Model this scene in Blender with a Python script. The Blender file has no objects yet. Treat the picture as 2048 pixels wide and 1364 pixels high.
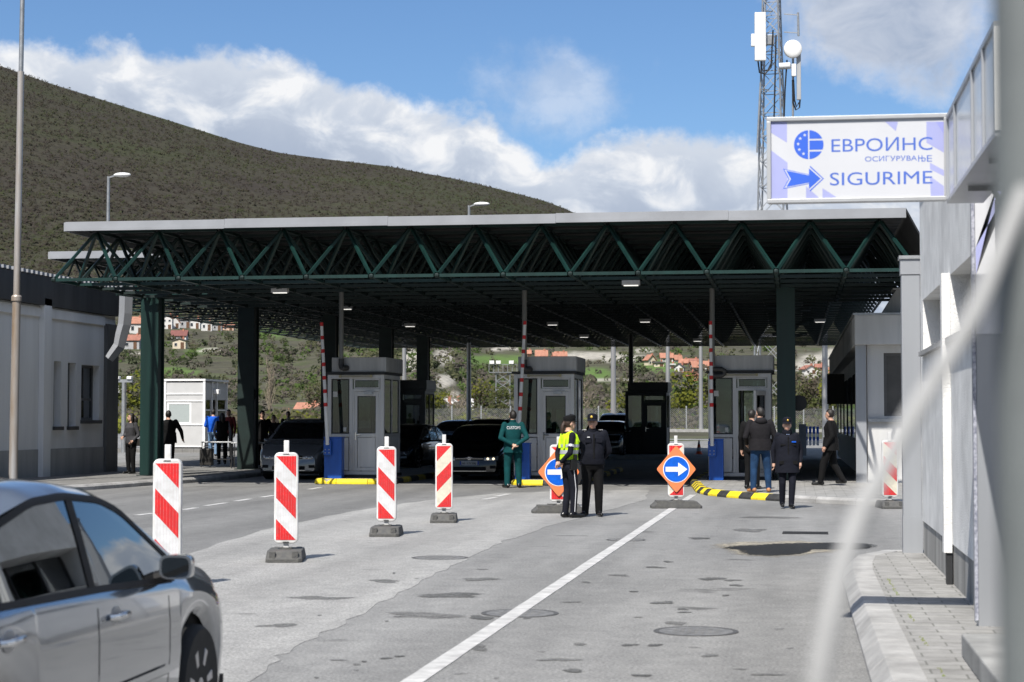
import bpy, bmesh, math, random
import numpy as np
from mathutils import Vector, Matrix
from mathutils.bvhtree import BVHTree
rad = math.radians
S = bpy.context.scene
COL = S.collection
random.seed(7)
# ------------------------------------------------------------------ camera model (used to turn photo pixels into places)
FPX, CX, CY, CAMH = 3700.0, 1024.0, 682.0, 1.65
YAW, PITCH = rad(8.7), math.atan(156.0 / 3700.0)
sY, cY, sP, cP = math.sin(YAW), math.cos(YAW), math.sin(PITCH), math.cos(PITCH)
CAM = Vector((0, 0, CAMH))
FW = Vector((-sY * cP, cY * cP, sP)); RT = Vector((cY, sY, 0)); UP = RT.cross(FW)
HF = Vector((-sY, cY, 0))

def ray(px, py):
    return FW + RT * ((px - CX) / FPX) + UP * ((CY - py) / FPX)
def P(px, py, D):
    r = ray(px, py); return CAM + r * (D / r.dot(HF))
def G(px, py, z=0.0):
    r = ray(px, py); return CAM + r * ((z - CAMH) / r.z)
def onY(px, py, Y):
    r = ray(px, py); return CAM + r * (Y / r.y)
def onX(px, py, X):
    r = ray(px, py); return CAM + r * (X / r.x)

# ------------------------------------------------------------------ object helpers
def tag(o, label=None, cat=None, group=None, kind=None):
    if label: o['label'] = label
    if cat: o['category'] = cat
    if group: o['group'] = group
    if kind: o['kind'] = kind
    return o
def thing(name, label, cat, loc=(0, 0, 0), rz=0.0, group=None):
    o = bpy.data.objects.new(name, None); COL.objects.link(o)
    o.location = loc; o.rotation_euler = (0, 0, rz)
    o.empty_display_size = 0.2
    return tag(o, label, cat, group)
def copy_tree(o, parent=None):
    c = o.copy(); COL.objects.link(c); c.parent = parent
    for ch in list(o.children): copy_tree(ch, c)
    return c

class MB:
    def __init__(s): s.v = []; s.f = []; s.m = []
    def add(s, vs, fs, m=0):
        b = len(s.v); s.v.extend([tuple(v) for v in vs])
        for f in fs: s.f.append(tuple(i + b for i in f)); s.m.append(m)
        return s
    def box(s, x0, x1, y0, y1, z0, z1, m=0):
        return s.add([(x0,y0,z0),(x1,y0,z0),(x1,y1,z0),(x0,y1,z0),(x0,y0,z1),(x1,y0,z1),(x1,y1,z1),(x0,y1,z1)],
              [(0,3,2,1),(4,5,6,7),(0,1,5,4),(1,2,6,5),(2,3,7,6),(3,0,4,7)], m)
    def bar(s, p, q, w, h=None, m=0):
        p = Vector(p); q = Vector(q); d = (q - p).normalized(); h = h or w
        u = d.cross(Vector((0, 0, 1)))
        u = Vector((1, 0, 0)) if u.length < 1e-4 else u.normalized()
        v = u.cross(d); u = u * w / 2; v = v * h / 2
        vs = [p-u-v, p+u-v, p+u+v, p-u+v, q-u-v, q+u-v, q+u+v, q-u+v]
        return s.add(vs, [(0,3,2,1),(4,5,6,7),(0,1,5,4),(1,2,6,5),(2,3,7,6),(3,0,4,7)], m)
    def tube(s, pts, r, n=10, m=0, cap=True):
        pts = [Vector(p) for p in pts]; k = len(pts)
        rs = r if isinstance(r, (list, tuple)) else [r] * k
        rings = []; u = None
        for i, p in enumerate(pts):
            d = (pts[min(i+1, k-1)] - pts[max(i-1, 0)]).normalized()
            if u is None:
                u = d.cross(Vector((0, 0, 1)))
                if u.length < 1e-3: u = d.cross(Vector((0, 1, 0)))
            u = (u - d * u.dot(d)).normalized(); v = d.cross(u)
            rings.append([p + (u * math.cos(a) + v * math.sin(a)) * rs[i] for a in [2*math.pi*j/n for j in range(n)]])
        vs = [v for r_ in rings for v in r_]; fs = []
        for i in range(k-1):
            for j in range(n):
                a, b = i*n+j, i*n+(j+1) % n
                fs.append((a, b, b+n, a+n))
        if cap: fs.append(tuple(range(n-1, -1, -1))); fs.append(tuple((k-1)*n+j for j in range(n)))
        return s.add(vs, fs, m)
    def lathe(s, prof, c=(0,0,0), axis='z', n=24, m=0):
        # prof: list of (r, t) along the axis
        vs = []; fs = []; c = Vector(c)
        for r, t in prof:
            for j in range(n):
                a = 2*math.pi*j/n; x, y = r*math.cos(a), r*math.sin(a)
                p = (x, y, t) if axis == 'z' else ((x, t, y) if axis == 'y' else (t, x, y))
                vs.append(c + Vector(p))
        k = len(prof)
        for i in range(k-1):
            for j in range(n):
                a, b = i*n+j, i*n+(j+1) % n
                fs.append((a, b, b+n, a+n))
        fs.append(tuple(range(n-1, -1, -1))); fs.append(tuple((k-1)*n+j for j in range(n)))
        return s.add(vs, fs, m)
    def prism(s, poly, vec, m=0):
        # poly: list of 3D points, vec: extrusion
        n = len(poly); vec = Vector(vec); a = [Vector(p) for p in poly]
        vs = a + [p + vec for p in a]
        fs = [tuple(range(n-1, -1, -1)), tuple(range(n, 2*n))] + [(i, (i+1) % n, (i+1) % n+n, i+n) for i in range(n)]
        return s.add(vs, fs, m)
    def sphere(s, c, r, m=0, n=12, k=8):
        c = Vector(c); r = (r, r, r) if not isinstance(r, (list, tuple)) else r
        vs = [c + Vector((0,0,-r[2]))]
        for i in range(1, k):
            t = -math.pi/2 + math.pi*i/k
            for j in range(n):
                a = 2*math.pi*j/n
                vs.append(c + Vector((r[0]*math.cos(t)*math.cos(a), r[1]*math.cos(t)*math.sin(a), r[2]*math.sin(t))))
        vs.append(c + Vector((0,0,r[2]))); fs = []
        for j in range(n):
            fs.append((0, 1+(j+1) % n, 1+j)); fs.append((len(vs)-1, len(vs)-1-n+j, len(vs)-1-n+(j+1) % n))
        for i in range(k-2):
            for j in range(n):
                a, b = 1+i*n+j, 1+i*n+(j+1) % n
                fs.append((a, b, b+n, a+n))
        return s.add(vs, fs, m)
    def xform(s, M, start=0):
        s.v = s.v[:start] + [tuple(M @ Vector(v)) for v in s.v[start:]]; return s
    def mesh(s, name, mats, smooth=False, fixn=True):
        me = bpy.data.meshes.new(name); me.from_pydata(s.v, [], s.f)
        if not isinstance(mats, (list, tuple)): mats = [mats]
        for m in mats: me.materials.append(m)
        if any(s.m): me.polygons.foreach_set('material_index', s.m)
        if fixn:
            bm = bmesh.new(); bm.from_mesh(me); bmesh.ops.recalc_face_normals(bm, faces=bm.faces); bm.to_mesh(me); bm.free()
        if smooth:
            me.polygons.foreach_set('use_smooth', [True]*len(me.polygons))
            if smooth is not True:
                me.set_sharp_from_angle(angle=rad(smooth))
        me.update(); return me
    def build(s, name, mats, parent=None, smooth=False, bevel=0, loc=None, fixn=True):
        o = bpy.data.objects.new(name, s.mesh(name, mats, smooth, fixn)); COL.objects.link(o)
        if parent: o.parent = parent
        if loc is not None: o.location = loc
        if bevel:
            b = o.modifiers.new('Bevel', 'BEVEL'); b.width = bevel; b.segments = 2; b.limit_method = 'ANGLE'; b.angle_limit = rad(40)
        return o
def struct(o): o['kind'] = 'structure'; return o

# ------------------------------------------------------------------ materials
def C3(c): return (c[0], c[1], c[2], 1.0)
MATS = {}
def mat(name, col, rough=0.6, metal=0.0, var=0.12, scale=6.0, bump=0.0, bscale=None, spec=0.5, coat=0.0, col2=None, detail=4.0, streak=False, emit=None):
    """Principled material whose colour is broken up by noise (wear, dirt), optionally towards a second colour."""
    if name in MATS: return MATS[name]
    m = bpy.data.materials.new(name); m.use_nodes = True; nt = m.node_tree; b = nt.nodes['Principled BSDF']
    tc = nt.nodes.new('ShaderNodeTexCoord'); nz = nt.nodes.new('ShaderNodeTexNoise')
    nz.inputs['Scale'].default_value = scale; nz.inputs['Detail'].default_value = detail; nz.inputs['Roughness'].default_value = 0.6
    src = tc.outputs['Object']
    if streak:
        mp = nt.nodes.new('ShaderNodeMapping'); mp.inputs['Scale'].default_value = (1, 1, 0.12); nt.links.new(src, mp.inputs[0]); src = mp.outputs[0]
    nt.links.new(src, nz.inputs['Vector'])
    rp = nt.nodes.new('ShaderNodeValToRGB'); nt.links.new(nz.outputs['Fac'], rp.inputs[0])
    c2 = col2 if col2 else tuple(c*(1-var) for c in col); c1 = tuple(min(1, c*(1+var*0.6)) for c in col)
    rp.color_ramp.elements[0].position = 0.3; rp.color_ramp.elements[0].color = C3(c2)
    rp.color_ramp.elements[1].position = 0.68; rp.color_ramp.elements[1].color = C3(c1)
    nt.links.new(rp.outputs[0], b.inputs['Base Color'])
    b.inputs['Roughness'].default_value = rough; b.inputs['Metallic'].default_value = metal
    b.inputs['Specular IOR Level'].default_value = spec
    if coat: b.inputs['Coat Weight'].default_value = coat; b.inputs['Coat Roughness'].default_value = 0.04
    if emit:
        b.inputs['Emission Color'].default_value = C3(emit[:3]); b.inputs['Emission Strength'].default_value = emit[3]
    if bump:
        n2 = nt.nodes.new('ShaderNodeTexNoise'); n2.inputs['Scale'].default_value = bscale or scale*8; n2.inputs['Detail'].default_value = 3
        nt.links.new(tc.outputs['Object'], n2.inputs['Vector'])
        bp = nt.nodes.new('ShaderNodeBump'); bp.inputs['Strength'].default_value = bump; bp.inputs['Distance'].default_value = 0.02
        nt.links.new(n2.outputs['Fac'], bp.inputs['Height']); nt.links.new(bp.outputs[0], b.inputs['Normal'])
    MATS[name] = m; return m
def glass(name, tint, refl=0.12, see=0.8):
    """window glass: tinted see-through mixed with a mirror reflection that grows at grazing angles"""
    if name in MATS: return MATS[name]
    m = bpy.data.materials.new(name); m.use_nodes = True; nt = m.node_tree
    nt.nodes.remove(nt.nodes['Principled BSDF']); out = nt.nodes['Material Output']
    tr = nt.nodes.new('ShaderNodeBsdfTransparent'); tr.inputs[0].default_value = C3([t*see for t in tint])
    gl = nt.nodes.new('ShaderNodeBsdfGlossy'); gl.inputs['Roughness'].default_value = 0.02; gl.inputs[0].default_value = (0.9, 0.95, 1, 1)
    lw = nt.nodes.new('ShaderNodeFresnel'); lw.inputs[0].default_value = 1.45
    ad = nt.nodes.new('ShaderNodeMath'); ad.operation = 'ADD'; ad.use_clamp = True; ad.inputs[1].default_value = refl
    nt.links.new(lw.outputs[0], ad.inputs[0])
    mx = nt.nodes.new('ShaderNodeMixShader'); nt.links.new(ad.outputs[0], mx.inputs[0]); nt.links.new(tr.outputs[0], mx.inputs[1]); nt.links.new(gl.outputs[0], mx.inputs[2])
    nt.links.new(mx.outputs[0], out.inputs[0]); MATS[name] = m; return m

M_grey_al = mat('grey_aluminium', (0.60, 0.595, 0.59), 0.42, 0.1, 0.15, 3, 0.05, streak=True)
M_grey_al2 = mat('grey_panel', (0.33, 0.345, 0.36), 0.5, 0.1, 0.12, 2, streak=True)
M_dark = mat('dark_gasket', (0.02, 0.021, 0.023), 0.6)
M_black = mat('black_plastic', (0.012, 0.012, 0.013), 0.5)
M_white = mat('white_paint', (0.78, 0.78, 0.77), 0.45, 0, 0.08, 4)
M_offwhite = mat('pale_metal', (0.44, 0.45, 0.46), 0.4, 0.2, 0.12, 3, streak=True)
M_galv = mat('galvanised_steel', (0.42, 0.43, 0.44), 0.42, 0.7, 0.2, 8, 0.05)
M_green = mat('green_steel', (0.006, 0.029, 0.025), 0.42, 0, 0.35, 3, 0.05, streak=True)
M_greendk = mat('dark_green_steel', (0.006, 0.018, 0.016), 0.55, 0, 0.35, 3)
M_roof = mat('roof_sheet', (0.03, 0.031, 0.032), 0.5, 0.3, 0.3, 2, streak=False)
M_yellow = mat('yellow_paint', (0.80, 0.62, 0.01), 0.6, 0, 0.25, 7, 0.2, 40, col2=(0.62, 0.47, 0.03))
M_blackp = mat('black_paint', (0.015, 0.015, 0.015), 0.7, 0, 0.5, 7, 0.2, 40, col2=(0.05, 0.05, 0.048))
M_blue = mat('blue_cabinet', (0.008, 0.085, 0.42), 0.42, 0, 0.25, 5, 0.03, streak=True)
M_red = mat('red_reflective', (0.62, 0.012, 0.015), 0.42, 0, 0.2, 14, col2=(0.46, 0.02, 0.02))
M_refw = mat('white_reflective', (0.66, 0.67, 0.69), 0.4, 0, 0.12, 7, col2=(.50, .50, .49), detail=8)
M_refcream = mat('cream_reflective', (0.66, 0.62, 0.50), 0.45, 0, 0.15, 14)
M_rubber = mat('recycled_rubber', (0.055, 0.055, 0.055), 0.85, 0, 0.4, 18, 0.5, 60, col2=(0.10, 0.098, 0.09))
M_orange = mat('orange_sheet', (0.80, 0.20, 0.055), 0.5, 0, 0.2, 9, col2=(0.62, 0.2, 0.09))
M_bluesign = mat('blue_sign', (0.0, 0.11, 0.62), 0.4, 0, 0.2, 9, col2=(0.0, 0.085, 0.47))
M_glass = glass('booth_glass', (0.55, 0.62, 0.6), 0.05)
M_glassdk = glass('dark_glass', (0.12, 0.14, 0.15), 0.10)
M_conc = mat('concrete', (0.36, 0.355, 0.345), 0.85, 0, 0.25, 2.5, 0.25, 40)
M_plaster = mat('plaster_wall', (0.60, 0.60, 0.59), 0.85, 0, 0.13, 1.2, 0.25, 60, streak=True)
M_chrome = mat('chrome', (0.6, 0.6, 0.62), 0.15, 1.0, 0.1)
M_lamp = mat('lit_lamp', (0.9, 0.9, 0.85), 0.4, emit=(1, 0.97, 0.9, 0.7))
M_steel = mat('steel_panel', (0.36, 0.375, 0.40), 0.38, 0.3, 0.12, 1.5, 0.03, streak=True)

# ------------------------------------------------------------------ text
def text_mesh(txt, name, mt, w, h, M, parent=None, depth=0.004, bold=0.0, fit='both'):
    """lettering as a mesh: fitted to w x h metres, lower-left corner at the origin of M (x = reading direction, y = up)"""
    cu = bpy.data.curves.new(name, 'FONT'); cu.body = txt; cu.extrude = 0.0; cu.offset = bold; cu.resolution_u = 4
    ob = bpy.data.objects.new('temporary_text', cu); COL.objects.link(ob)
    dg = bpy.context.evaluated_depsgraph_get(); dg.update()
    me = bpy.data.meshes.new_from_object(ob.evaluated_get(dg)); bpy.data.objects.remove(ob); bpy.data.curves.remove(cu)
    co = np.empty(len(me.vertices)*3, dtype=np.float32); me.vertices.foreach_get('co', co); co = co.reshape(-1, 3)
    mn, mx = co.min(0), co.max(0); sx = w/(mx[0]-mn[0]); sy = h/(mx[1]-mn[1])
    if fit == 'h': sx = sy
    co = (co - mn)*np.array([sx, sy, 1]); co[:, 2] = 0
    # strokes that overlap inside a glyph get a hair's breadth of depth between them
    nv = len(co); par = list(range(nv))
    def find(a):
        while par[a] != a: par[a] = par[par[a]]; a = par[a]
        return a
    for e in me.edges: par[find(e.vertices[0])] = find(e.vertices[1])
    ids = {}
    for i in range(nv): co[i, 2] = 0.00012*(ids.setdefault(find(i), len(ids)) % 5)
    me.vertices.foreach_set('co', co.astype(np.float32).ravel()); me.update()
    me.materials.clear(); me.materials.append(mt)
    me.transform(M)
    o = bpy.data.objects.new(name, me); COL.objects.link(o)
    if parent: o.parent = parent
    return o
def frame_M(o, xd, yd):
    xd = Vector(xd).normalized(); yd = Vector(yd).normalized(); z = xd.cross(yd)
    M = Matrix.Identity(4)
    for i in range(3): M[i][0] = xd[i]; M[i][1] = yd[i]; M[i][2] = z[i]; M[i][3] = o[i]
    return M
# ------------------------------------------------------------------ sun, sky, camera
SUN_EL, SUN_FROM = rad(52), rad(13)          # sun behind the camera, a little to its left; shadows run along +Y and to +X
SUNV = Vector((-math.sin(SUN_FROM)*math.cos(SUN_EL), -math.cos(SUN_FROM)*math.cos(SUN_EL), math.sin(SUN_EL)))
sl = bpy.data.lights.new('sun', 'SUN'); sl.energy = 4.8; sl.angle = rad(0.5); sl.color = (1.0, 0.955, 0.88)
so = bpy.data.objects.new('sun', sl); COL.objects.link(so); so.rotation_euler = SUNV.to_track_quat('Z', 'Y').to_euler(); so.location = (-10, -20, 40)
W = bpy.data.worlds.new('World'); S.world = W; W.use_nodes = True; nt = W.node_tree
bg = nt.nodes['Background']; L = nt.links.new
def N(t, **k):
    n = nt.nodes.new(t)
    for a, b in k.items(): setattr(n, a, b)
    return n
sky = N('ShaderNodeTexSky', sky_type='NISHITA'); sky.sun_disc = False; sky.sun_elevation = SUN_EL
sky.sun_rotation = math.atan2(SUNV.x, SUNV.y); sky.air_density = 1.0; sky.dust_density = 0.4; sky.ozone_density = 1.6; sky.altitude = 400
def math_node(op, a, b=None, clamp=False):
    n = N('ShaderNodeMath', operation=op); n.use_clamp = clamp
    for i, v in enumerate((a, b)):
        if v is None: continue
        if isinstance(v, (int, float)): n.inputs[i].default_value = v
        else: L(v, n.inputs[i])
    return n.outputs[0]
tc = N('ShaderNodeTexCoord'); sep = N('ShaderNodeSeparateXYZ'); L(tc.outputs['Generated'], sep.inputs[0])
az = math_node('ARCTAN2', sep.outputs[0], sep.outputs[1])            # 0 along the road (+Y), positive to the right
el = math_node('ARCSINE', sep.outputs[2])
# a flat (azimuth, elevation) map for the clouds
cmb = N('ShaderNodeCombineXYZ'); L(az, cmb.inputs[0]); L(el, cmb.inputs[1])
def noise(scale, detail, rough=0.55, off=(0, 0, 0), dist=0.0, sq=(1, 1, 1)):
    mp = N('ShaderNodeMapping'); mp.inputs['Location'].default_value = off; mp.inputs['Scale'].default_value = sq; L(cmb.outputs[0], mp.inputs[0])
    n = N('ShaderNodeTexNoise'); n.inputs['Scale'].default_value = scale; n.inputs['Detail'].default_value = detail
    n.inputs['Roughness'].default_value = rough; n.inputs['Distortion'].default_value = dist; L(mp.outputs[0], n.inputs['Vector']); return n.outputs['Fac']
def ang(px, py):
    r = ray(px, py).normalized(); return math.atan2(r.x, r.y), math.asin(r.z)
# upper edge of the big cumulus bank, as elevation against azimuth
edge = [(-200, 60), (0, 62), (60, 66), (140, 82), (250, 78), (330, 96), (430, 74), (500, 96), (600, 118), (690, 158), (760, 172), (880, 196), (965, 212), (1010, 262), (1060, 290), (1130, 300), (1180, 268), (1260, 262), (1400, 262), (1500, 275), (1560, 300), (1750, 330), (2250, 380)]
A0, A1 = ang(-200, 400)[0], ang(2250, 400)[0]; E0, E1 = 0.0, 0.24
mr = N('ShaderNodeMapRange'); L(az, mr.inputs[0]); mr.inputs[1].default_value = A0; mr.inputs[2].default_value = A1
fc = N('ShaderNodeFloatCurve'); L(mr.outputs[0], fc.inputs['Value']); cv = fc.mapping.curves[0]; fc.mapping.use_clip = False
pts = [((ang(px, 400)[0]-A0)/(A1-A0), (ang(px, py)[1]-E0)/(E1-E0)) for px, py in edge]
cv.points[0].location = pts[0]; cv.points[1].location = pts[-1]
for p in pts[1:-1]: cv.points.new(*p)
for p in cv.points: p.handle_type = 'AUTO'
fc.mapping.update()
edge_el = math_node('ADD', math_node('MULTIPLY', fc.outputs[0], E1-E0), E0)
puff = math_node('SUBTRACT', noise(34, 7, 0.58, (3.1, 1.7, 0.4), 0.25), 0.5)
puff2 = math_node('SUBTRACT', noise(90, 5, 0.6, (1.1, 4.7, 2.4), 0.2), 0.5)
dist = math_node('SUBTRACT', math_node('ADD', edge_el, math_node('ADD', math_node('MULTIPLY', puff, 0.032), math_node('MULTIPLY', puff2, 0.010))), el)
def smooth(v, a, b):
    n = N('ShaderNodeMapRange', interpolation_type='SMOOTHSTEP'); L(v, n.inputs[0]); n.inputs[1].default_value = a; n.inputs[2].default_value = b; return n.outputs[0]
bank = smooth(dist, -0.0015, 0.011)
# thin veil and the grey cloud at the upper right
def blob(px, py, rx, ry, amp, soft, sc=22, off=(0.3, 0.9, 0.1)):
    a, e = ang(px, py)
    da = math_node('MULTIPLY', math_node('SUBTRACT', az, a), FPX/rx); de = math_node('MULTIPLY', math_node('SUBTRACT', el, e), FPX/ry)
    r = math_node('SQRT', math_node('ADD', math_node('MULTIPLY', da, da), math_node('MULTIPLY', de, de)))
    n = math_node('MULTIPLY', math_node('SUBTRACT', noise(sc, 7, 0.62, off, 0.05), 0.5), amp)
    return smooth(math_node('ADD', math_node('SUBTRACT', 1.0, r), n), 0.0, soft)
grey = blob(1800, 30, 290, 165, 1.5, 0.55)
veil = math_node('MULTIPLY', blob(1110, 180, 210, 120, 2.0, 0.9, 26, (2.3, 0.2, 0.7)), 0.42)
hi = math_node('MAXIMUM', math_node('MULTIPLY', grey, 0.92), veil)
mask = math_node('MULTIPLY', math_node('MAXIMUM', bank, hi), smooth(math_node('ABSOLUTE', az), 0.85, 0.55))
# cloud brightness: lit tops, greyer hollows and bases
lump = noise(30, 6, 0.55, (5.3, 2.2, 0.9), 0.4, (1, 1.5, 1))
lump2 = noise(30, 6, 0.55, (5.3, 2.2+0.30, 0.9), 0.4, (1, 1.5, 1))
rimlit = smooth(dist, 0.055, 0.0)
br = math_node('ADD', math_node('ADD', math_node('MULTIPLY', rimlit, 0.34), math_node('MULTIPLY', smooth(lump, 0.40, 0.72), 0.46)), 0.42)
cr = N('ShaderNodeValToRGB'); L(br, cr.inputs[0])
cr.color_ramp.elements[0].position = 0.40; cr.color_ramp.elements[0].color = (0.40, 0.47, 0.60, 1)
cr.color_ramp.elements[1].position = 1.0; cr.color_ramp.elements[1].color = (0.90, 0.91, 0.93, 1)
e_ = cr.color_ramp.elements.new(0.7); e_.color = (0.60, 0.66, 0.76, 1)
gmix = N('ShaderNodeMixRGB'); L(math_node('MULTIPLY', grey, math_node('SUBTRACT', 1.0, bank)), gmix.inputs[0]); L(cr.outputs[0], gmix.inputs[1])
gcol = N('ShaderNodeValToRGB'); L(lump2, gcol.inputs[0]); gcol.color_ramp.elements[0].position = 0.3; gcol.color_ramp.elements[0].color = (0.36, 0.43, 0.56, 1)
gcol.color_ramp.elements[1].position = 0.7; gcol.color_ramp.elements[1].color = (0.66, 0.70, 0.78, 1); L(gcol.outputs[0], gmix.inputs[2])
SKY_K = 0.06
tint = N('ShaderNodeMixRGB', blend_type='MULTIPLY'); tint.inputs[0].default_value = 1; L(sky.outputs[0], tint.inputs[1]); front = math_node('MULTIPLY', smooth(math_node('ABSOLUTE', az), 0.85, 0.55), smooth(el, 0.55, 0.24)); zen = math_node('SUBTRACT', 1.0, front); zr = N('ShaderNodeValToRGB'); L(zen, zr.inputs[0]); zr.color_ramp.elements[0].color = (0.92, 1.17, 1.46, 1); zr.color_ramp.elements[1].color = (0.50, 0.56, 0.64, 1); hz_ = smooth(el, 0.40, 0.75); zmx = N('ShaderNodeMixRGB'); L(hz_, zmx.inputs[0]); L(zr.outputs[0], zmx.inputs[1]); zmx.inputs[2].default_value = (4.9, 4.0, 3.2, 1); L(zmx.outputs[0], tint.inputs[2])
cl10 = N('ShaderNodeMixRGB', blend_type='MULTIPLY'); cl10.inputs[0].default_value = 1; L(gmix.outputs[0], cl10.inputs[1])
CLK = 0.75/SKY_K
cl10.inputs[2].default_value = (CLK, CLK, CLK, 1)
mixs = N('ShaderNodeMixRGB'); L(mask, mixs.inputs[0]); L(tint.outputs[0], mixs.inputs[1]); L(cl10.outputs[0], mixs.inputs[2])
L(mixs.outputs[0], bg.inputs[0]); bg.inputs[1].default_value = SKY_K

cd = bpy.data.cameras.new('camera'); cam = bpy.data.objects.new('camera', cd); COL.objects.link(cam); S.camera = cam
cam.location = CAM; M = Matrix.Identity(4)
for i in range(3): M[i][0] = RT[i]; M[i][1] = UP[i]; M[i][2] = -FW[i]; M[i][3] = CAM[i]
cam.matrix_world = M
cd.sensor_width = 36; cd.lens = 36*FPX/2048; cd.clip_end = 8000; cd.clip_start = 0.05
cd.dof.use_dof = True; cd.dof.focus_distance = 38; cd.dof.aperture_fstop = 4.5
S.view_settings.view_transform = 'Standard'; S.view_settings.look = 'None'; S.view_settings.exposure = 0.45; S.view_settings.gamma = 1
S.view_settings.use_curve_mapping = False
S.cycles.use_denoising = True
try: S.cycles.denoiser = 'OPENIMAGEDENOISE'
except Exception: pass
S.cycles.max_bounces = 8; S.cycles.diffuse_bounces = 2; S.cycles.transparent_max_bounces = 16; S.cycles.caustics_reflective = False; S.cycles.caustics_refractive = False

# ------------------------------------------------------------------ ground and hills
def gz(X, Y):
    z = 0.013*max(0.0, Y-88)
    t = min(1, max(0, (-15.5-X)/5)); t = t*t*(3-2*t)
    return z + 0.010*max(0.0, min(Y, 88)-53)*t
def asphalt(name, base, dark, light, scale=1.0):
    m = bpy.data.materials.new(name); m.use_nodes = True; n = m.node_tree; b = n.nodes['Principled BSDF']; l = n.links.new
    tc = n.nodes.new('ShaderNodeTexCoord')
    def nz(sc, det, rough=0.6, sq=None):
        src = tc.outputs['Object']
        if sq: mp = n.nodes.new('ShaderNodeMapping'); mp.inputs['Scale'].default_value = sq; l(src, mp.inputs[0]); src = mp.outputs[0]
        t = n.nodes.new('ShaderNodeTexNoise'); t.inputs['Scale'].default_value = sc; t.inputs['Detail'].default_value = det; t.inputs['Roughness'].default_value = rough; l(src, t.inputs['Vector']); return t.outputs['Fac']
    big = nz(0.35*scale, 5, 0.65, (1.6, 0.7, 1)); fine = nz(42, 2, 0.8); mid = nz(4, 6, 0.7); stain = nz(0.9, 3, 0.55, (0.9, 1.2, 1))
    r1 = n.nodes.new('ShaderNodeValToRGB'); l(big, r1.inputs[0])
    r1.color_ramp.elements[0].position = 0.32; r1.color_ramp.elements[0].color = C3(dark); r1.color_ramp.elements[1].position = 0.68; r1.color_ramp.elements[1].color = C3(light)
    e = r1.color_ramp.elements.new(0.5); e.color = C3(base)
    r2 = n.nodes.new('ShaderNodeValToRGB'); l(fine, r2.inputs[0]); r2.color_ramp.elements[0].position = 0.30; r2.color_ramp.elements[0].color = (0.55, 0.55, 0.55, 1); r2.color_ramp.elements[1].position = 0.70; r2.color_ramp.elements[1].color = (1.35, 1.35, 1.34, 1)
    r3 = n.nodes.new('ShaderNodeValToRGB'); l(mid, r3.inputs[0]); r3.color_ramp.elements[0].position = 0.35; r3.color_ramp.elements[0].color = (0.86, 0.86, 0.86, 1); r3.color_ramp.elements[1].position = 0.65; r3.color_ramp.elements[1].color = (1.08, 1.08, 1.07, 1)
    r4 = n.nodes.new('ShaderNodeValToRGB'); l(stain, r4.inputs[0]); r4.color_ramp.elements[0].position = 0.255; r4.color_ramp.elements[0].color = (0.45, 0.45, 0.45, 1); r4.color_ramp.elements[1].position = 0.33; r4.color_ramp.elements[1].color = (1, 1, 1, 1)
    prev = r1.outputs[0]
    tr_ = nz(1.0, 3, .5, (1.1, .05, 1)); r5 = n.nodes.new('ShaderNodeValToRGB'); l(tr_, r5.inputs[0]); r5.color_ramp.elements[0].position = .38; r5.color_ramp.elements[0].color = (.84, .84, .84, 1); r5.color_ramp.elements[1].position = .6; r5.color_ramp.elements[1].color = (1.05, 1.05, 1.05, 1)
    for r in (r2, r3, r4, r5):
        x = n.nodes.new('ShaderNodeMixRGB'); x.blend_type = 'MULTIPLY'; x.inputs[0].default_value = 1; l(prev, x.inputs[1]); l(r.outputs[0], x.inputs[2]); prev = x.outputs[0]
    l(prev, b.inputs['Base Color']); b.inputs['Roughness'].default_value = 0.85; b.inputs['Specular IOR Level'].default_value = 0.3
    bp = n.nodes.new('ShaderNodeBump'); bp.inputs['Strength'].default_value = 0.5; bp.inputs['Distance'].default_value = 0.01; l(fine, bp.inputs['Height']); l(bp.outputs[0], b.inputs['Normal'])
    return m
M_asph = asphalt('asphalt_grey', (0.225, 0.223, 0.218), (0.19, 0.189, 0.185), (0.25, 0.248, 0.242))
M_asphlt = asphalt('asphalt_worn_pale', (0.295, 0.291, 0.282), (0.255, 0.252, 0.245), (0.325, 0.32, 0.31))
M_asphdk = asphalt('asphalt_older_dark', (0.18, 0.179, 0.176), (0.16, 0.159, 0.157), (0.20, 0.199, 0.195))
M_patch = asphalt('fresh_tar', (0.018, 0.018, 0.018), (0.012, 0.012, 0.012), (0.03, 0.03, 0.03))
M_line = mat('road_paint', (0.46, 0.455, 0.44), 0.75, 0, 0.3, 5, 0.3, 50, col2=(0.32, 0.315, 0.305), detail=8)

def sheet(name, poly, z, mt, sub=0.0):
    """a thin sheet of ground surface from a flat outline"""
    bm = bmesh.new(); vs = [bm.verts.new((p[0], p[1], z)) for p in poly]; f = bm.faces.new(vs)
    bmesh.ops.recalc_face_normals(bm, faces=bm.faces)
    if f.normal.z < 0: f.normal_flip()
    bmesh.ops.triangulate(bm, faces=bm.faces)
    me = bpy.data.meshes.new(name); bm.to_mesh(me); bm.free(); me.materials.append(mt)
    o = bpy.data.objects.new(name, me); COL.objects.link(o)
    n_ = len(poly); me.from_pydata if False else None
    sk = MB(); sk.add([(p[0], p[1], z) for p in poly]+[(p[0], p[1], z-.012) for p in poly], [(i, (i+1) % n_, (i+1) % n_+n_, i+n_) for i in range(n_)])
    bm = bmesh.new(); bm.from_mesh(me); vs = [bm.verts.new(v) for v in sk.v]
    for f in sk.f: bm.faces.new([vs[i] for i in f])
    bm.to_mesh(me); bm.free()
    return struct(o)
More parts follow.
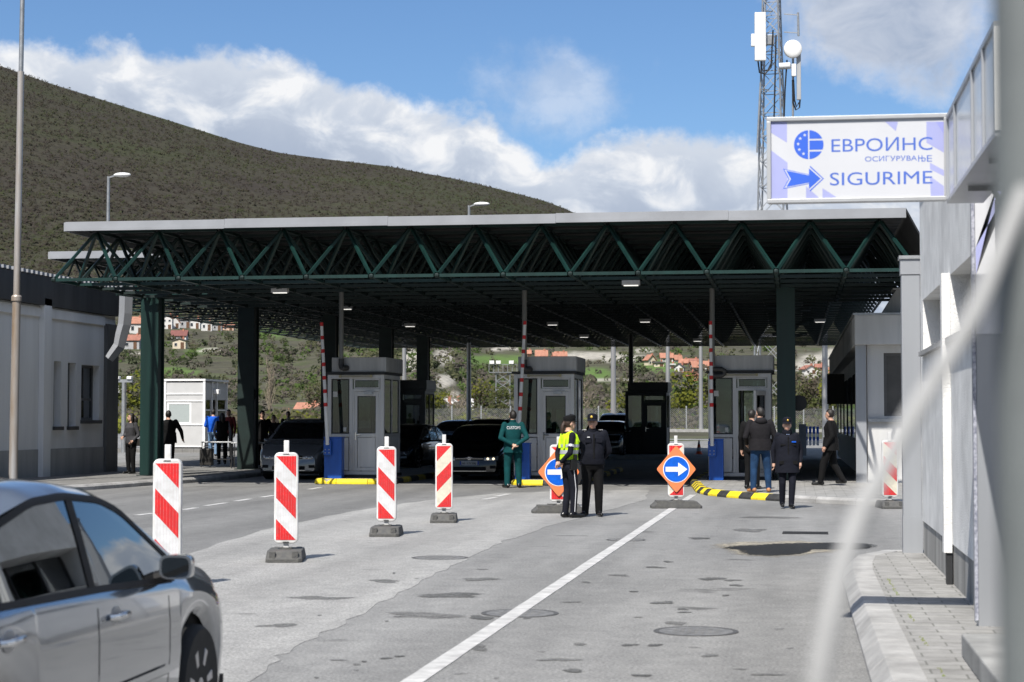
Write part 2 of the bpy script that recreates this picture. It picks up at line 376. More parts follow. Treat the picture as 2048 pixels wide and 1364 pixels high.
def blot(name, pts, z, mt):
    """a stain that thins out towards its rim"""
    n_ = len(pts); cx = sum(p[0] for p in pts)/n_; cy = sum(p[1] for p in pts)/n_
    vs = [(cx, cy, z)]+[(cx+(p[0]-cx)*.6, cy+(p[1]-cy)*.6, z) for p in pts]+[(p[0], p[1], z) for p in pts]
    fs = [(0, 1+i, 1+(i+1) % n_) for i in range(n_)]+[(1+i, 1+n_+i, 1+n_+(i+1) % n_, 1+(i+1) % n_) for i in range(n_)]
    o = MB().add(vs, fs).build(name, mt); ca = o.data.color_attributes.new('fade', 'FLOAT_COLOR', 'POINT')
    for i in range(len(vs)): k = 1.0 if i <= n_ else 0.0; ca.data[i].color = (k, k, k, 1)
    return struct(o)
# road: one sheet following the slightly rising ground
xs = [-90, -60, -40, -30, -25, -22, -20, -18, -15, -10, -5, 0, 5, 12, 25, 45, 70]; ys = [-25, 0, 20, 40, 53, 60, 70, 80, 88, 95, 105, 118]
mb = MB(); mb.add([(x, y, gz(x, y)) for y in ys for x in xs], [(j*len(xs)+i, j*len(xs)+i+1, (j+1)*len(xs)+i+1, (j+1)*len(xs)+i) for j in range(len(ys)-1) for i in range(len(xs)-1)])
struct(mb.build('road', M_asph, smooth=True))
g2 = lambda *q: [G(*p)[:2] for p in q]
rn = random.Random(3)
def rough_edge(pts, amp=0.05, n=7):
    out = []
    for a, b in zip(pts, pts[1:]+pts[:1]):
        for k in range(n):
            t = k/n; out.append((a[0]+(b[0]-a[0])*t+rn.uniform(-amp, amp), a[1]+(b[1]-a[1])*t+rn.uniform(-amp, amp)))
    return out
# older dark lanes at the left, pale worn strip through the middle
sheet('road_left_lane', g2((-600, 1500), (-900, 1100), (-500, 1005), (60, 962), (240, 975), (440, 972), (640, 970), (900, 970), (1180, 972), (1170, 981), (1000, 986), (850, 1001), (700, 1023), (520, 1061), (365, 1113), (150, 1190), (-100, 1300)), 0.002, M_asphdk)
sheet('road_worn_strip', rough_edge(g2((365, 1113), (520, 1061), (700, 1023), (850, 1001), (1000, 986), (1170, 981), (1300, 980), (1290, 1000), (1120, 1046), (1010, 1082), (930, 1120), (830, 1168), (700, 1240), (570, 1305), (480, 1375), (400, 1450), (-100, 1500), (-100, 1300), (150, 1190)), 0.05), 0.0035, M_asphlt)
# white lane line and dashes
def strip(name, a, b, w, z=0.0065, n=24, mt=None):
    a = Vector((a[0], a[1])); b = Vector((b[0], b[1])); d = (b-a).normalized(); s = Vector((-d.y, d.x))*w/2
    lf = [a+(b-a)*(k/n)+s*(1+rn.uniform(-.05, .05)) for k in range(n+1)]; rt = [a+(b-a)*(k/n)-s*(1+rn.uniform(-.05, .05)) for k in range(n+1)]
    vs = [(p.x, p.y, z) for p in lf+rt]
    return struct(MB().add(vs, [(k, k+1, n+2+k, n+1+k) for k in range(n)]).add([(p.x, p.y, z+d) for p in lf for d in (0, -.01)], [(2*k, 2*k+2, 2*k+3, 2*k+1) for k in range(n)]).add([(p.x, p.y, z+d) for p in rt for d in (0, -.01)], [(2*k, 2*k+2, 2*k+3, 2*k+1) for k in range(n)]).build(name, mt or M_line))
strip('road_marking', G(772, 1400), G(1386, 990), 0.14, n=80)
for a, b in [((272, 1031), (305, 1027)), ((366, 1020), (392, 1016)), ((410, 1012), (452, 1006)), ((470, 1003), (500, 998)), ((522, 995), (548, 991)), ((618, 979), (642, 975)), ((967, 999), (992, 995)), ((992, 993), (1018, 988))]:
    strip('road_marking', G(*a), G(*b), 0.13, n=6)
# tar patch by the kerb with sandy rim, small tar spots
def soften(m, sc, lo, hi, sq=(1, 1, 1)):
    """worn surface: breaks up into the road below through a noise mask"""
    n = m.node_tree; b = n.nodes['Principled BSDF']; tc = n.nodes.new('ShaderNodeTexCoord'); mp = n.nodes.new('ShaderNodeMapping'); mp.inputs['Scale'].default_value = sq
    t = n.nodes.new('ShaderNodeTexNoise'); t.inputs['Scale'].default_value = sc; t.inputs['Detail'].default_value = 6; t.inputs['Roughness'].default_value = .75; n.links.new(tc.outputs['Object'], mp.inputs[0]); n.links.new(mp.outputs[0], t.inputs['Vector'])
    fd = n.nodes.new('ShaderNodeVertexColor'); fd.layer_name = 'fade'; h = n.nodes.new('ShaderNodeMath'); h.operation = 'MULTIPLY_ADD'; h.inputs[1].default_value = .55; n.links.new(fd.outputs[0], h.inputs[0]); n.links.new(t.outputs['Fac'], h.inputs[2])
    r = n.nodes.new('ShaderNodeMapRange'); n.links.new(h.outputs[0], r.inputs[0]); r.inputs[1].default_value = lo+.42; r.inputs[2].default_value = hi+.46; n.links.new(r.outputs[0], b.inputs['Alpha'])
def ell(px, py, rx, ry, n=40, amp=0.18, seed=1):
    q = random.Random(seed); c = G(px, py); ax = (G(px+rx, py)-c); ay = (G(px, py-ry)-G(px, py+ry))/2
    ph = [q.uniform(0, 6.28) for _ in range(4)]
    out = []
    for k in range(n):
        a = 2*math.pi*k/n; r = 1+amp*sum(math.sin((i+2)*a+ph[i])/(i+1.5) for i in range(4))
        p = c+ax*math.cos(a)*r+ay*math.sin(a)*r; out.append((p.x, p.y))
    return out
M_sand = mat('sandy_dust', (0.30, 0.265, 0.20), 0.95, 0, 0.25, 9, 0.3, 60, col2=(0.22, 0.205, 0.175), detail=8)
soften(M_sand, 5, .42, .66)
blot('road_dust', ell(1565, 1096, 165, 24, 60, 0.22, 4), 0.0050, M_sand)
M_patch2 = asphalt('tar_filling', (0.02, 0.02, 0.02), (0.013, 0.013, 0.013), (0.035, 0.035, 0.035)); soften(M_patch2, 14, .12, .20)
blot('road_patch', ell(1592, 1096, 142, 11, 80, 0.42, 31), 0.0058, M_patch2)
sheet('road_patch', g2((1566, 1063), (1656, 1064), (1657, 1069), (1564, 1068)), 0.004, M_patch)
M_stain = asphalt('tar_stain', (0.105, 0.105, 0.103), (0.09, 0.09, 0.089), (0.125, 0.125, 0.122))
M_stain2 = asphalt('faint_stain', (0.15, 0.149, 0.146), (0.135, 0.135, 0.132), (0.17, 0.168, 0.165))
soften(M_stain, 9, .38, .62); soften(M_stain2, 7, .40, .68)
for i, (px, py, rx, ry, mt) in enumerate([(902, 1191, 70, 4.5, M_stain), (1326, 1206, 22, 3, M_stain), (1258, 1291, 18, 2.2, M_stain), (1310, 1291, 17, 2, M_stain), (1146, 1342, 26, 3, M_stain), (1284, 1352, 20, 2.5, M_stain), (1160, 1289, 18, 2.5, M_stain2), (950, 1295, 30, 6, M_stain2), (960, 1159, 34, 3.5, M_stain2), (850, 1231, 80, 6, M_stain2), (962, 1236, 27, 4, M_stain), (1425, 1158, 30, 2.5, M_stain), (1465, 1161, 16, 1.5, M_stain), (1472, 1171, 16, 1.6, M_stain), (1310, 1135, 22, 1.5, M_stain), (1238, 1151, 22, 2, M_stain2), (1500, 1061, 30, 4, M_stain2), (1400, 1077, 26, 1.6, M_stain), (1365, 1219, 14, 1.5, M_stain), (1368, 1225, 12, 1.4, M_stain), (1352, 1247, 22, 4, M_stain2), (640, 1197, 60, 4, M_stain2), (770, 1163, 36, 3, M_stain2), (560, 1252, 40, 4, M_stain2), (1540, 1035, 60, 2, M_stain2), (1120, 1320, 40, 3, M_stain2), (1420, 1312, 24, 2.5, M_stain2), (1530, 1350, 30, 2, M_stain2)]):
    blot('road_stain', ell(px, py, rx*1.25, ry*1.35, 28, 0.35, 20+i), 0.0045+0.0002*(i % 6), mt)
rs_ = random.Random(77)
for i in range(26):
    px = rs_.uniform(620, 1660); py = rs_.uniform(1110, 1360)
    blot('road_stain', ell(px, py, rs_.uniform(5, 22), rs_.uniform(0.9, 2.4), 14, 0.4, 200+i), 0.0046+0.0002*(i % 8), rs_.choice([M_stain, M_stain2, M_stain2]))
# manhole covers
M_iron = mat('cast_iron', (0.10, 0.097, 0.092), 0.6, 0.3, 0.4, 12, 0.4, 60)
M_ironw = mat('cast_iron_worn', (0.20, 0.196, 0.188), 0.6, 0.3, 0.4, 12, 0.4, 60)
for px, py, r, lab in [(880, 1116, 0.34, 'round iron manhole cover in the pale worn asphalt near the striped beacons'), (1252, 1080, 0.27, 'round manhole cover crossed by the far part of the white line'), (1040, 1227, 0.33, 'round manhole cover crossed by the near part of the white line'), (1392, 1263, 0.33, 'worn round manhole cover right of the white line in the foreground')]:
    c = G(px, py); t = thing('manhole_cover', lab, 'manhole cover', (c.x, c.y, 0))
    ring = MB(); ring.lathe([(r, -.004), (r, 0.0046), (r*0.9, 0.0046), (r*0.9, 0.0040)], n=40); ring.build('frame', M_iron, t)
    lid = MB(); lid.lathe([(r*0.87, -.004), (r*0.87, 0.0042), (r*0.8, 0.0046)], n=40)
    for k in range(-4, 5):
        for j in range(-4, 5):
            if k*k+j*j < 15: lid.box(k*r*0.16-r*.05, k*r*.16+r*.05, j*r*.16-r*.05, j*r*.16+r*.05, 0.004, 0.0058)
    lid.build('lid', M_ironw, t)

# terrain: a polar height field behind the crossing
def lerp(x, xs, ys): return float(np.interp(x, xs, ys))
crest_px = [-400, -150, 0, 100, 300, 480, 560, 640, 780, 900, 1000, 1090, 1150, 1300, 1500, 1800, 2400]
crest_y = [40, 95, 130, 165, 226, 282, 303, 314, 331, 355, 378, 402, 426, 500, 580, 640, 660]
Ds = np.concatenate([np.array([112, 125, 140, 160, 185]), np.geomspace(210, 900, 60), np.geomspace(930, 2500, 46), np.array([2600, 2900, 3500])])
us = np.arange(-400, 2450, 9.0)
def vnoise(x, y, seed):
    def h(i, j):
        n = np.sin(i*127.1+j*311.7+seed*74.7)*43758.5453; return n-np.floor(n)
    xi, yi = np.floor(x), np.floor(y); xf, yf = x-xi, y-yi; u = xf*xf*(3-2*xf); v = yf*yf*(3-2*yf)
    return (h(xi, yi)*(1-u)+h(xi+1, yi)*u)*(1-v)+(h(xi, yi+1)*(1-u)+h(xi+1, yi+1)*u)*v
def fbm(x, y, seed, oct=4):
    s = 0; a = 0.5
    for k in range(oct): s = s+a*(vnoise(x, y, seed+k)-0.5); x = x*2.03; y = y*2.03; a *= 0.5
    return s
def terr_y(u, D):
    """image height of the ground for a column u at distance D: foot, village slope, then the mountain"""
    foot = 838-(1.0)*3700/D*0 + 0
    yv = lerp(u, [-400, 0, 230, 480, 650, 800, 900, 1050, 1250, 1450, 1700, 2400], [600, 608, 620, 640, 655, 660, 672, 684, 690, 690, 690, 690])
    yc = lerp(u, crest_px, crest_y)
    y300 = lerp(u, [-400, 600, 840, 900, 960, 1100, 2400], [800, 800, 735, 760, 800, 815, 812])
    y450 = lerp(u, [-400, 200, 600, 840, 900, 980, 1150, 2400], [722, 722, 735, 695, 720, 760, 770, 768])
    d = [112, 140, 185, 230, 300, 450, 700, 1000, 1500, 2050, 2450, 2600, 3500]
    yy = [882, 864, 848, 838, y300, y450, yv, yv-0.12*(yv-yc), yv-0.50*(yv-yc), yv-0.86*(yv-yc), yc, yc+4, yc+40]
    return float(np.interp(math.log(D), np.log(d), yy))
TV = np.zeros((len(Ds), len(us), 3)); TY = np.zeros((len(Ds), len(us)))
for i, D in enumerate(Ds):
    for j, u in enumerate(us):
        TY[i, j] = terr_y(u, D)
for _ in range(2): TY[3:-3, 2:-2] = (TY[3:-3, 2:-2]*2+TY[2:-4, 2:-2]+TY[4:-2, 2:-2]+TY[3:-3, 1:-3]+TY[3:-3, 3:-1])/6
for i, D in enumerate(Ds):
    for j, u in enumerate(us): TV[i, j] = P(u, TY[i, j], D)
amp = np.interp(Ds, [112, 200, 260, 700, 2300, 2500], [0, 0.1, 1.2, 5, 22, 5])[:, None]
sc_ = np.interp(Ds, [112, 260, 900, 2500], [30, 45, 90, 260])[:, None]
TV[:, :, 2] += amp*fbm(TV[:, :, 0]/sc_, TV[:, :, 1]/sc_, 5)
def terr_z(u, D):
    i = np.interp(D, Ds, np.arange(len(Ds))); j = (u-us[0])/9.0
    i0, j0 = int(min(i, len(Ds)-2)), int(min(max(j, 0), len(us)-2)); a, b = i-i0, j-j0
    z = TV[:, :, 2]; return float(z[i0, j0]*(1-a)*(1-b)+z[i0+1, j0]*a*(1-b)+z[i0, j0+1]*(1-a)*b+z[i0+1, j0+1]*a*b)
def T(u, D):
    p = P(u, 800, D); return Vector((p.x, p.y, terr_z(u, D)))
nD, nU = len(Ds), len(us)
idx = np.arange(nD*nU).reshape(nD, nU)
fs = np.stack([idx[:-1, :-1], idx[:-1, 1:], idx[1:, 1:], idx[1:, :-1]], -1).reshape(-1, 4)
me = bpy.data.meshes.new('hills'); me.from_pydata(TV.reshape(-1, 3).tolist(), [], fs.tolist()); me.polygons.foreach_set('use_smooth', [True]*len(me.polygons))
# ground cover classes (the land's own colour): meadow, bare rock, scree
fld = np.zeros((nD, nU, 3))
U, DD = np.meshgrid(us, Ds)
Yi = TY
def ellm(cx, cy, rx, ry, soft=0.35):
    r = np.sqrt(((U-cx)/rx)**2+((Yi-cy)/ry)**2)+fbm(U/22, Yi/9, 9)*0.7; return np.clip((1-r)/soft, 0, 1)
mead = np.zeros((nD, nU)); rock = np.zeros((nD, nU))
for e in [(985, 722, 75, 15), (1320, 735, 60, 15), (1190, 752, 40, 16), (540, 662, 60, 12), (400, 700, 40, 8), (1400, 762, 40, 8), (350, 742, 60, 10)]: mead = np.maximum(mead, ellm(*e))
for e in [(890, 715, 26, 22), (888, 762, 24, 16), (905, 790, 14, 8), (1180, 712, 80, 10), (1250, 720, 60, 8), (1010, 699, 40, 4), (1350, 778, 55, 8), (1230, 765, 60, 4), (1640, 735, 70, 26), (1680, 715, 40, 22), (430, 700, 40, 5), (820, 720, 20, 30), (1290, 705, 25, 5), (300, 700, 40, 4)]: rock = np.maximum(rock, ellm(*e))
near = DD < 900
fld[..., 0] = mead*near; fld[..., 1] = rock*near; fld[..., 2] = np.clip((DD-700)/500, 0, 1)
ca = me.color_attributes.new('land_cover', 'FLOAT_COLOR', 'POINT'); buf = np.ones((nD*nU, 4), dtype=np.float32); buf[:, :3] = fld.reshape(-1, 3); ca.data.foreach_set('color', buf.ravel())
m = bpy.data.materials.new('hill_scrub'); m.use_nodes = True; n = m.node_tree; b = n.nodes['Principled BSDF']; l = n.links.new
tcn = n.nodes.new('ShaderNodeTexCoord')
def hn(sc, det=6, rough=0.65):
    t = n.nodes.new('ShaderNodeTexNoise'); t.inputs['Scale'].default_value = sc; t.inputs['Detail'].default_value = det; t.inputs['Roughness'].default_value = rough; l(tcn.outputs['Object'], t.inputs['Vector']); return t.outputs['Fac']
def ramp(f, stops):
    r = n.nodes.new('ShaderNodeValToRGB'); l(f, r.inputs[0]); els = r.color_ramp.elements
    els[0].position, els[0].color = stops[0][0], C3(stops[0][1]); els[1].position, els[1].color = stops[-1][0], C3(stops[-1][1])
    for p, c in stops[1:-1]: els.new(p).color = C3(c)
    return r.outputs[0]
def mixc(f, a, c):
    x = n.nodes.new('ShaderNodeMixRGB'); l(f, x.inputs[0]); l(a, x.inputs[1]); l(c, x.inputs[2]); return x.outputs[0]
vc = n.nodes.new('ShaderNodeVertexColor'); vc.layer_name = 'land_cover'; sp = n.nodes.new('ShaderNodeSeparateColor'); l(vc.outputs[0], sp.inputs[0])
scrub = ramp(hn(0.06), [(0.3, (0.06, 0.056, 0.046)), (0.5, (0.08, 0.078, 0.054)), (0.62, (0.066, 0.08, 0.037)), (0.75, (0.105, 0.096, 0.074))])
mount = ramp(hn(0.004, 5), [(0.36, (0.038, 0.033, 0.028)), (0.5, (0.043, 0.040, 0.029)), (0.64, (0.041, 0.045, 0.025))])
speck = ramp(hn(0.11, 4, 0.8), [(0.32, (0.72, 0.72, 0.72)), (0.7, (1.26, 1.26, 1.22))])
def mult(a, c):
    x = n.nodes.new('ShaderNodeMixRGB'); x.blend_type = 'MULTIPLY'; x.inputs[0].default_value = 1; l(a, x.inputs[1]); l(c, x.inputs[2]); return x.outputs[0]
meadc = ramp(hn(0.2), [(0.3, (0.075, 0.125, 0.035)), (0.7, (0.11, 0.165, 0.05))])
rockc = ramp(hn(0.35, 8, 0.75), [(0.3, (0.13, 0.12, 0.10)), (0.48, (0.33, 0.31, 0.27)), (0.7, (0.46, 0.43, 0.36))])
c = mixc(sp.outputs[2], scrub, mount); c = mult(c, speck); c = mixc(sp.outputs[0], c, meadc); c = mixc(sp.outputs[1], c, rockc)
l(c, b.inputs['Base Color']); b.inputs['Roughness'].default_value = 1.0; b.inputs['Specular IOR Level'].default_value = 0.1
bp = n.nodes.new('ShaderNodeBump'); bp.inputs['Strength'].default_value = 1.0; bp.inputs['Distance'].default_value = 2.0; l(hn(0.14, 4, 0.7), bp.inputs['Height']); l(bp.outputs[0], b.inputs['Normal'])
me.materials.append(m); o = bpy.data.objects.new('hills', me); COL.objects.link(o); struct(o)
# a plain under everything, to the horizon
mb = MB(); mb.add([(-6000, -3000, -1.2), (6000, -3000, -1.2), (6000, 9000, -1.2), (-6000, 9000, -1.2)], [(0, 1, 2, 3)])
struct(mb.build('ground', mat('plain_soil', (0.12, 0.11, 0.08), 0.95, 0, 0.2, 0.1)))

def project(p):
    d = Vector(p)-CAM; z = d.dot(FW); return CX+FPX*d.dot(RT)/z, CY-FPX*d.dot(UP)/z
def find_D(px, py, d0=215, d1=900):
    """distance at which the hillside in this column is seen at this height"""
    best = None
    for D in np.geomspace(d0, d1, 160):
        y = project(T(px, D))[1]
        if best is None or abs(y-py) < best[0]: best = (abs(y-py), D)
    return best[1]
HS = [
 (247, 636, 20, 16, 10, 'w', 'o', 'white house with orange roof, highest behind the bent gutter', 0, 0), (272, 668, 28, 22, 12, 'w', 'o', 'house with bright orange hipped roof between gutter and white post', 0, .2),
 (262, 698, 34, 18, 10, 'g', 'n', 'grey house with rusty roof and balcony below the bright orange one', 0, -.15), (238, 690, 14, 12, 7, 'w', 'r', 'small pale house with dark red roof beside the bent gutter', 0, .2),
 (334, 658, 20, 22, 6, 'w', 'n', 'white gabled house right behind the front green column', 1, 0), (349, 656, 20, 12, 12, 'w', 'o', 'white house with tall orange roof second in the upper row', 1, .2), (370, 656, 22, 16, 3, 'g', 'd', 'grey flat roofed house in the upper hillside row', 2, 0),
 (389, 658, 22, 17, 6, 'w', 'd', 'white house with dark balcony in the middle of the upper row', 1, 0), (413, 661, 21, 16, 5, 'w', 'd', 'white house with dark windows right of the upper row middle', 1, .1), (434, 661, 18, 12, 3, 'g', 'w', 'low pale shed like house near the end of the upper row', 2, 0), (456, 661, 22, 8, 5, 'p', 'o', 'peach house with orange roof at the right end of the upper row', 0, 0),
 (357, 680, 30, 9, 10, 'w', 'r', 'white house with broad dark red roof on the slope below the row', 0, 0), (358, 698, 26, 17, 4, 'c', 'd', 'cream and brick house standing before the dark red roof', 1, 0),
 (247, 786, 28, 20, 2, 'g', 'd', 'grey flat roofed block low behind the double lamp post', 2, 0), (245, 838, 26, 10, 8, 'b', 'o', 'orange roofed shed low behind the woman with the bag', 0, 0),
 (1056, 718, 10, 12, 5, 'p', 'o', 'peach house partly hidden left of the middle barrier arm', 0, 0), (1083, 719, 22, 8, 10, 'p', 'o', 'peach house with broad orange roof above the middle booth', 0, 0), (1098, 723, 20, 4, 4, 'b', 'n', 'low rust roofed house just above the middle booth', 0, 0), (1113, 718, 12, 7, 5, 'p', 'o', 'narrow peach house between two wider roofs above the middle booth', 0, .2), (1122, 719, 22, 7, 8, 'w', 'o', 'white house with orange roof rightmost above the middle booth', 0, .05),
 (1304, 731, 18, 12, 9, 'c', 'o', 'cream gabled house leftmost in the village behind the masts', 1, .5), (1318, 733, 20, 7, 3, 'c', 'd', 'low cream annex beside the leftmost village house', 2, 0), (1334, 724, 24, 9, 8, 'w', 'o', 'white house with broad orange roof highest in the village', 0, 0), (1357, 724, 14, 6, 7, 'w', 'o', 'white house with orange roof right of the highest village house', 0, .3), (1367, 731, 16, 6, 6, 'c', 'o', 'cream house with orange roof in the village middle', 0, -.2), (1387, 729, 28, 5, 6, 'g', 'n', 'long low house with weathered roof right in the village', 0, .1),
 (1358, 742, 18, 8, 7, 'w', 'd', 'white house with dark gable and dark blue balcony in the village', 1, -.3), (1342, 737, 14, 7, 3, 'g', 'w', 'small grey flat house left of the dark gable', 2, 0), (1394, 742, 17, 9, 9, 'w', 'o', 'white house with steep orange roof by the right thin mast', 0, .25), (1414, 738, 12, 8, 7, 'w', 'o', 'white house with orange roof beside the right barrier arm', 0, -.2), (1380, 752, 26, 7, 2, 'b', 'n', 'long red and white low building below the village', 2, 0), (1394, 762, 15, 8, 6, 'b', 'n', 'small brick house with rusty gable lowest in the village', 1, -.3),
 (1622, 748, 26, 10, 7, 'w', 'n', 'white three storey house below the quarry behind the walking man', 1, .35), (1640, 742, 16, 8, 5, 'w', 'n', 'pale house with rusty roof right below the quarry', 0, 0), (1664, 752, 10, 8, 8, 'w', 'o', 'white house with orange roof right of the thick mast', 0, 0), (1676, 760, 9, 7, 5, 'w', 'n', 'pale house half hidden by the dark building side', 0, 0), (1664, 776, 16, 5, 6, 'p', 'o', 'small peach house with orange roof low right of the thick mast', 1, .3),
 (610, 833, 46, 10, 15, 'w', 'o', 'white house with orange roof above the minivan', 0, -.35), (565, 837, 30, 6, 6, 'c', 'n', 'low cream house left of the orange roof above the minivan', 0, .1)]
HD = {(h_[0], h_[1]): (260 if h_[1] > 825 else find_D(h_[0], h_[1])) for h_ in HS}
# ------------------------------------------------------------------ scrub: leaf clumps too many to count
def leafy(name, items, mats, nleaf, leaf, seed, label, cat, lean=.7):
    """items: (centre, rx, rz, material index). one mesh of small leaf-cluster faces spread through each crown"""
    q = np.random.RandomState(seed); n = len(items); c = np.array([i[0] for i in items]); rx = np.array([i[1] for i in items]); rz = np.array([i[2] for i in items]); mi = np.array([i[3] for i in items])
    k = n*nleaf
    d = q.normal(size=(k, 3)); d /= np.linalg.norm(d, axis=1)[:, None]; rr = q.uniform(0.45, 1.0, size=(k, 1))**0.6
    R_ = np.repeat(np.stack([rx, rx, rz], 1), nleaf, 0); cen = np.repeat(c, nleaf, 0)+d*rr*R_*q.uniform(0.75, 1.15, (k, 1))
    # leaves turn towards the light: each face looks roughly outwards and sunwards
    nn = np.array(SUNV)*lean+d*.5+q.normal(size=(k, 3))*.55; a = np.cross(nn, q.normal(size=(k, 3))); a /= np.linalg.norm(a, axis=1)[:, None]; bb = np.cross(nn, a); bb /= np.linalg.norm(bb, axis=1)[:, None]
    s = (np.repeat(rx, nleaf)*leaf*q.uniform(0.6, 1.3, k))[:, None]
    v = np.stack([cen-a*s, cen+bb*s*0.7, cen+a*s, cen-bb*s*0.7], 1).reshape(-1, 3)
    me = bpy.data.meshes.new(name); me.vertices.add(len(v)); me.vertices.foreach_set('co', v.astype(np.float32).ravel())
    me.loops.add(k*4); me.loops.foreach_set('vertex_index', np.arange(k*4, dtype=np.int32)); me.polygons.add(k); me.polygons.foreach_set('loop_start', np.arange(0, k*4, 4, dtype=np.int32))
    me.polygons.foreach_set('material_index', np.repeat(mi, nleaf).astype(np.int32))
    for mm in mats: me.materials.append(mm)
    me.update(calc_edges=True); o = bpy.data.objects.new(name, me); COL.objects.link(o)
    return tag(o, label, cat, kind='stuff')
def leafmat(name, c):
    if name in MATS: return MATS[name]
    m = mat(name, c, 0.9, 0, 0.35, 0.5, spec=0.1); n = m.node_tree; b = n.nodes['Principled BSDF']; tl = n.nodes.new('ShaderNodeBsdfTranslucent'); mx = n.nodes.new('ShaderNodeMixShader'); mx.inputs[0].default_value = .45
    n.links.new(b.inputs['Base Color'].links[0].from_socket, tl.inputs[0]); n.links.new(b.outputs[0], mx.inputs[1]); n.links.new(tl.outputs[0], mx.inputs[2]); n.links.new(mx.outputs[0], n.nodes['Material Output'].inputs[0]); return m
SCRUB = [leafmat('scrub_olive', (0.115, 0.12, 0.065)), leafmat('scrub_bare', (0.135, 0.12, 0.10)), leafmat('scrub_green', (0.09, 0.135, 0.04)), leafmat('scrub_dark', (0.055, 0.065, 0.035)), leafmat('scrub_tan', (0.15, 0.135, 0.10))]
q = random.Random(11); items = []
for _ in range(6500):
    u = q.uniform(215, 1730); D = math.exp(q.uniform(math.log(215), math.log(880)))
    i = int(np.interp(D, Ds, np.arange(nD))); j = int((u-us[0])/9)
    if fld[i, j, 0] > 0.3 and q.random() < 0.93: continue
    if fld[i, j, 1] > 0.3 and q.random() < 0.80: continue
    if fbm(np.array(u/60.0), np.array(math.log(D)*9), 21) > 0.0 and q.random() < 0.75: continue
    if D < 260 and q.random() < 0.5: continue
    r = q.uniform(0.45, 1.6)*(D/420)**0.35
    pb = project(T(u, D))      # gardens and drives in front of the houses stay clear of bushes
    if any(abs(u-h_[0]) < h_[2]*.5+3 and D < HD[h_[0], h_[1]]+18 and h_[1]-h_[3]-h_[4]-4 < pb[1]-1850*r/D*2 < h_[1]+1 or abs(u-h_[0]) < h_[2]*.5+3 and abs(D-HD[h_[0], h_[1]]) < 14 for h_ in HS): continue
    p = T(u, D); g = fbm(np.array(u/90.0), np.array(math.log(D)*6), 33)
    mi = q.choices(range(5), [3, 3, 3 if g > 0 else 0.8, 2, 1.4 if g < 0 else 0.4])[0]
    items.append(((p.x, p.y, p.z+r*0.45), r*q.uniform(0.8, 1.3), r*q.uniform(0.7, 1.1), mi))
leafy('scrub', items, SCRUB, 34, 0.30, 5, 'olive and bare brown scrub bushes covering the lower hillside', 'scrub')
items = []
MSCR = [leafmat('mountain_brown', (0.066, 0.056, 0.048)), leafmat('mountain_olive', (0.068, 0.063, 0.043)), leafmat('mountain_green', (0.066, 0.074, 0.038)), leafmat('mountain_dark', (0.056, 0.055, 0.04))]
for _ in range(27000):
    u = q.uniform(-260, 1300); D = math.exp(q.uniform(math.log(900), math.log(2440)))
    y = terr_y(u, D)
    if y > 600: continue
    p = T(u, D); r = q.uniform(1.1, 2.5); g = fbm(np.array(p.x/260.0), np.array(p.z/90), 40)+0.10*(D < 1500)-0.06
    mi = q.choices(range(4), [4 if g < 0 else 1.5, 3, 3 if g > 0 else 0.8, .5])[0]
    items.append(((p.x, p.y, p.z+r*0.3), r, r*0.8, mi))
leafy('mountain_woodland', items, MSCR, 9, 0.46, 6, 'brown and green leafless woodland covering the mountain behind the crossing', 'woodland', lean=1.5)
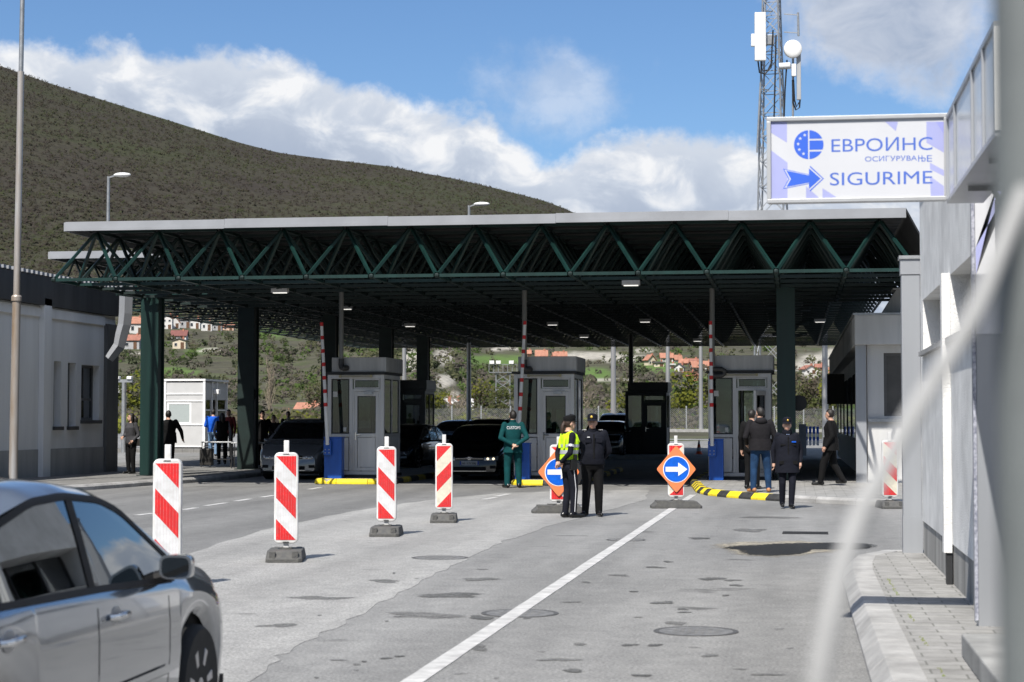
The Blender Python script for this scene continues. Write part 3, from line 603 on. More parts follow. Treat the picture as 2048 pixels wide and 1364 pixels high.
# ------------------------------------------------------------------ canopies: green space frames under corrugated roofs
def canopy(label, x0, nx, ax, y0, ny, ay, zb, zt, key, roof_over=0.55, name='canopy', back=0.55, slim=1.0):
    t = thing(name, label, 'canopy', (x0+nx*ax/2, y0+ny*ay/2, 0), 0, 'space frame canopies over the border lanes')
    off = Vector((t.location.x, t.location.y, 0))
    bn = lambda i, j: Vector((x0+i*ax, y0+j*ay, zb))-off
    tn = lambda i, j: Vector((x0+(i+.5)*ax, y0+(j+.5)*ay, zt))-off
    bars = []
    for j in range(ny+1):
        for i in range(nx+1):
            if i < nx: bars.append(('bottom_chord', bn(i, j), bn(i+1, j), .10, .085))
            if j < ny: bars.append(('bottom_chord', bn(i, j), bn(i, j+1), .09, .08))
    for j in range(ny):
        for i in range(nx):
            if i < nx-1: bars.append(('top_chord', tn(i, j), tn(i+1, j), .10, .08))
            if j < ny-1: bars.append(('top_chord', tn(i, j), tn(i, j+1), .10, .08))
            for di in (0, 1):
                for dj in (0, 1): bars.append(('diagonal_bar', bn(i+di, j+dj), tn(i, j), .075, .075))
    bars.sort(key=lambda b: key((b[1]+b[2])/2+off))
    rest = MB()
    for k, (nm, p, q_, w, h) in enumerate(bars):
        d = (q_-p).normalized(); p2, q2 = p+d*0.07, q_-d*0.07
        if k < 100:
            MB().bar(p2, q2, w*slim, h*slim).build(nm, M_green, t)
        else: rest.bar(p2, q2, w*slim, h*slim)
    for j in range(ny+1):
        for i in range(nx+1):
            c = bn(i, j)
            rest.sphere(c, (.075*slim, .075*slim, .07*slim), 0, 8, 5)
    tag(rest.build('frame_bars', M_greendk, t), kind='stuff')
    # corrugated roof sheet, ribs running across the lanes
    ya, yb = y0+ay*.5-roof_over, y0+(ny-.5)*ay+back; xa, xb = x0+ax*.5-.55, x0+(nx-.5)*ax+.55
    prof = []; y = ya; per = .36
    while y < yb: prof += [(y, 0), (y+per*.36, 0), (y+per*.5, .07), (y+per*.86, .07)]; y += per
    for nm, dz, mt in (('roof_sheet', .09, M_roof),):
        vs = []; n = len(prof)
        for x in (xa, xb): vs += [(x-off.x, p[0]-off.y, zt+dz+p[1]) for p in prof]
        for x in (xa, xb): vs += [(x-off.x, p[0]-off.y, zt+dz+.012+p[1]) for p in prof]
        f = []
        for i in range(n-1): f += [(i, i+1, n+i+1, n+i), (2*n+i, 3*n+i, 3*n+i+1, 2*n+i+1)]
        MB().add(vs, f).build(nm, mt, t)
    # folded white edge sheets
    ft, fb = zt+.185, zt-.035
    cuts = [xa+(xb-xa)*k/5 for k in range(6)]
    for k in range(5):
        m = MB(); a, b = cuts[k]-off.x+(.004 if k else 0), cuts[k+1]-off.x; yy = ya-off.y; dz = 0.012*(k % 2)-(0.05 if (k == 0) else 0)*0
        m.box(a, b, yy-.05, yy-.01, fb+dz, ft+dz); m.box(a, b, yy-.085, yy-.05, fb+dz, fb+.07+dz); m.box(a, b, yy-.01, yy+.25, ft-.02+dz, ft+dz)
        m.build('fascia_sheet', M_fascia, t)
    m = MB(); m.box(xa-off.x-.05, xa-off.x-.004, ya-off.y-.03, yb-off.y, fb, ft-.01); m.build('side_fascia', M_fascia, t)
    return t, (xa, xb, ya, yb, ft, fb)
M_fascia = mat('white_folded_sheet', (0.31, 0.32, 0.34), 0.42, 0.15, 0.12, 1.2, streak=False)
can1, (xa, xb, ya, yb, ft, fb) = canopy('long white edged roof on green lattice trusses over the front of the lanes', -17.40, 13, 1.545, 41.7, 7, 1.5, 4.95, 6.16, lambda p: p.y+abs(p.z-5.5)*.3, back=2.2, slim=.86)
# sloping corrugated cheek at the right end of the front canopy
m = MB(); vs = []; n = 0; y = ya
while y < yb:
    for (dy, dn) in ((0, 0), (.10, 0), (.14, .05), (.24, .05)):
        for (x, z) in ((xb-.02, ft-.02), (xb+.78, 4.80)): vs.append((x-can1.location.x+dn*.8, y+dy-can1.location.y, z+dn*.6))
        n += 1
    y += .28
m.add(vs, [(2*i, 2*i+1, 2*i+3, 2*i+2) for i in range(n-1)]).build('side_cladding', M_roof, can1)
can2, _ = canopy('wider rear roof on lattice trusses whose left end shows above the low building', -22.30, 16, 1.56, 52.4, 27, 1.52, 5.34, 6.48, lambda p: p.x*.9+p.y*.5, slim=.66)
# ceiling lamps
for (px, py, c) in [(560, 581, can1), (692, 615, can2), (820, 650, can2), (1105, 647, can2), (1290, 641, can2), (1168, 672, can2), (1395, 680, can2), (1640, 641, can2), (1262, 566, can1)]:
    zz = 4.88 if c is can1 else 5.25
    r = ray(px, py); p = CAM+r*((zz-CAMH)/r.z)
    if p.y > 92: p = Vector((p.x, 90, zz))
    lx, ly = p.x-c.location.x, p.y-c.location.y
    l_ = MB().box(lx-.21, lx+.21, ly-.09, ly+.09, zz-.05, zz+.06).build('ceiling_lamp', M_grey_al, c)
    MB().box(lx-.17, lx+.17, ly-.06, ly+.06, zz-.07, zz-.052).build('diffuser', M_lamp, l_)

# columns
def column(x, y, label, w=.44, mt=None, top=5.0, base=0.12):
    t = thing('canopy_column', label, 'column', (x, y, base), 0, 'green steel columns carrying the canopies'); mt = mt or M_green
    m = MB(); h = w/2
    m.box(-h, h, -h+.0, -h+.03, 0, top-base); m.box(-h, h, h-.03, h, 0, top-base); m.box(-h+.05, h-.05, -h+.03, h-.03, 0, top-base)
    m.build('shaft', mt, t, bevel=.008)
    MB().box(-h-.07, h+.07, -h-.07, h+.07, -.005, .025).build('base_plate', M_greendk, t)
    m = MB()
    for sx in (-1, 1):
        for sy in (-1, 1): m.bar((sx*h*.8, sy*h*.8, top-base-.03), (sx*.75, sy*.75, top-base+(.02 if top < 5.2 else .05)), .10)
    m.build('head_brackets', M_greendk, t)
    return t
cA = G(303, 951, .12); XL = -16.75
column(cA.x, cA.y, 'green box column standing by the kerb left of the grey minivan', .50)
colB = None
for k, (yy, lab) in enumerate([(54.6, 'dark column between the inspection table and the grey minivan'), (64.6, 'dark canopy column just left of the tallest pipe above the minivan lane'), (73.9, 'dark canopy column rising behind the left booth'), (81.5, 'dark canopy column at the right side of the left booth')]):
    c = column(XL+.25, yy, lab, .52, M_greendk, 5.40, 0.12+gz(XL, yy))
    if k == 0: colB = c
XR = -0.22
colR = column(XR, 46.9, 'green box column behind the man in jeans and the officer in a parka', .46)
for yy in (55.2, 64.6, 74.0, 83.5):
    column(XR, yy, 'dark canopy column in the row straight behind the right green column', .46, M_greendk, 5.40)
# round dark sign backs clamped to columns
def round_back(px, py, Y, r, label, arm):
    p = onY(px, py, Y); t = thing('round_sign', label, 'sign', p)
    m = MB(); m.lathe([(r*.2, .03), (r*.92, .028), (r, .015), (r, -.015), (r*.97, -.02)], axis='y', n=28); m.build('disc', M_black, t)
    MB().box(min(0, arm), max(0, arm), .03, .06, -.03, .03).build('clamp', M_dark, t)
round_back(496, 789, 54.5, .26, 'dark back of a round sign on the column left of the minivan', -.4)
round_back(1598, 806, 47.0, .20, 'dark back of a round sign on the right green column', -.25)
round_back(848, 800, 81.0, .30, 'dark back of a round sign right of the left booth', -.3)

# ------------------------------------------------------------------ pavements, islands
M_pave = None
def paving(name, c1, c2, cm, sx, sy, mort=0.02):
    m = bpy.data.materials.new(name); m.use_nodes = True; n = m.node_tree; b = n.nodes['Principled BSDF']; l = n.links.new
    tc = n.nodes.new('ShaderNodeTexCoord'); br = n.nodes.new('ShaderNodeTexBrick'); l(tc.outputs['Object'], br.inputs['Vector'])
    br.inputs['Color1'].default_value = C3(c1); br.inputs['Color2'].default_value = C3(c2); br.inputs['Mortar'].default_value = C3(cm)
    br.inputs['Scale'].default_value = 1; br.inputs['Brick Width'].default_value = sx; br.inputs['Row Height'].default_value = sy; br.inputs['Mortar Size'].default_value = mort*.35
    nz = n.nodes.new('ShaderNodeTexNoise'); nz.inputs['Scale'].default_value = 3; nz.inputs['Detail'].default_value = 7; nz.inputs['Roughness'].default_value = .7; l(tc.outputs['Object'], nz.inputs['Vector'])
    r = n.nodes.new('ShaderNodeValToRGB'); l(nz.outputs['Fac'], r.inputs[0]); r.color_ramp.elements[0].position = .3; r.color_ramp.elements[0].color = (.62, .62, .6, 1); r.color_ramp.elements[1].position = .7; r.color_ramp.elements[1].color = (1.15, 1.15, 1.14, 1)
    x = n.nodes.new('ShaderNodeMixRGB'); x.blend_type = 'MULTIPLY'; x.inputs[0].default_value = 1; l(br.outputs['Color'], x.inputs[1]); l(r.outputs[0], x.inputs[2]); l(x.outputs[0], b.inputs['Base Color'])
    b.inputs['Roughness'].default_value = .9
    bp = n.nodes.new('ShaderNodeBump'); bp.inputs['Strength'].default_value = .6; bp.inputs['Distance'].default_value = .01; bp.invert = True; l(br.outputs['Fac'], bp.inputs['Height']); l(bp.outputs[0], b.inputs['Normal'])
    return m
M_pave = paving('pavement_slabs', (0.27, 0.265, 0.26), (0.31, 0.305, 0.295), (0.16, 0.16, 0.15), .40, .20, .02)
M_pave2 = paving('pavement_blocks', (0.19, 0.187, 0.182), (0.225, 0.22, 0.213), (0.09, 0.09, 0.085), .5, .25, .02)
M_kerb = mat('kerb_stone', (0.34, 0.335, 0.325), 0.85, 0, .3, 3, .3, 40)
def slab(name, poly, z0, z1, mt):
    poly = [(p[0], p[1], z0) for p in poly]
    return struct(MB().prism(poly, (0, 0, z1-z0), 0).build(name, mt))
def kerb(pts, mts, w=.17, h=.135, seg=.75, chamf=.05, z=0.0):
    """kerb stones laid along a line; the outer (road) side is the right of the walking direction. mts alternates per stone"""
    pts = [Vector((p[0], p[1], 0)) for p in pts]; cum = [0]
    for a, b in zip(pts, pts[1:]): cum.append(cum[-1]+(b-a).length)
    def at(s):
        s = min(max(s, 0), cum[-1]-1e-5)
        for i in range(len(pts)-1):
            if s <= cum[i+1]: return pts[i]+(pts[i+1]-pts[i])*((s-cum[i])/(cum[i+1]-cum[i]))
    s = 0; k = 0; n = max(1, round(cum[-1]/seg)); seg = cum[-1]/n
    def nrm(s):
        d = (at(s+.05)-at(s-.05)); d.z = 0; d = d.normalized(); return Vector((d.y, -d.x, 0))
    for k in range(n):
        a, b = at(k*seg+.006), at((k+1)*seg-.006); na, nb = nrm(k*seg+.006), nrm((k+1)*seg-.006); zz = Vector((0, 0, 1))
        prof = [(0, 0), (0, h-chamf), (-chamf, h), (-w, h), (-w, 0)]
        vs = [a+na*p+zz*(q_+z) for p, q_ in prof]+[b+nb*p+zz*(q_+z) for p, q_ in prof]
        fs = [(i, (i+1) % 5, (i+1) % 5+5, i+5) for i in range(5)]+[(4, 3, 2, 1, 0), (5, 6, 7, 8, 9)]
        struct(MB().add(vs, fs).build('kerb', mts[k % len(mts)], bevel=.006))
# left pavement
KL = [G(-420, 1012)[:2], G(60, 987)[:2], G(172, 981)[:2], G(240, 976)[:2], G(302, 971)[:2], (-15.35, 46.6), (-15.25, 48.0), (-15.25, 60), (-15.25, 88)]
KL = [(x, y) for x, y in KL]
kerb(KL[:8], [M_kerb], seg=1.0)
ins = [(x-.16 if i > 4 else x-.03, y+.16 if i < 5 else y) for i, (x, y) in enumerate(KL)]
slab('pavement', [p for p in ins[:7]]+[(-15.42, 53), (-40, 53), (-40, 35)], -.05, .125, M_pave2)
for a, b in ((53, 62), (62, 75), (75, 88)):
    za, zb_ = gz(-25, a)+.12, gz(-25, b)+.12
    struct(MB().add([(-22.5, a, za), (-15.42, a, .125), (-15.42, b, .125), (-22.5, b, zb_)], [(0, 1, 2, 3)]).build('pavement', M_pave2))
# islands under the booths
def island(x0, x1, y0, y1, cols):
    kerb([(x0, y1), (x0, y0+.35), (x0+.30, y0), (x1-.30, y0), (x1, y0+.35), (x1, y1)][1:5], cols, seg=(x1-x0-.6)/2+.01, chamf=.08)
    kerb([(x0, y1), (x0, y0+.36)], [M_blackp, M_yellowdk], seg=1.0); kerb([(x1, y0+.36), (x1, y1)], [M_blackp, M_yellowdk], seg=1.0)
    slab('traffic_island', [(x0+.15, y0+.42), (x0+.36, y0+.15), (x1-.36, y0+.15), (x1-.15, y0+.42), (x1-.15, y1), (x0+.15, y1)], 0, .125, M_conc)
M_yellowdk = mat('worn_yellow_paint', (0.55, 0.42, 0.03), 0.7, 0, 0.5, 6, col2=(0.2, 0.18, 0.1))
YI = 45.75
island(onY(622, 965, YI).x, -10.05, YI, 58, [M_yellow, M_yellow, M_yellow])
island(onY(1018, 970, YI-.2).x, -5.35, YI-.2, 58, [M_yellow, M_yellow, M_blackp])
# right island with black and yellow kerb, paved, reaching the right building
KR = [(-2.62, 58), (-2.62, 46.5), G(1383, 974)[:2], G(1391, 985)[:2], G(1412, 991)[:2], G(1450, 995)[:2], G(1500, 999)[:2], G(1560, 1003)[:2]]
kerb(KR[2:], [M_yellow, M_blackp], seg=.52, chamf=.09, w=.22); kerb(KR[:3], [M_blackp, M_yellowdk], seg=1)
KR2 = [G(1560, 1003)[:2], G(1650, 1008)[:2], G(1740, 1012)[:2], G(1800, 1014)[:2], G(1900, 1018)[:2]]
kerb(KR2, [M_kerb], seg=1.0)
def inset(pts, d):
    out = []
    for i, p in enumerate(pts):
        a = Vector(pts[max(i-1, 0)][:2]); b = Vector(pts[min(i+1, len(pts)-1)][:2]); t_ = (b-a).normalized(); out.append((p[0]-t_.y*d, p[1]+t_.x*d))
    return out
slab('pavement', inset(KR, .16)+inset(KR2, .16)[1:]+[(9, 37), (9, 60), (-2.4, 60)], -.02, .125, M_pave)
# near right pavement along the wall
KN = [(1.9, 22.3), (1.15, 22.25), (.75, 21.9), (.55, 21.0), (.47, 19.5), (.455, 16), (.455, 10), (.455, 2)]
kerb(KN, [M_kerb], seg=1.0, w=.30, h=.13, chamf=.10)
slab('pavement', [(x+.26, y-(.26 if i < 3 else 0)) for i, (x, y) in enumerate(KN)]+[(4, 2), (4, 22.0)], -.02, .1265, M_pave)
M_moss = mat('joint_moss', (0.10, 0.14, 0.03), 0.9, 0, .5, 20, col2=(0.16, .15, .09))
q = random.Random(5); mb = MB()
for k in range(260):
    y = q.uniform(10.2, 19.5); x = .86+q.uniform(-.012, .012)+(0.005 if y > 14 else 0); s = q.uniform(.004, .010)
    if vnoise(np.array(y*1.3), np.array(0.0), 3) < .42: continue
    mb.add([(x-s, y-s, .128), (x+s, y-s, .128), (x, y+s, .128), (x, y, .128+s*.9)], [(0, 1, 3), (1, 2, 3), (2, 0, 3)])
tag(mb.build('grass', M_moss), 'thin green grass growing in the joint of the right pavement', 'grass', kind='stuff')

# ------------------------------------------------------------------ booths
M_bpanel = mat('booth_panel', (0.66, 0.655, 0.645), 0.5, .05, .14, 2.0, streak=True)
M_bhead = mat('booth_header', (0.47, 0.465, 0.455), .5, .05, .3, 2.4, streak=True)
M_paper = mat('paper_blind', (0.55, 0.55, 0.53), .8, 0, .06, 3)
M_dkbooth = mat('dark_booth_panel', (0.05, 0.052, 0.055), .5, .1, .2, 2.4, streak=True)
def booth(x, y, label, blinds=False, open_door=False, dark=False, z=.125, W=1.56, Dp=2.0, group='booths in the lanes', fixtures=True):
    fm, pm, hm = (M_dkbooth,)*3 if dark else (M_grey_al, M_bpanel, M_bhead)
    t = thing('inspection_booth', label, 'booth', (x, y, z), 0, group)
    f = MB(); h = W/2; T_ = .06
    MB().box(-h-.04, h+.04, -.03, Dp+.03, 0, .08).build('plinth', M_dark, t)
    f.box(-h, -h+.10, 0, .10, .08, 2.68); f.box(h-.10, h, 0, .10, .08, 2.68); f.box(-h, -h+.10, Dp-.10, Dp, .08, 2.68); f.box(h-.10, h, Dp-.10, Dp, .08, 2.68)
    mx = -.13
    f.box(mx-.045, mx+.045, .01, .09, .17, 2.57)
    f.box(-h+.10, h-.10, .005, .095, 2.57, 2.68); f.box(-h+.10, h-.10, .005, .095, .08, .17)
    f.box(-h+.10, mx-.045, .01, .09, 1.06, 1.14)
    for sx in (-1, 1):
        f.box(sx*h-(.06 if sx > 0 else -.0), sx*h+(.0 if sx > 0 else .06), .10, Dp-.10, 2.57, 2.68)
        f.box(sx*h-(.06 if sx > 0 else -.0), sx*h+(.0 if sx > 0 else .06), .10, Dp-.10, 1.06, 1.14)
        f.box(sx*h-(.06 if sx > 0 else -.0), sx*h+(.0 if sx > 0 else .06), Dp*.5-.03, Dp*.5+.03, 1.14, 2.57)
    f.box(-h+.10, h-.10, Dp-.095, Dp-.005, 2.57, 2.68); f.box(-h+.10, h-.10, Dp-.095, Dp-.005, 1.06, 1.14); f.box(-.03, .03, Dp-.09, Dp-.01, 1.14, 2.57)
    # door frame and transom rails
    d0, d1 = mx+.045, h-.10
    f.box(d0, d1, .015, .085, 2.24, 2.31); f.box(d0, d0+.05, .012, .088, .17, 2.24); f.box(d1-.05, d1, .012, .088, .17, 2.24)
    f.build('frame', fm, t, bevel=.006)
    g = MB(); g.box(-h+.12, mx-.065, .035, .05, .19, 1.04); g.build('lower_panel', pm, t)
    for sx in (-1, 1): MB().box(sx*h-.045 if sx > 0 else sx*h+.02, sx*h-.02 if sx > 0 else sx*h+.045, .10, Dp-.10, .10, 1.06).build('side_panel', pm, t)
    MB().box(-h+.10, h-.10, Dp-.06, Dp-.04, .10, 1.06).build('rear_panel', pm, t)
    # windows: gasket frame with one pane
    def window(x0, x1, z0, z1, yy, nm='window', gl=None):
        m = MB(); e = .025
        m.box(x0, x0+e, yy-.012, yy+.012, z0, z1); m.box(x1-e, x1, yy-.012, yy+.012, z0, z1); m.box(x0+e, x1-e, yy-.012, yy+.012, z1-e, z1); m.box(x0+e, x1-e, yy-.012, yy+.012, z0, z0+e)
        o = m.build(nm, M_dark, t)
        MB().box(x0+e, x1-e, yy-.003, yy+.003, z0+e, z1-e).build('pane', gl or M_glass, o); return o
    w1 = window(-h+.105, mx-.05, 1.145, 2.565, .05)
    window(-h+.10, -.03, 1.145, 2.565, Dp-.05, 'rear_window'); window(.03, h-.10, 1.145, 2.565, Dp-.05, 'rear_window')
    for sx in (-1, 1):
        for ya_, yb_ in ((.10, Dp*.5-.03), (Dp*.5+.03, Dp-.10)):
            m = MB(); xx = sx*(h-.03); e = .025
            m.box(xx-.012, xx+.012, ya_, ya_+e, 1.145, 2.565); m.box(xx-.012, xx+.012, yb_-e, yb_, 1.145, 2.565); m.box(xx-.012, xx+.012, ya_+e, yb_-e, 2.54, 2.565); m.box(xx-.012, xx+.012, ya_+e, yb_-e, 1.145, 1.17)
            o = m.build('side_window', M_dark, t); MB().box(xx-.003, xx+.003, ya_+e, yb_-e, 1.17, 2.54).build('pane', M_glass, o)
    # transom window
    m = MB(); m.box(d0+.03, d1-.02, .02, .08, 2.315, 2.345); m.box(d0+.03, d1-.02, .02, .08, 2.535, 2.565); m.box(d0+.03, d0+.06, .02, .08, 2.345, 2.535); m.box(d1-.05, d1-.02, .02, .08, 2.345, 2.535)
    tr = m.build('transom', fm, t); m = MB().box(d0+.06, d1-.05, .045, .05, 2.345, 2.535); m.build('pane', M_glass, tr)
    m = MB(); 
    for q_ in ((d0+.06, d1-.05, 2.345, 2.36), (d0+.06, d1-.05, 2.52, 2.535)): m.box(q_[0], q_[1], .038, .056, q_[2], q_[3])
    m.build('gasket', M_dark, tr)
    # door
    dw = d1-d0-.10; m = MB()
    m.box(0, .075, -.03, .03, .18, 2.235); m.box(dw-.075, dw, -.03, .03, .18, 2.235); m.box(.075, dw-.075, -.03, .03, 2.12, 2.235); m.box(.075, dw-.075, -.03, .03, .18, .27); m.box(.075, dw-.075, -.03, .03, 1.05, 1.15)
    dr = m.build('door', fm, t, bevel=.005); dr.location = (d0+.05, .05, 0)
    MB().box(.085, dw-.085, -.012, .012, .28, 1.04).build('door_panel', pm, dr)
    m = MB(); e = .02; a0, a1 = .075, dw-.075
    m.box(a0, a0+e, -.014, .014, 1.15, 2.12); m.box(a1-e, a1, -.014, .014, 1.15, 2.12); m.box(a0+e, a1-e, -.014, .014, 2.1, 2.12); m.box(a0+e, a1-e, -.014, .014, 1.15, 1.17)
    m.build('gasket', M_dark, dr); MB().box(a0+e, a1-e, -.003, .003, 1.17, 2.10).build('pane', M_glass, dr)
    m = MB(); m.box(.015, .045, -.045, -.03, .98, 1.18); m.bar((.03, -.06, 1.12), (.16, -.06, 1.12), .02); m.bar((.03, -.03, 1.12), (.03, -.065, 1.12), .02); m.build('handle', M_chrome, dr)
    if fixtures:
        m = MB(); m.box(dw*.42, dw*.42+.22, -.085, -.03, 2.16, 2.22); m.bar((dw*.5, -.09, 2.23), (dw*.85, -.05, 2.25), .02); m.build('door_closer', M_galv, dr)
    if open_door: dr.location = (d1-.05, .05, 0); dr.rotation_euler = (0, 0, rad(180+68))
    # header box, eave, tube lamp
    MB().box(-h-.05, h+.05, -.06, Dp+.06, 2.685, 2.745).build('eave', M_dark if not dark else fm, t)
    MB().box(-h+.11, h+.06, .0, Dp+.05, 2.75, 3.13).build('header', hm, t, bevel=.01)
    if fixtures:
        m = MB(); m.box(-.36, .40, -.115, -.075, 2.615, 2.66); m.build('tube_lamp', M_tube, t)
        MB().box(-.42, -.36, -.125, -.06, 2.605, 2.67).build('lamp_holder', M_brass, t); MB().box(.40, .46, -.125, -.06, 2.605, 2.67).build('lamp_holder', M_brass, t)
    # inside: desk, chair back
    m = MB(); m.box(-h+.06, -.15, .12, Dp-.2, .86, .9); m.box(-h+.06, -.6, .3, .34, .1, .86); m.build('desk', M_black, t)
    m = MB(); m.box(-.3, .18, 1.0, 1.08, .75, 1.28); m.box(-.3, .18, .65, 1.05, .5, .56); m.tube([(-.06, .85, .08), (-.06, .85, .5)], .03); m.build('office_chair', M_black, t, bevel=.02)
    if not dark and not blinds: MB().box(-h+.42, -h+.50, .030, .034, 1.20, 1.31).build('notice', M_paper, w1); MB().box(-h+.14, -h+.26, .030, .034, 2.1, 2.24).build('notice', M_paper, w1)
    if blinds:
        MB().box(-h+.13, mx-.07, .062, .068, 1.75, 2.53).build('paper_blind', M_paper, t)
        MB().box(d0+.18, d1-.18, .075, .08, 1.78, 2.10).build('paper_blind', M_paper, t); MB().box(d0+.09, d1-.15, .056, .06, 2.37, 2.51).build('paper_blind', M_paper, t)
    return t
M_tube = mat('yellowed_tube_cover', (0.33, 0.30, 0.22), .4, 0, .15, 5); M_brass = mat('yellowed_lamp_cap', (0.40, 0.35, 0.20), .5)
YB = 47.0
bx = lambda px: onY(px, 900, YB).x
booth(bx(711), YB, 'grey aluminium booth behind the left blue barrier cabinet, glass panes clear', W=bx(768)-bx(655))
booth(bx(1088), YB, 'grey aluminium booth with white blinds behind the customs officer', blinds=True, W=1.56)
booth(bx(1480), YB, 'grey aluminium booth with open door where the man in jeans stands', open_door=True, W=1.58)
p = P(1292, 880, 80.5); booth(p.x, p.y, 'unlit black booth far down the middle lane', dark=True, W=1.80, fixtures=False)
p = P(826, 880, 76); booth(p.x-.35, p.y, 'unlit booth glimpsed behind the left grey booth', dark=True, W=1.7, fixtures=False)
for x in (-6.45,):
    slab('traffic_island', [(-7.6, 76), (-5.3, 76), (-5.3, 84), (-7.6, 84)], 0, .12, M_conc)
# down pipes from the canopy to the booth headers
M_pipe = mat('grey_pipe', (0.20, 0.20, 0.19), .5, .1, .3, 4, streak=True); M_pipedk = mat('pipe_elbow', (0.05, 0.05, 0.05), .5)
for px, ytop, ybot, bend, lab in [(683, 570, 722, 1, 'grey drain pipe running from the canopy to the left booth'), (1049, 560, 724, 1, 'grey drain pipe running from the canopy to the middle booth'), (1424, 556, 735, 2, 'grey drain pipe with black elbow beside the right booth')]:
    a = onY(px, ytop, YB-.1); b = onY(px, ybot, YB-.1); a.z = 4.95; b.x = a.x
    t = thing('drain_pipe', lab, 'pipe', b); h = a.z-b.z
    MB().tube([(0, 0, 0), (0, 0, h)], .062, 14).build('pipe', M_pipe, t, smooth=40)
    m = MB()
    if bend == 1: m.tube([(0, 0, .06), (0, 0, -.10), (.02, -.02, -.17), (.07, -.05, -.19), (.12, .0, -.18), (.13, .08, -.18)], .075, 12)
    else: m.tube([(0, 0, .05), (0, 0, -.02), (.06, -.02, -.04), (.22, -.03, -.04), (.30, -.03, -.08), (.30, -.02, -.16), (.24, -.02, -.20), (.02, -.02, -.20)], .06, 12)
    m.build('elbow', M_pipedk, t, smooth=50)
p = P(1262, 768, 80.5); MBp = MB().tube([(0, 0, 0), (0, 0, 5.3-p.z)], .10, 12).build('drain_pipe', M_black, loc=p, smooth=40); tag(MBp, 'black pipe rising from the unlit booth to the canopy', 'pipe')

# ------------------------------------------------------------------ barriers
def barrier(px0, px1, ytop, tipx, tipy, pivx, pivy, label, Y=46.35):
    a = onY(px0, 960, Y); b = onY(px1, 960, Y); top = onY(px0, ytop, Y).z
    t = thing('lift_barrier', label, 'barrier', ((a.x+b.x)/2, Y, .125), 0, 'lift barriers in front of the booths'); o = Vector(t.location)
    hw = (b.x-a.x)/2; h = top-.125
    MB().box(-hw, hw, 0, .30, 0, h).build('cabinet', M_blue, t, bevel=.012)
    MB().box(-hw-.01, hw+.01, -.008, .31, h, h+.03).build('cabinet_lid', M_blue, t)
    piv = onY(pivx, pivy, Y-.08)-o; tip = onY(tipx, tipy, Y-.08)-o; d = (tip-piv).normalized()
    m = MB(); m.box(piv.x-.10, piv.x+.10, -.10, -.01, piv.z-.36, piv.z+.02); m.build('arm_bracket', M_blue, t, bevel=.012)
    m = MB()
    for zz in (-.3, -.22, -.06): m.lathe([(.014, -.018), (.014, 0)], (piv.x+.05, -.10, piv.z+zz), 'y', 8); m.lathe([(.014, -.018), (.014, 0)], (piv.x-.05, -.10, piv.z+zz), 'y', 8)
    m.build('bolt', M_galv, t)
    Ln = (tip-piv).length; m = MB(); nseg = 60
    per = 26.0/230*Ln; s = 0
    arm = MB().tube([piv-d*.1, piv+d*Ln], [.050, .038], 14).build('arm', M_white, t, smooth=50)
    k = 0
    bands = []
    s = Ln-.04
    while s > Ln*.2 and k < 8:
        c = piv+d*s; r = .050-.012*s/Ln+.004
        MB().tube([c-d*.055, c+d*.04], r, 14).build('red_band', M_red, arm, smooth=50); s -= per; k += 1
    return t
barrier(648, 683, 876, 643, 645, 655, 882, 'blue cabinet with raised striped arm by the left booth')
barrier(1030, 1059, 888, 1050, 642, 1036, 895, 'blue cabinet with raised striped arm behind the customs officer')
barrier(1418, 1447, 880, 1421, 642, 1424, 884, 'blue cabinet with raised striped arm by the right booth')
m = MB(); p = P(1350, 922, 84); q2 = P(1415, 921, 84)
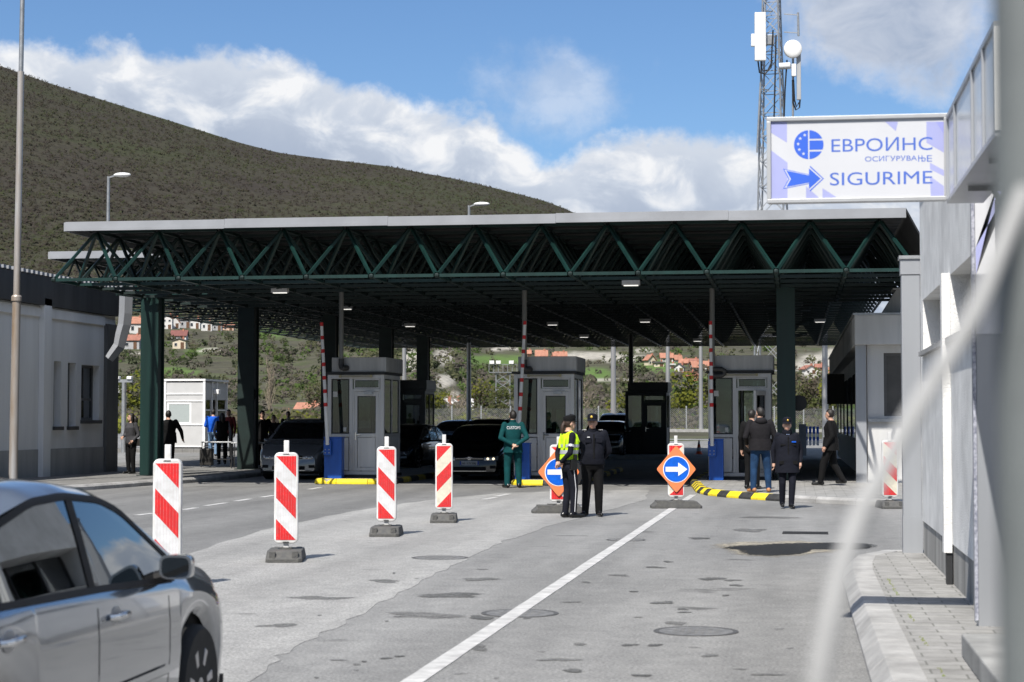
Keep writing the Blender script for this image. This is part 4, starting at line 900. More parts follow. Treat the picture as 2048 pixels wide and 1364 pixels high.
# ------------------------------------------------------------------ striped beacons
def rounded(w, h, r, n=5, cx=0, cz=0):
    out = []
    for sx, sz, a0 in ((1, 1, 0), (-1, 1, 90), (-1, -1, 180), (1, -1, 270)):
        for k in range(n+1):
            a = rad(a0+90*k/n); out.append((cx+sx*(w/2-r)+r*math.cos(a), cz+sz*(h/2-r)+r*math.sin(a)))
    return out
def clip_poly(poly, a, b, c):
    """keep a*x+b*z <= c"""
    out = []
    for i in range(len(poly)):
        p, q_ = poly[i], poly[(i+1) % len(poly)]; dp, dq = a*p[0]+b*p[1]-c, a*q_[0]+b*q_[1]-c
        if dp <= 0: out.append(p)
        if dp*dq < 0: t = dp/(dp-dq); out.append((p[0]+(q_[0]-p[0])*t, p[1]+(q_[1]-p[1])*t))
    return out
def beacon(px, py, label, mirror=False, cream=False, rz=0.0, W=.285, H=1.06, base=True, plate=True, long_base=False, group='red and white striped road beacons'):
    c = G(px, py); t = thing('road_beacon', label, 'road beacon', (c.x, c.y, 0), YAW+rz, group)
    z0 = .20
    if base:
        m = MB(); L_, Wd = (.40, .21) if not long_base else (.21, .47)
        # stepped rubber foot with bevelled flanks and finger recesses
        prof = [(1.0, 0), (1.0, .045), (.93, .07), (.80, .125), (.74, .135)]
        vs = []
        for k, z in prof:
            kx = Wd*(.75+.25*k) if not long_base else Wd*k; ky = L_*k if not long_base else L_*(.72+.28*k); ch = .04
            vs += [(x, y, z) for x, y in ((-kx+ch, -ky), (kx-ch, -ky), (kx, -ky+ch), (kx, ky-ch), (kx-ch, ky), (-kx+ch, ky), (-kx, ky-ch), (-kx, -ky+ch))]
        fs = [(8*i+j, 8*i+(j+1) % 8, 8*i+8+(j+1) % 8, 8*i+8+j) for i in range(4) for j in range(8)]+[tuple(range(7, -1, -1)), tuple(range(32, 40))]
        m.add(vs, fs)
        if not long_base:
            for sx in (-1, 1):
                for sy in (-1, 1): m.box(sx*Wd*.62-.035, sx*Wd*.62+.035, sy*L_*.93-.02, sy*L_*.93+.02, .03, .135)
        else:
            for sx in (-.55, .1): m.box(sx*Wd-.12, sx*Wd+.10, -L_*.95, L_*.95, .10, .142)
        m.box(-.07, .07, -.06, .06, .13, .155)
        m.build('rubber_base', M_rubber, t, bevel=.008)
    MB().box(-.03, .03, -.02, .02, .12, z0+H+.14).build('post', M_whitepl, t, bevel=.005)
    # frame: rounded box, slightly narrower at the ends
    fr = rounded(W, H, .05, 5, 0, z0+H/2); fr = [(x*(1-.10*max(0, abs(z-z0-H/2)/(H/2)-.88)/.12), z) for x, z in fr]
    m = MB(); m.prism([(x, -.045, z) for x, z in fr], (0, .09, 0)); body = m.build('housing', M_whitepl, t, bevel=.014)
    m = MB(); m.box(-.035, .035, -.050, -.044, z0+H-.022, z0+H-.012); m.box(-.035, .035, -.050, -.044, z0+.012, z0+.022); m.build('slot', M_dark, body)
    fw, fh = W-.055, H-.085; x0, x1, zz0, zz1 = -fw/2, fw/2, z0+.0425, z0+.0425+fh
    sgn = -1 if not mirror else 1
    wm = M_refcream if cream else M_refw
    face = [(x0, zz0), (x1, zz0), (x1, zz1), (x0, zz1)]
    MB().prism([(x, -.0475, z) for x, z in face], (0, .003, 0)).build('reflective_sheet', wm, t)
    st = MB(); ph = fh/4.0; slope = ph/fw
    # red bands fall to the right (rise to the right when mirrored)
    for k in (-1, 1, 3):
        aa = slope if not mirror else -slope; xr = x0 if not mirror else x1
        hi = zz1-k*ph+aa*xr; lo = hi-ph
        pl = clip_poly(face, aa, 1.0, hi); pl = clip_poly(pl, -aa, -1.0, -lo) if len(pl) > 2 else pl
        if len(pl) >= 3: st.prism([(x, -.0487, z) for x, z in pl], (0, .0012, 0))
    st.build('red_stripes', M_red, t)
    m = MB()
    for k in range(7): m.box(x0+fw*(k+.7)/7.4-.0006, x0+fw*(k+.7)/7.4+.0006, -.0492, -.0488, zz0, zz1)
    m.build('panel_ribs', M_ribs, t)
    return t
M_ribs = mat('panel_rib', (0.5, 0.4, 0.4), .5)
M_whitepl = mat('white_plastic', (0.70, 0.70, 0.69), .42, 0, .1, 6, col2=(.48, .47, .45), detail=8)
beacon(334, 1176, 'striped beacon nearest the silver car, its foot hidden behind the mirror')
beacon(572, 1121, 'striped beacon second from the silver car, red bands falling to the right', rz=.05)
beacon(773, 1071, 'striped beacon standing before the left booth, third from the silver car', rz=-.03)
beacon(888, 1044, 'cream and red striped beacon before the black estate car, bands rising to the right', mirror=True, cream=True)
beacon(1780, 1016, 'cream and red striped beacon beside the steel clad pillar on the right', cream=True, W=.30)
# beacons carrying an orange diamond with a blue arrow disc
def arrow_board(px, py, label, labels, tilt, yawo, foot_rz=0.0, mirror=True):
    t = beacon(px, py, label, mirror=mirror, cream=(mirror), rz=yawo, H=1.0, W=.31, long_base=True, group='road beacons behind the arrow boards')
    c = Vector(t.location)
    s = thing('arrow_sign', labels, 'sign', (c.x, c.y, .72), YAW+yawo, 'orange diamond arrow signs')
    hw, hh = .37, .44; o = -.075
    dm = [(0, -hh), (hw, 0), (0, hh), (-hw, 0)]
    dm2 = []
    for i, p in enumerate(dm):
        a, b = dm[i-1], dm[(i+1) % 4]
        for t_ in (.07, 0, ):
            pass
        dm2 += [(p[0]+(a[0]-p[0])*.06, p[1]+(a[1]-p[1])*.06), (p[0]+(a[0]-p[0])*.015+(b[0]-p[0])*.015, p[1]+(a[1]-p[1])*.015+(b[1]-p[1])*.015), (p[0]+(b[0]-p[0])*.06, p[1]+(b[1]-p[1])*.06)]
    MB().prism([(x, o, z) for x, z in dm2], (0, .022, 0)).build('diamond_plate', M_orange, s, bevel=.003)
    d = MB(); d.lathe([(.247, -.003), (.247, 0)], (0, o-.0005, 0), 'y', 48); d.build('white_rim', M_white, s)
    d = MB(); d.lathe([(.232, -.003), (.232, 0)], (0, o-.0035, 0), 'y', 48); d.build('blue_disc', M_bluesign, s)
    ar = [(-.20, -.045), (.035, -.045), (.035, -.125), (.205, 0), (.035, .125), (.035, .045), (-.20, .045)]
    MB().prism([(x, o-.0085, z) for x, z in ar], (0, .002, 0)).build('arrow', M_white, s)
    MB().box(-.02, .02, o+.022, -.045, -.3, .3).build('bracket', M_galv, s)
    s.rotation_euler[1] = tilt
    return s
arrow_board(1352, 1016, 'beacon and rubber foot carrying the arrow sign right of the two officers', 'orange diamond with white arrow on blue disc, right of the two officers', 0.0, .02)
arrow_board(1117, 1026, 'beacon and rubber foot carrying the arrow sign behind the two officers', 'orange diamond with white arrow on blue disc, half hidden behind the officers', 0.0, .05, mirror=False)
# dark round sign back behind the left arrow sign
p = G(1128, 1014); t = thing('round_sign', 'dark round sign back leaning behind the left arrow sign', 'sign', (p.x-.05, p.y+.25, 0), YAW)
MB().lathe([(.10, .02), (.34, .018), (.36, .0), (.355, -.012)], (0, 0, .62), 'y', 40).build('disc', M_black, t)
m = MB(); m.box(-.02, .02, .02, .05, .02, .62); m.box(-.3, .3, -.02, .06, 0, .05); m.build('stand', M_rubber, t)
# traffic cone
def cone(p, h, label):
    t = thing('traffic_cone', label, 'traffic cone', p); m = MB(); s = h/.7
    m.box(-.2*s, .2*s, -.2*s, .2*s, 0, .03*s); m.build('foot', M_coneo, t, bevel=.01)
    pr = [(.15, .03), (.125, .16), (.09, .34), (.06, .5), (.035, .66), (.028, .7)]
    for k in range(5): MB().lathe([(pr[k][0]*s, pr[k][1]*s), (pr[k+1][0]*s, pr[k+1][1]*s)], n=20).build('sleeve_band', (M_coneo, M_refw, M_coneo, M_refw, M_coneo)[k], t, smooth=40)
M_coneo = mat('cone_orange', (0.85, 0.10, 0.02), .5)
cone(P(1398, 909, 87)*1.0+Vector((0, 0, 0)), .68, 'orange and white traffic cone on the sunlit lane beyond the canopy'); 
cone(P(1437, 866, 120), .62, 'small orange cone seen through the right booth glass')

# ------------------------------------------------------------------ left building
XW = -19.75
t = thing('customs_building', 'low grey plastered building with narrow windows and a dark roof edge at the left', 'building', (XW, 45, .1))
M_wallL = mat('grey_render', (0.78, 0.775, 0.76), .9, 0, .14, .9, .3, 50, streak=True)
M_wallL2 = mat('stained_plinth', (0.40, 0.395, 0.38), .9, 0, .22, 1.6, .3, 50, streak=True)
M_fasc = mat('dark_fascia', (0.065, 0.065, 0.065), .6, .1, .35, 2.2, streak=True)
Y0, Y1 = -10.0, 6.95
ops = []
for (pa, pb, yt, yb_) in [(108, 121, 722, 888), (136, 151, 725, 886), (163, 198, 729, 862)]:
    A = onX(pa, yt, XW); B = onX(pb, yb_, XW); ops.append((A.y-45, B.y-45, 1.35 if pa < 160 else 1.52, onX(pa, yt, XW).z-.1))
# wall made of piers and panels round real openings
m = MB(); ys_ = [Y0]+[v for o_ in ops for v in o_[:2]]+[Y1]
for k in range(0, len(ys_), 2): m.box(-4, 0, ys_[k], ys_[k+1], .75, 4.55)
for a, b, zb_, zt_ in ops: m.box(-.30, 0, a, b, .75, zb_); m.box(-.30, 0, a, b, zt_, 4.55); m.box(-4, -.6, a, b, .75, 4.55)
m.build('wall', M_wallL, t)
MB().box(-4, .02, Y0, Y1, -.1, .748).build('plinth', M_wallL2, t)
for k, (a, b, zb_, zt_) in enumerate(ops):
    m = MB(); e = .07
    m.box(-.27, -.20, a, a+e, zb_, zt_); m.box(-.27, -.20, b-e, b, zb_, zt_); m.box(-.27, -.20, a+e, b-e, zb_, zb_+e); m.box(-.27, -.20, a+e, b-e, zt_-e, zt_)
    if k == 2: m.box(-.27, -.20, a+e, b-e, zb_+.55, zb_+.62); m.box(-.26, -.21, (a+b)/2-.03, (a+b)/2+.03, zb_+.62, zt_-e)
    w = m.build('window', mat('window_frame_grey', (.09, .09, .09), .5), t); MB().box(-.245, -.235, a+e, b-e, zb_+e, zt_-e).build('pane', M_glassdk, w)
    MB().box(-.25, .08, a-.05, b+.05, zb_-.10, zb_-.002).build('sill', M_fasc, w)
for (pa, pb) in ((76, 91), (-60, -45)):
    A, B = onX(pa, 800, XW).y-45, onX(pb, 800, XW).y-45; MB().box(.0, .16, A, B, -.1, 4.75).build('pilaster', M_wallL, t, bevel=.01)
MB().box(.002, .10, onX(207, 800, XW).y-45, Y1+.02, -.1, 4.3).build('corner_panel', mat('dark_corner', (.12, .12, .118), .6, 0, .3, 2, streak=True), t)
MB().box(.0, .06, Y0, onX(76, 800, XW).y-45-.01, 4.25, 4.50).build('cornice', M_wallL, t); MB().box(.0, .06, onX(91, 800, XW).y-45+.01, onX(205, 800, XW).y-45, 4.25, 4.50).build('cornice', M_wallL, t)
MB().box(-4.2, .16, Y0, onX(95, 560, XW).y-45, 4.56, 5.33).build('fascia', M_fasc, t); MB().box(-4.2, .12, onX(95, 560, XW).y-45+.002, Y1+.15, 4.56, 5.26).build('fascia', M_fasc, t)
m = MB(); y = Y0
while y < Y1: m.box(-4.1, .20, y, y+.16, 5.335, 5.42); y += .30
m.box(-4.1, .14, Y0, Y1+.1, 5.34, 5.37); m.build('roof_sheet', M_fascia, t)
# bent grey gutter between canopy and building
p0, p1, p2, p3 = P(253, 560, 51), P(251, 635, 51), P(238, 692, 51), P(218, 718, 51)
m = MB()
for a, b, wa in ((p0, p1, .26), (p1, p2, .26), (p2, p3, .2)): m.bar(a, b, wa, .22)
m = MB(); m.tube([p0, p0.lerp(p1, .9), p1+Vector((-.03, 0, -.2)), p1.lerp(p2, .6), p2, p3], [.19, .19, .185, .18, .17, .13], 4)
tag(m.build('gutter', M_steel, bevel=.01), 'bent grey metal gutter hanging from the canopy beside the low building', 'gutter')

# ------------------------------------------------------------------ right far building (under the canopy)
t = thing('office_building', 'pale rendered flat building under the right end of the canopy', 'building', (1.72, 45.4, .12))
M_wallR = mat('pale_render', (0.60, 0.60, 0.595), .88, 0, .18, 1.4, .25, 50, streak=True)
wz0, wz1 = 1.60, 3.12; wx0, wx1 = onY(1768, 800, 45.4).x-1.72, onY(1840, 800, 45.4).x-1.72
m = MB(); m.box(0, wx0, 0, .3, 0, 3.31); m.box(wx1, 6, 0, .3, 0, 3.31); m.box(wx0, wx1, 0, .3, 0, wz0); m.box(wx0, wx1, 0, .3, wz1, 3.31); m.box(0, .25, .3, 33, 0, 3.31); m.box(.25, 6, 32.7, 33, 0, 3.31)
m.build('wall', M_wallR, t)
for k in range(6): MB().box(-.06, -.002, 3+k*4.4, 5.4+k*4.4, 1.0, 2.8).build('side_window', M_glassdk, t)
MB().box(-.30, 6.2, -.35, 33.2, 3.315, 4.02).build('parapet', M_wallR, t, bevel=.01); MB().box(-.34, 6.3, -.39, 33.3, 4.022, 4.07).build('coping', M_galv, t)
MB().box(-.28, -.03, -.12, .12, 0, 3.31).build('corner_post', M_steel, t)
m = MB(); m.box(wx0, wx0+.07, .06, .12, wz0, wz1); m.box(wx1-.07, wx1, .06, .12, wz0, wz1); m.box(wx0+.07, wx1-.07, .06, .12, wz0, wz0+.07); m.box(wx0+.07, wx1-.07, .06, .12, wz1-.07, wz1)
w = m.build('window', mat('brown_grey_frame', (.10, .098, .095), .5), t); MB().box(wx0+.07, wx1-.07, .085, .095, wz0+.07, wz1-.07).build('roller_shutter', mat('shutter', (.075, .072, .068), .5, 0, .2, 4), w)
MB().box(.01, wx1+.4, -.10, -.002, wz0-.14, wz0-.06).build('sill', M_galv, t)
m = MB(); m.add([(.35, .3, 4.07), (.95, .3, 4.07), (.95, 1.2, 4.07), (.35, 1.2, 4.07), (.72, .3, 4.66), (1.0, .3, 4.66), (1.0, 1.2, 4.66), (.72, 1.2, 4.66)], [(0, 1, 5, 4), (1, 2, 6, 5), (2, 3, 7, 6), (3, 0, 4, 7), (4, 5, 6, 7)]); m.box(.64, 1.08, .25, 1.25, 4.66, 4.70)
m.build('roof_vent', M_bhead, t)
m = MB(); m.box(-.62, -.02, 20, 20.2, 2.05, 3.1); m.build('hanging_box', M_black, t)
p = P(1605, 855, 84); m = MB(); m.box(-.17, .17, -.15, .15, -1.0, .42); o_ = m.build('equipment_cabinet', mat('cabinet_grey', (.22, .23, .24), .5), loc=(p.x, p.y, 1.0), bevel=.01); tag(o_, 'plain grey equipment cabinet beyond the right green column', 'cabinet')
# row of blue and white hand barriers far right
for k in range(4):
    p = P(1613+k*7.5, 893, 86+k*.3); t = thing('road_barrier', 'blue and white upright barrier board stacked left of the walking man', 'barrier board', (p.x, p.y, p.z), YAW, 'blue and white barrier boards in a stack')
    m = MB(); m.box(-.06, .06, -.02, .02, .05, .95); m.build('board', M_refw, t); m = MB(); m.box(-.06, .06, -.024, -.0205, .60, .92); m.box(-.06, .06, -.024, -.0205, .28, .45); m.build('blue_stripe', M_blue, t)

# ------------------------------------------------------------------ near right building
XN = 1.42
t = thing('roadside_building', 'pale rendered wall with long window slots along the right pavement', 'building', (XN, 8, .12))
z_ = lambda z: z-.12
M_wallN = mat('white_roughcast', (0.74, 0.74, 0.73), .9, 0, .26, 1.3, .55, 70)
M_plN = mat('damp_plinth', (0.33, 0.325, 0.31), .9, 0, .5, 3.0, .4, 60, streak=True)
YE = 13.55
slots = [(9.75, 13.15), (6.9, 9.45)]
m = MB(); zb_, zt_ = z_(2.40), z_(2.98); TOP = z_(4.33)
YN = 6.45; m.box(0, 2.6, YN, YE, z_(.50), zb_); m.box(0, 2.6, YN, YE, zt_, TOP); m.box(.32, 2.6, -.5, YN-.004, z_(.50), TOP)
prev = YN
for a, b in sorted(slots): m.box(0, 2.6, prev, a, zb_, zt_); m.box(.42, 2.6, a, b, zb_, zt_); prev = b
m.box(0, 2.6, prev, YE, zb_, zt_)
m.build('wall', M_wallN, t)
MB().box(.012, 2.6, YN, YE, -.15, z_(.498)).build('plinth', M_plN, t); MB().box(.332, 2.6, -.5, YN-.004, -.15, z_(.498)).build('plinth', M_plN, t)
for a, b in slots:
    m = MB(); e = .05; xx = .33
    for k in range(4):
        yy = a+(b-a)*k/3; m.box(xx, xx+.06, yy-e/2 if 0 < k < 3 else (yy if k == 0 else yy-e), yy+e/2 if 0 < k < 3 else (yy+e if k == 0 else yy), zb_+.05, zt_)
    m.box(xx, xx+.06, a, b, zb_, zb_+.05)
    w = m.build('window', M_dark, t); MB().box(xx+.02, xx+.03, a, b, zb_+.05, zt_).build('pane', M_glassdk, w)
    MB().box(-.05, .32, a-.05, b+.05, zb_-.05, zb_-.002).build('sill', M_conc, w)
for yy in (9.58,): MB().box(-.075, -.001, yy-.09, yy+.09, z_(.42), z_(3.0)).build('pilaster', M_wallN, t)
for yy in (9.58,): MB().box(-.05, -.001, yy-.07, yy+.07, 0, z_(.41)).build('pilaster_foot', M_dark, t)
MB().box(-.05, 2.65, YN-.05, YE+.05, TOP+.002, TOP+.06).build('coping', M_galv, t)
# steel clad pillar at the far end of the wall
t = thing('clad_pillar', 'tall grey steel clad pillar with cap at the far end of the right wall', 'pillar', (1.315, 21.68, .12))
MB().box(-.105, .105, -.1, .1, 0, 3.18).build('shaft', M_steel, t, bevel=.006); MB().box(-.115, .115, -.11, .11, 3.185, 3.36).build('collar', M_steel, t); MB().box(-.13, .13, -.13, .13, 3.362, 3.40).build('cap', M_galv, t)
MB().box(-.11, .11, -.104, .104, .0, .42).build('shoe', M_steel, t)
# poster pillar
t = thing('poster_pillar', 'steel clad pillar with a white and violet poster on its upper half', 'pillar', (1.50, 14.05, .12))
MB().box(-.175, .25, 0, .35, 0, 3.4).build('shaft', M_steel, t, bevel=.006)
MB().box(-.20, -.176, -.004, .02, .05, 3.4).build('edge_strip', mat('perforated_strip', (.36, .37, .42), .5, 0, .6, 30, col2=(.12, .13, .18)), t)
pw = lambda pts, mt, nm, dy: MB().prism([(x, dy, z) for x, z in pts], (0, .0015, 0)).build(nm, mt, pan)
M_sgnw = mat('sign_white', (0.57, 0.58, 0.61), .3, 0, .04, 2); M_viol = mat('sign_violet', (0.24, 0.26, 0.60), .3, 0, .12, 2, col2=(.32, .34, .64)); M_viol2 = mat('sign_pale_violet', (0.36, 0.38, 0.64), .3, 0, .08, 2)
pan = MB().box(-.172, .245, -.006, -.001, 2.16, 3.32).build('poster', M_sgnw, t)
pw([(-.17, 2.6), (-.17, 2.8), (.1, 3.3), (-.0, 3.3)], M_viol2, 'poster_band', -.0085); pw([(-.0, 2.17), (.24, 2.5), (.24, 3.0), (.06, 2.6)], M_viol, 'poster_band', -.0115)
# stone step
t = tag(MB().box(1.045, 1.8, 9.4, 12.25, .1265, .275).build('stone_step', mat('step_stone', (.30, .30, .29), .7, 0, .3, 2.5, .2, 40), bevel=.012), 'grey stone step at the foot of the poster pillar', 'step')
# ------------------------------------------------------------------ insurance sign
YS = 13.3
t = thing('advertising_sign', 'white lightbox sign with blue lettering, emblem and arrow over the right pavement', 'sign', (0, YS, 0))
def sp_(px, py): p = onY(px, py, YS); return (p.x, p.z)
x0, z1 = sp_(1533, 235); x1, _ = sp_(1896, 235); z0 = sp_(1700, 404)[1]
MB().box(x0+.01, x1-.01, .02, .16, z0+.01, z1-.01).build('box', M_offwhite, t)
m = MB(); e = .03; m.box(x0, x1, -.01, .02, z1-e, z1); m.box(x0, x1, -.01, .02, z0, z0+e); m.box(x0, x0+e, -.01, .02, z0+e, z1-e); m.box(x1-e, x1, -.01, .02, z0+e, z1-e)
m.build('frame', M_offwhite, t, bevel=.004)
panl = MB().box(x0+e, x1-e, .008, .019, z0+e, z1-e).build('face_panel', M_sgnw, t)
M_sblue = mat('sign_blue', (0.045, 0.13, 0.62), .35, 0, .06, 2); M_sblue2 = mat('sign_light_blue', (0.075, 0.15, 0.52), .35, 0, .06, 2)
def lay(pts, mt, nm, dy): MB().prism([(p[0], .008-(.008-dy)*.2, p[1]) for p in pts], (0, .0002, 0)).build(nm, mt, panl)
def sq(px, py):   # photo pixel on the sign, kept inside the frame
    x, z = sp_(px, py); return (min(max(x, x0+e), x1-e), min(max(z, z0+e), z1-e))
lay([sq(1541, 243), sq(1574, 243), sq(1574, 285), sq(1541, 265)], M_viol2, 'violet_shard', .006)
lay([sq(1541, 300), sq(1575, 325), sq(1575, 398), sq(1541, 398)], M_viol2, 'violet_shard', .006)
lay([sq(1853, 243), sq(1888, 243), sq(1888, 305), sq(1853, 285)], M_viol2, 'violet_shard', .006); lay([sq(1872, 243), sq(1888, 243), sq(1888, 268)], M_viol, 'violet_shard', .0045)
lay([sq(1860, 325), sq(1888, 340), sq(1888, 352), sq(1860, 338)], M_viol2, 'violet_shard', .006); lay([sq(1860, 352), sq(1888, 372), sq(1888, 398), sq(1862, 398)], M_viol2, 'violet_shard', .006)
lay([sq(1612, 372), sq(1640, 398), sq(1612, 398)], M_viol2, 'violet_shard', .006); lay([sq(1645, 376), sq(1676, 398), sq(1645, 398)], M_viol2, 'violet_shard', .006); lay([sq(1770, 243), sq(1796, 243), sq(1792, 262)], M_viol2, 'violet_shard', .006)
# emblem: disc split into a star half and three bars
ecx, ecz = sp_(1617.5, 289); R_ = (sp_(1647, 289)[0]-sp_(1588, 289)[0])/2
def arc(a0, a1, n=24, r=1.0): return [(ecx+R_*r*math.cos(rad(a0+(a1-a0)*k/n)), ecz+R_*r*math.sin(rad(a0+(a1-a0)*k/n))) for k in range(n+1)]
em = MB(); gap = R_*.045
A = [p for p in arc(90, 270, 40)]; A = [(min(p[0], ecx-gap), p[1]) for p in A]; em.prism([(p[0], .0072, p[1]) for p in A], (0, .0003, 0))
for lo, hi in ((.40, 1.1), (-.36, .28), (-1.1, -.48)):
    Q = arc(-90, 90, 60); Q = [(max(p[0], ecx+gap), p[1]) for p in Q]; Q = clip_poly(Q, 0, 1, ecz+hi*R_); Q = clip_poly(Q, 0, -1, -(ecz+lo*R_)); em.prism([(p[0], .0072, p[1]) for p in Q], (0, .0003, 0))
emb = em.build('emblem', M_sblue, panl)
st = MB()
for a in (112, 143, 175, 207, 240):
    sx, sz = ecx+R_*.72*math.cos(rad(a)), ecz+R_*.72*math.sin(rad(a)); st.prism([(sx+R_*(.13 if k % 2 == 0 else .055)*math.sin(k*math.pi/5), .0069, sz+R_*(.13 if k % 2 == 0 else .055)*math.cos(k*math.pi/5)) for k in range(10)], (0, .0002, 0))
st.build('star', M_sgnw, emb)
# arrow with outline
ao = [(1566, 337), (1620, 349), (1620, 331), (1648, 357), (1620, 383), (1620, 367), (1566, 378), (1577, 358)]
lay([sq(*p) for p in ao], M_sblue, 'arrow_outline', .0055)
c_ = (1607, 357); lay([sq(c_[0]+(p[0]-c_[0])*.93, c_[1]+(p[1]-c_[1])*.90) for p in ao], M_sgnw, 'arrow_outline', .004)
lay([sq(c_[0]+(p[0]-c_[0])*.84, c_[1]+(p[1]-c_[1])*.80) for p in ao], M_sblue, 'arrow', .0025)
def word(s_, pxa, pya, pxb, pyb, mt, bold=0.0):
    a = sp_(pxa, pyb); b = sp_(pxb, pya)
    text_mesh(s_, 'lettering', mt, b[0]-a[0], b[1]-a[1], frame_M((a[0], .0074, a[1]), (1, 0, 0), (0, 0, 1)), panl, bold=bold)
word('EBPOИHC', 1663, 272, 1865, 304, M_sblue2); word('OCИГУPУBA', 1730, 310, 1834, 323, M_sblue2); word('E', 1854, 310, 1864, 323, M_sblue2)
# the ligature letter between A and E, drawn as strokes
gl = MB(); A_, B_ = sp_(1836.5, 323), sp_(1851.5, 310); gw, gh, sw_ = B_[0]-A_[0], B_[1]-A_[1], (B_[1]-A_[1])*.14
def gr_(x0, z0, x1, z1): gl.prism([(A_[0]+x0, .0073, A_[1]+z0), (A_[0]+x1, .0073, A_[1]+z0), (A_[0]+x1, .0073, A_[1]+z1), (A_[0]+x0, .0073, A_[1]+z1)], (0, .0003, 0))
gr_(0, 0, sw_, gh); gr_(gw*.45, 0, gw*.45+sw_, gh); gr_(sw_, gh*.5, gw*.45, gh*.5+sw_); gr_(gw*.45+sw_, gh*.5, gw*.85, gh*.5+sw_); gr_(gw*.45+sw_, 0, gw*.85, sw_); gr_(gw*.85, sw_*.6, gw*.85+sw_, gh*.5+sw_*.4)
gl.build('lettering', M_sblue2, panl); word('SIGURIME', 1660, 341, 1865, 371, M_sblue2)
# ------------------------------------------------------------------ long lightbox along the wall
t = thing('wall_lightbox', 'long translucent white lightbox fixed along the wall beside the advertising sign', 'sign', (1.06, 10.1, 3.17))
Lb = 3.12
M_milk = mat('milky_panel', (0.62, 0.65, 0.68), .25, 0, .1, 2.0, .15, 9)
MB().box(.015, .24, .02, Lb, .02, .58).build('box', M_milk, t)
m = MB(); m.box(0, .25, 0, Lb+.02, -.01, .018); m.box(0, .25, 0, Lb+.02, .582, .61)
for yy in (0, .62, 1.28, 2.5, Lb): m.box(-.002, .014, yy, yy+.035, .018, .582)
m.build('frame', M_steel, t); MB().box(.0, .25, -.01, .018, .02, .58).build('end_panel', M_white, t)
m = MB()
for yy in (.9, 2.2): m.bar((.2, yy, 0), (.36, yy, -.28), .03); m.bar((.06, yy, -.02), (.36, yy, -.02), .04)
m.box(.30, .359, .4, 2.9, -.62, -.02)
m.build('bracket', M_galv, t)
# roof post and corner column above the lightbox
t = thing('rendered_column', 'rough rendered column at the upper right edge behind the grey pole', 'column', (1.30, 9.86, .275))
MB().box(-.21, .30, -.2, .2, 0, 3.72).build('shaft', M_plaster, t); MB().box(-.25, .34, -.23, .23, 3.722, 3.80).build('capping', M_galv, t)

# ------------------------------------------------------------------ near grey pole and white cord
pp = P(2062, 900, 1.3); t = tag(MB().tube([(0, 0, 0), (0, 0, 2.9)], .0235, 20).build('pole', mat('grey_pole', (.16, .175, .175), .5, .2, .2, 6), loc=(pp.x, pp.y, 0), smooth=50), 'blurred grey metal pole at the right edge of the view', 'pole')
pts = [P(2052, 380, 1.28), P(2010, 480, 1.27), P(1944, 634, 1.25), P(1840, 807, 1.23), P(1771, 932, 1.21), P(1709, 1056, 1.19), P(1661, 1229, 1.17), P(1632, 1390, 1.16), P(1600, 1700, 1.15), P(1560, 2600, 1.12), P(1500, 5200, 1.1)]
sm = []
for i in range(len(pts)-1):
    a, b, c, d = pts[max(i-1, 0)], pts[i], pts[i+1], pts[min(i+2, len(pts)-1)]
    for k in range(6):
        u = k/6; sm.append(0.5*((2*b)+(c-a)*u+(2*a-5*b+4*c-d)*u*u+(3*b-a-3*c+d)*u**3))
tag(MB().tube(sm+[pts[-1]], .0066, 12).build('cord', mat('white_cord', (.33, .33, .325), .8, 0, .1, 60), smooth=60), 'blurred white cord hanging from the near grey pole', 'cord')

# ------------------------------------------------------------------ poles and lamps
def tapered(name, label, cat, base, h, r0, r1, mt=None, group=None, top=None):
    t = thing(name, label, cat, base, 0, group); top = top or (0, 0, h); top = Vector(top)
    MB().tube([(0, 0, 0), top*.5, top], [r0, (r0+r1)/2, r1], 14).build('post', mt or M_galv, t, smooth=50); return t
b0 = P(26, 958, 44.5); b0.z = .12; tp = P(46, -60, 44.5)-b0
t = thing('flag_pole', 'tall rust streaked metal flagpole before the low building at the left edge', 'pole', b0)
M_rustp = mat('rusty_galvanised', (.42, .42, .42), .45, .4, .2, 3, .05, col2=(.30, .22, .15), streak=True)
MB().tube([(0, 0, 0), tp*.36], [.105, .10], 16).build('lower_tube', M_rustp, t, smooth=50); MB().tube([tp*.36, tp*.80], [.08, .078], 16).build('middle_tube', M_rustp, t, smooth=50); MB().tube([tp*.80, tp*1.0], [.058, .055], 16).build('upper_tube', M_galv, t, smooth=50)
MB().lathe([(.125, 0), (.125, .1), (.10, .14)], tuple(tp*.352), n=16).build('collar', M_rustp, t)
def lamp(px, py, D, label, hd=1):
    p = P(px, py, D); b = Vector((p.x, p.y, gz(p.x, p.y))); t = tapered('lamp_post', label, 'lamp post', b, p.z-b.z, .13, .06, group='street lamps beyond the canopy'); h = p.z-b.z
    MB().bar((0, 0, h-.05), (.35*hd, 0, h+.05), .06).build('arm', M_galv, t)
    m = MB(); m.sphere((.62*hd, 0, h+.06), (.40, .15, .10)); m.build('lamp_head', M_white, t, smooth=True); return t
lamp(217, 353, 80, 'street lamp rising above the left end of the canopy')
lamp(938, 411, 89, 'street lamp whose head just clears the middle of the canopy')
M_pole = mat('pale_mast', (.40, .40, .40), .45, .5, .15, 3, streak=True)
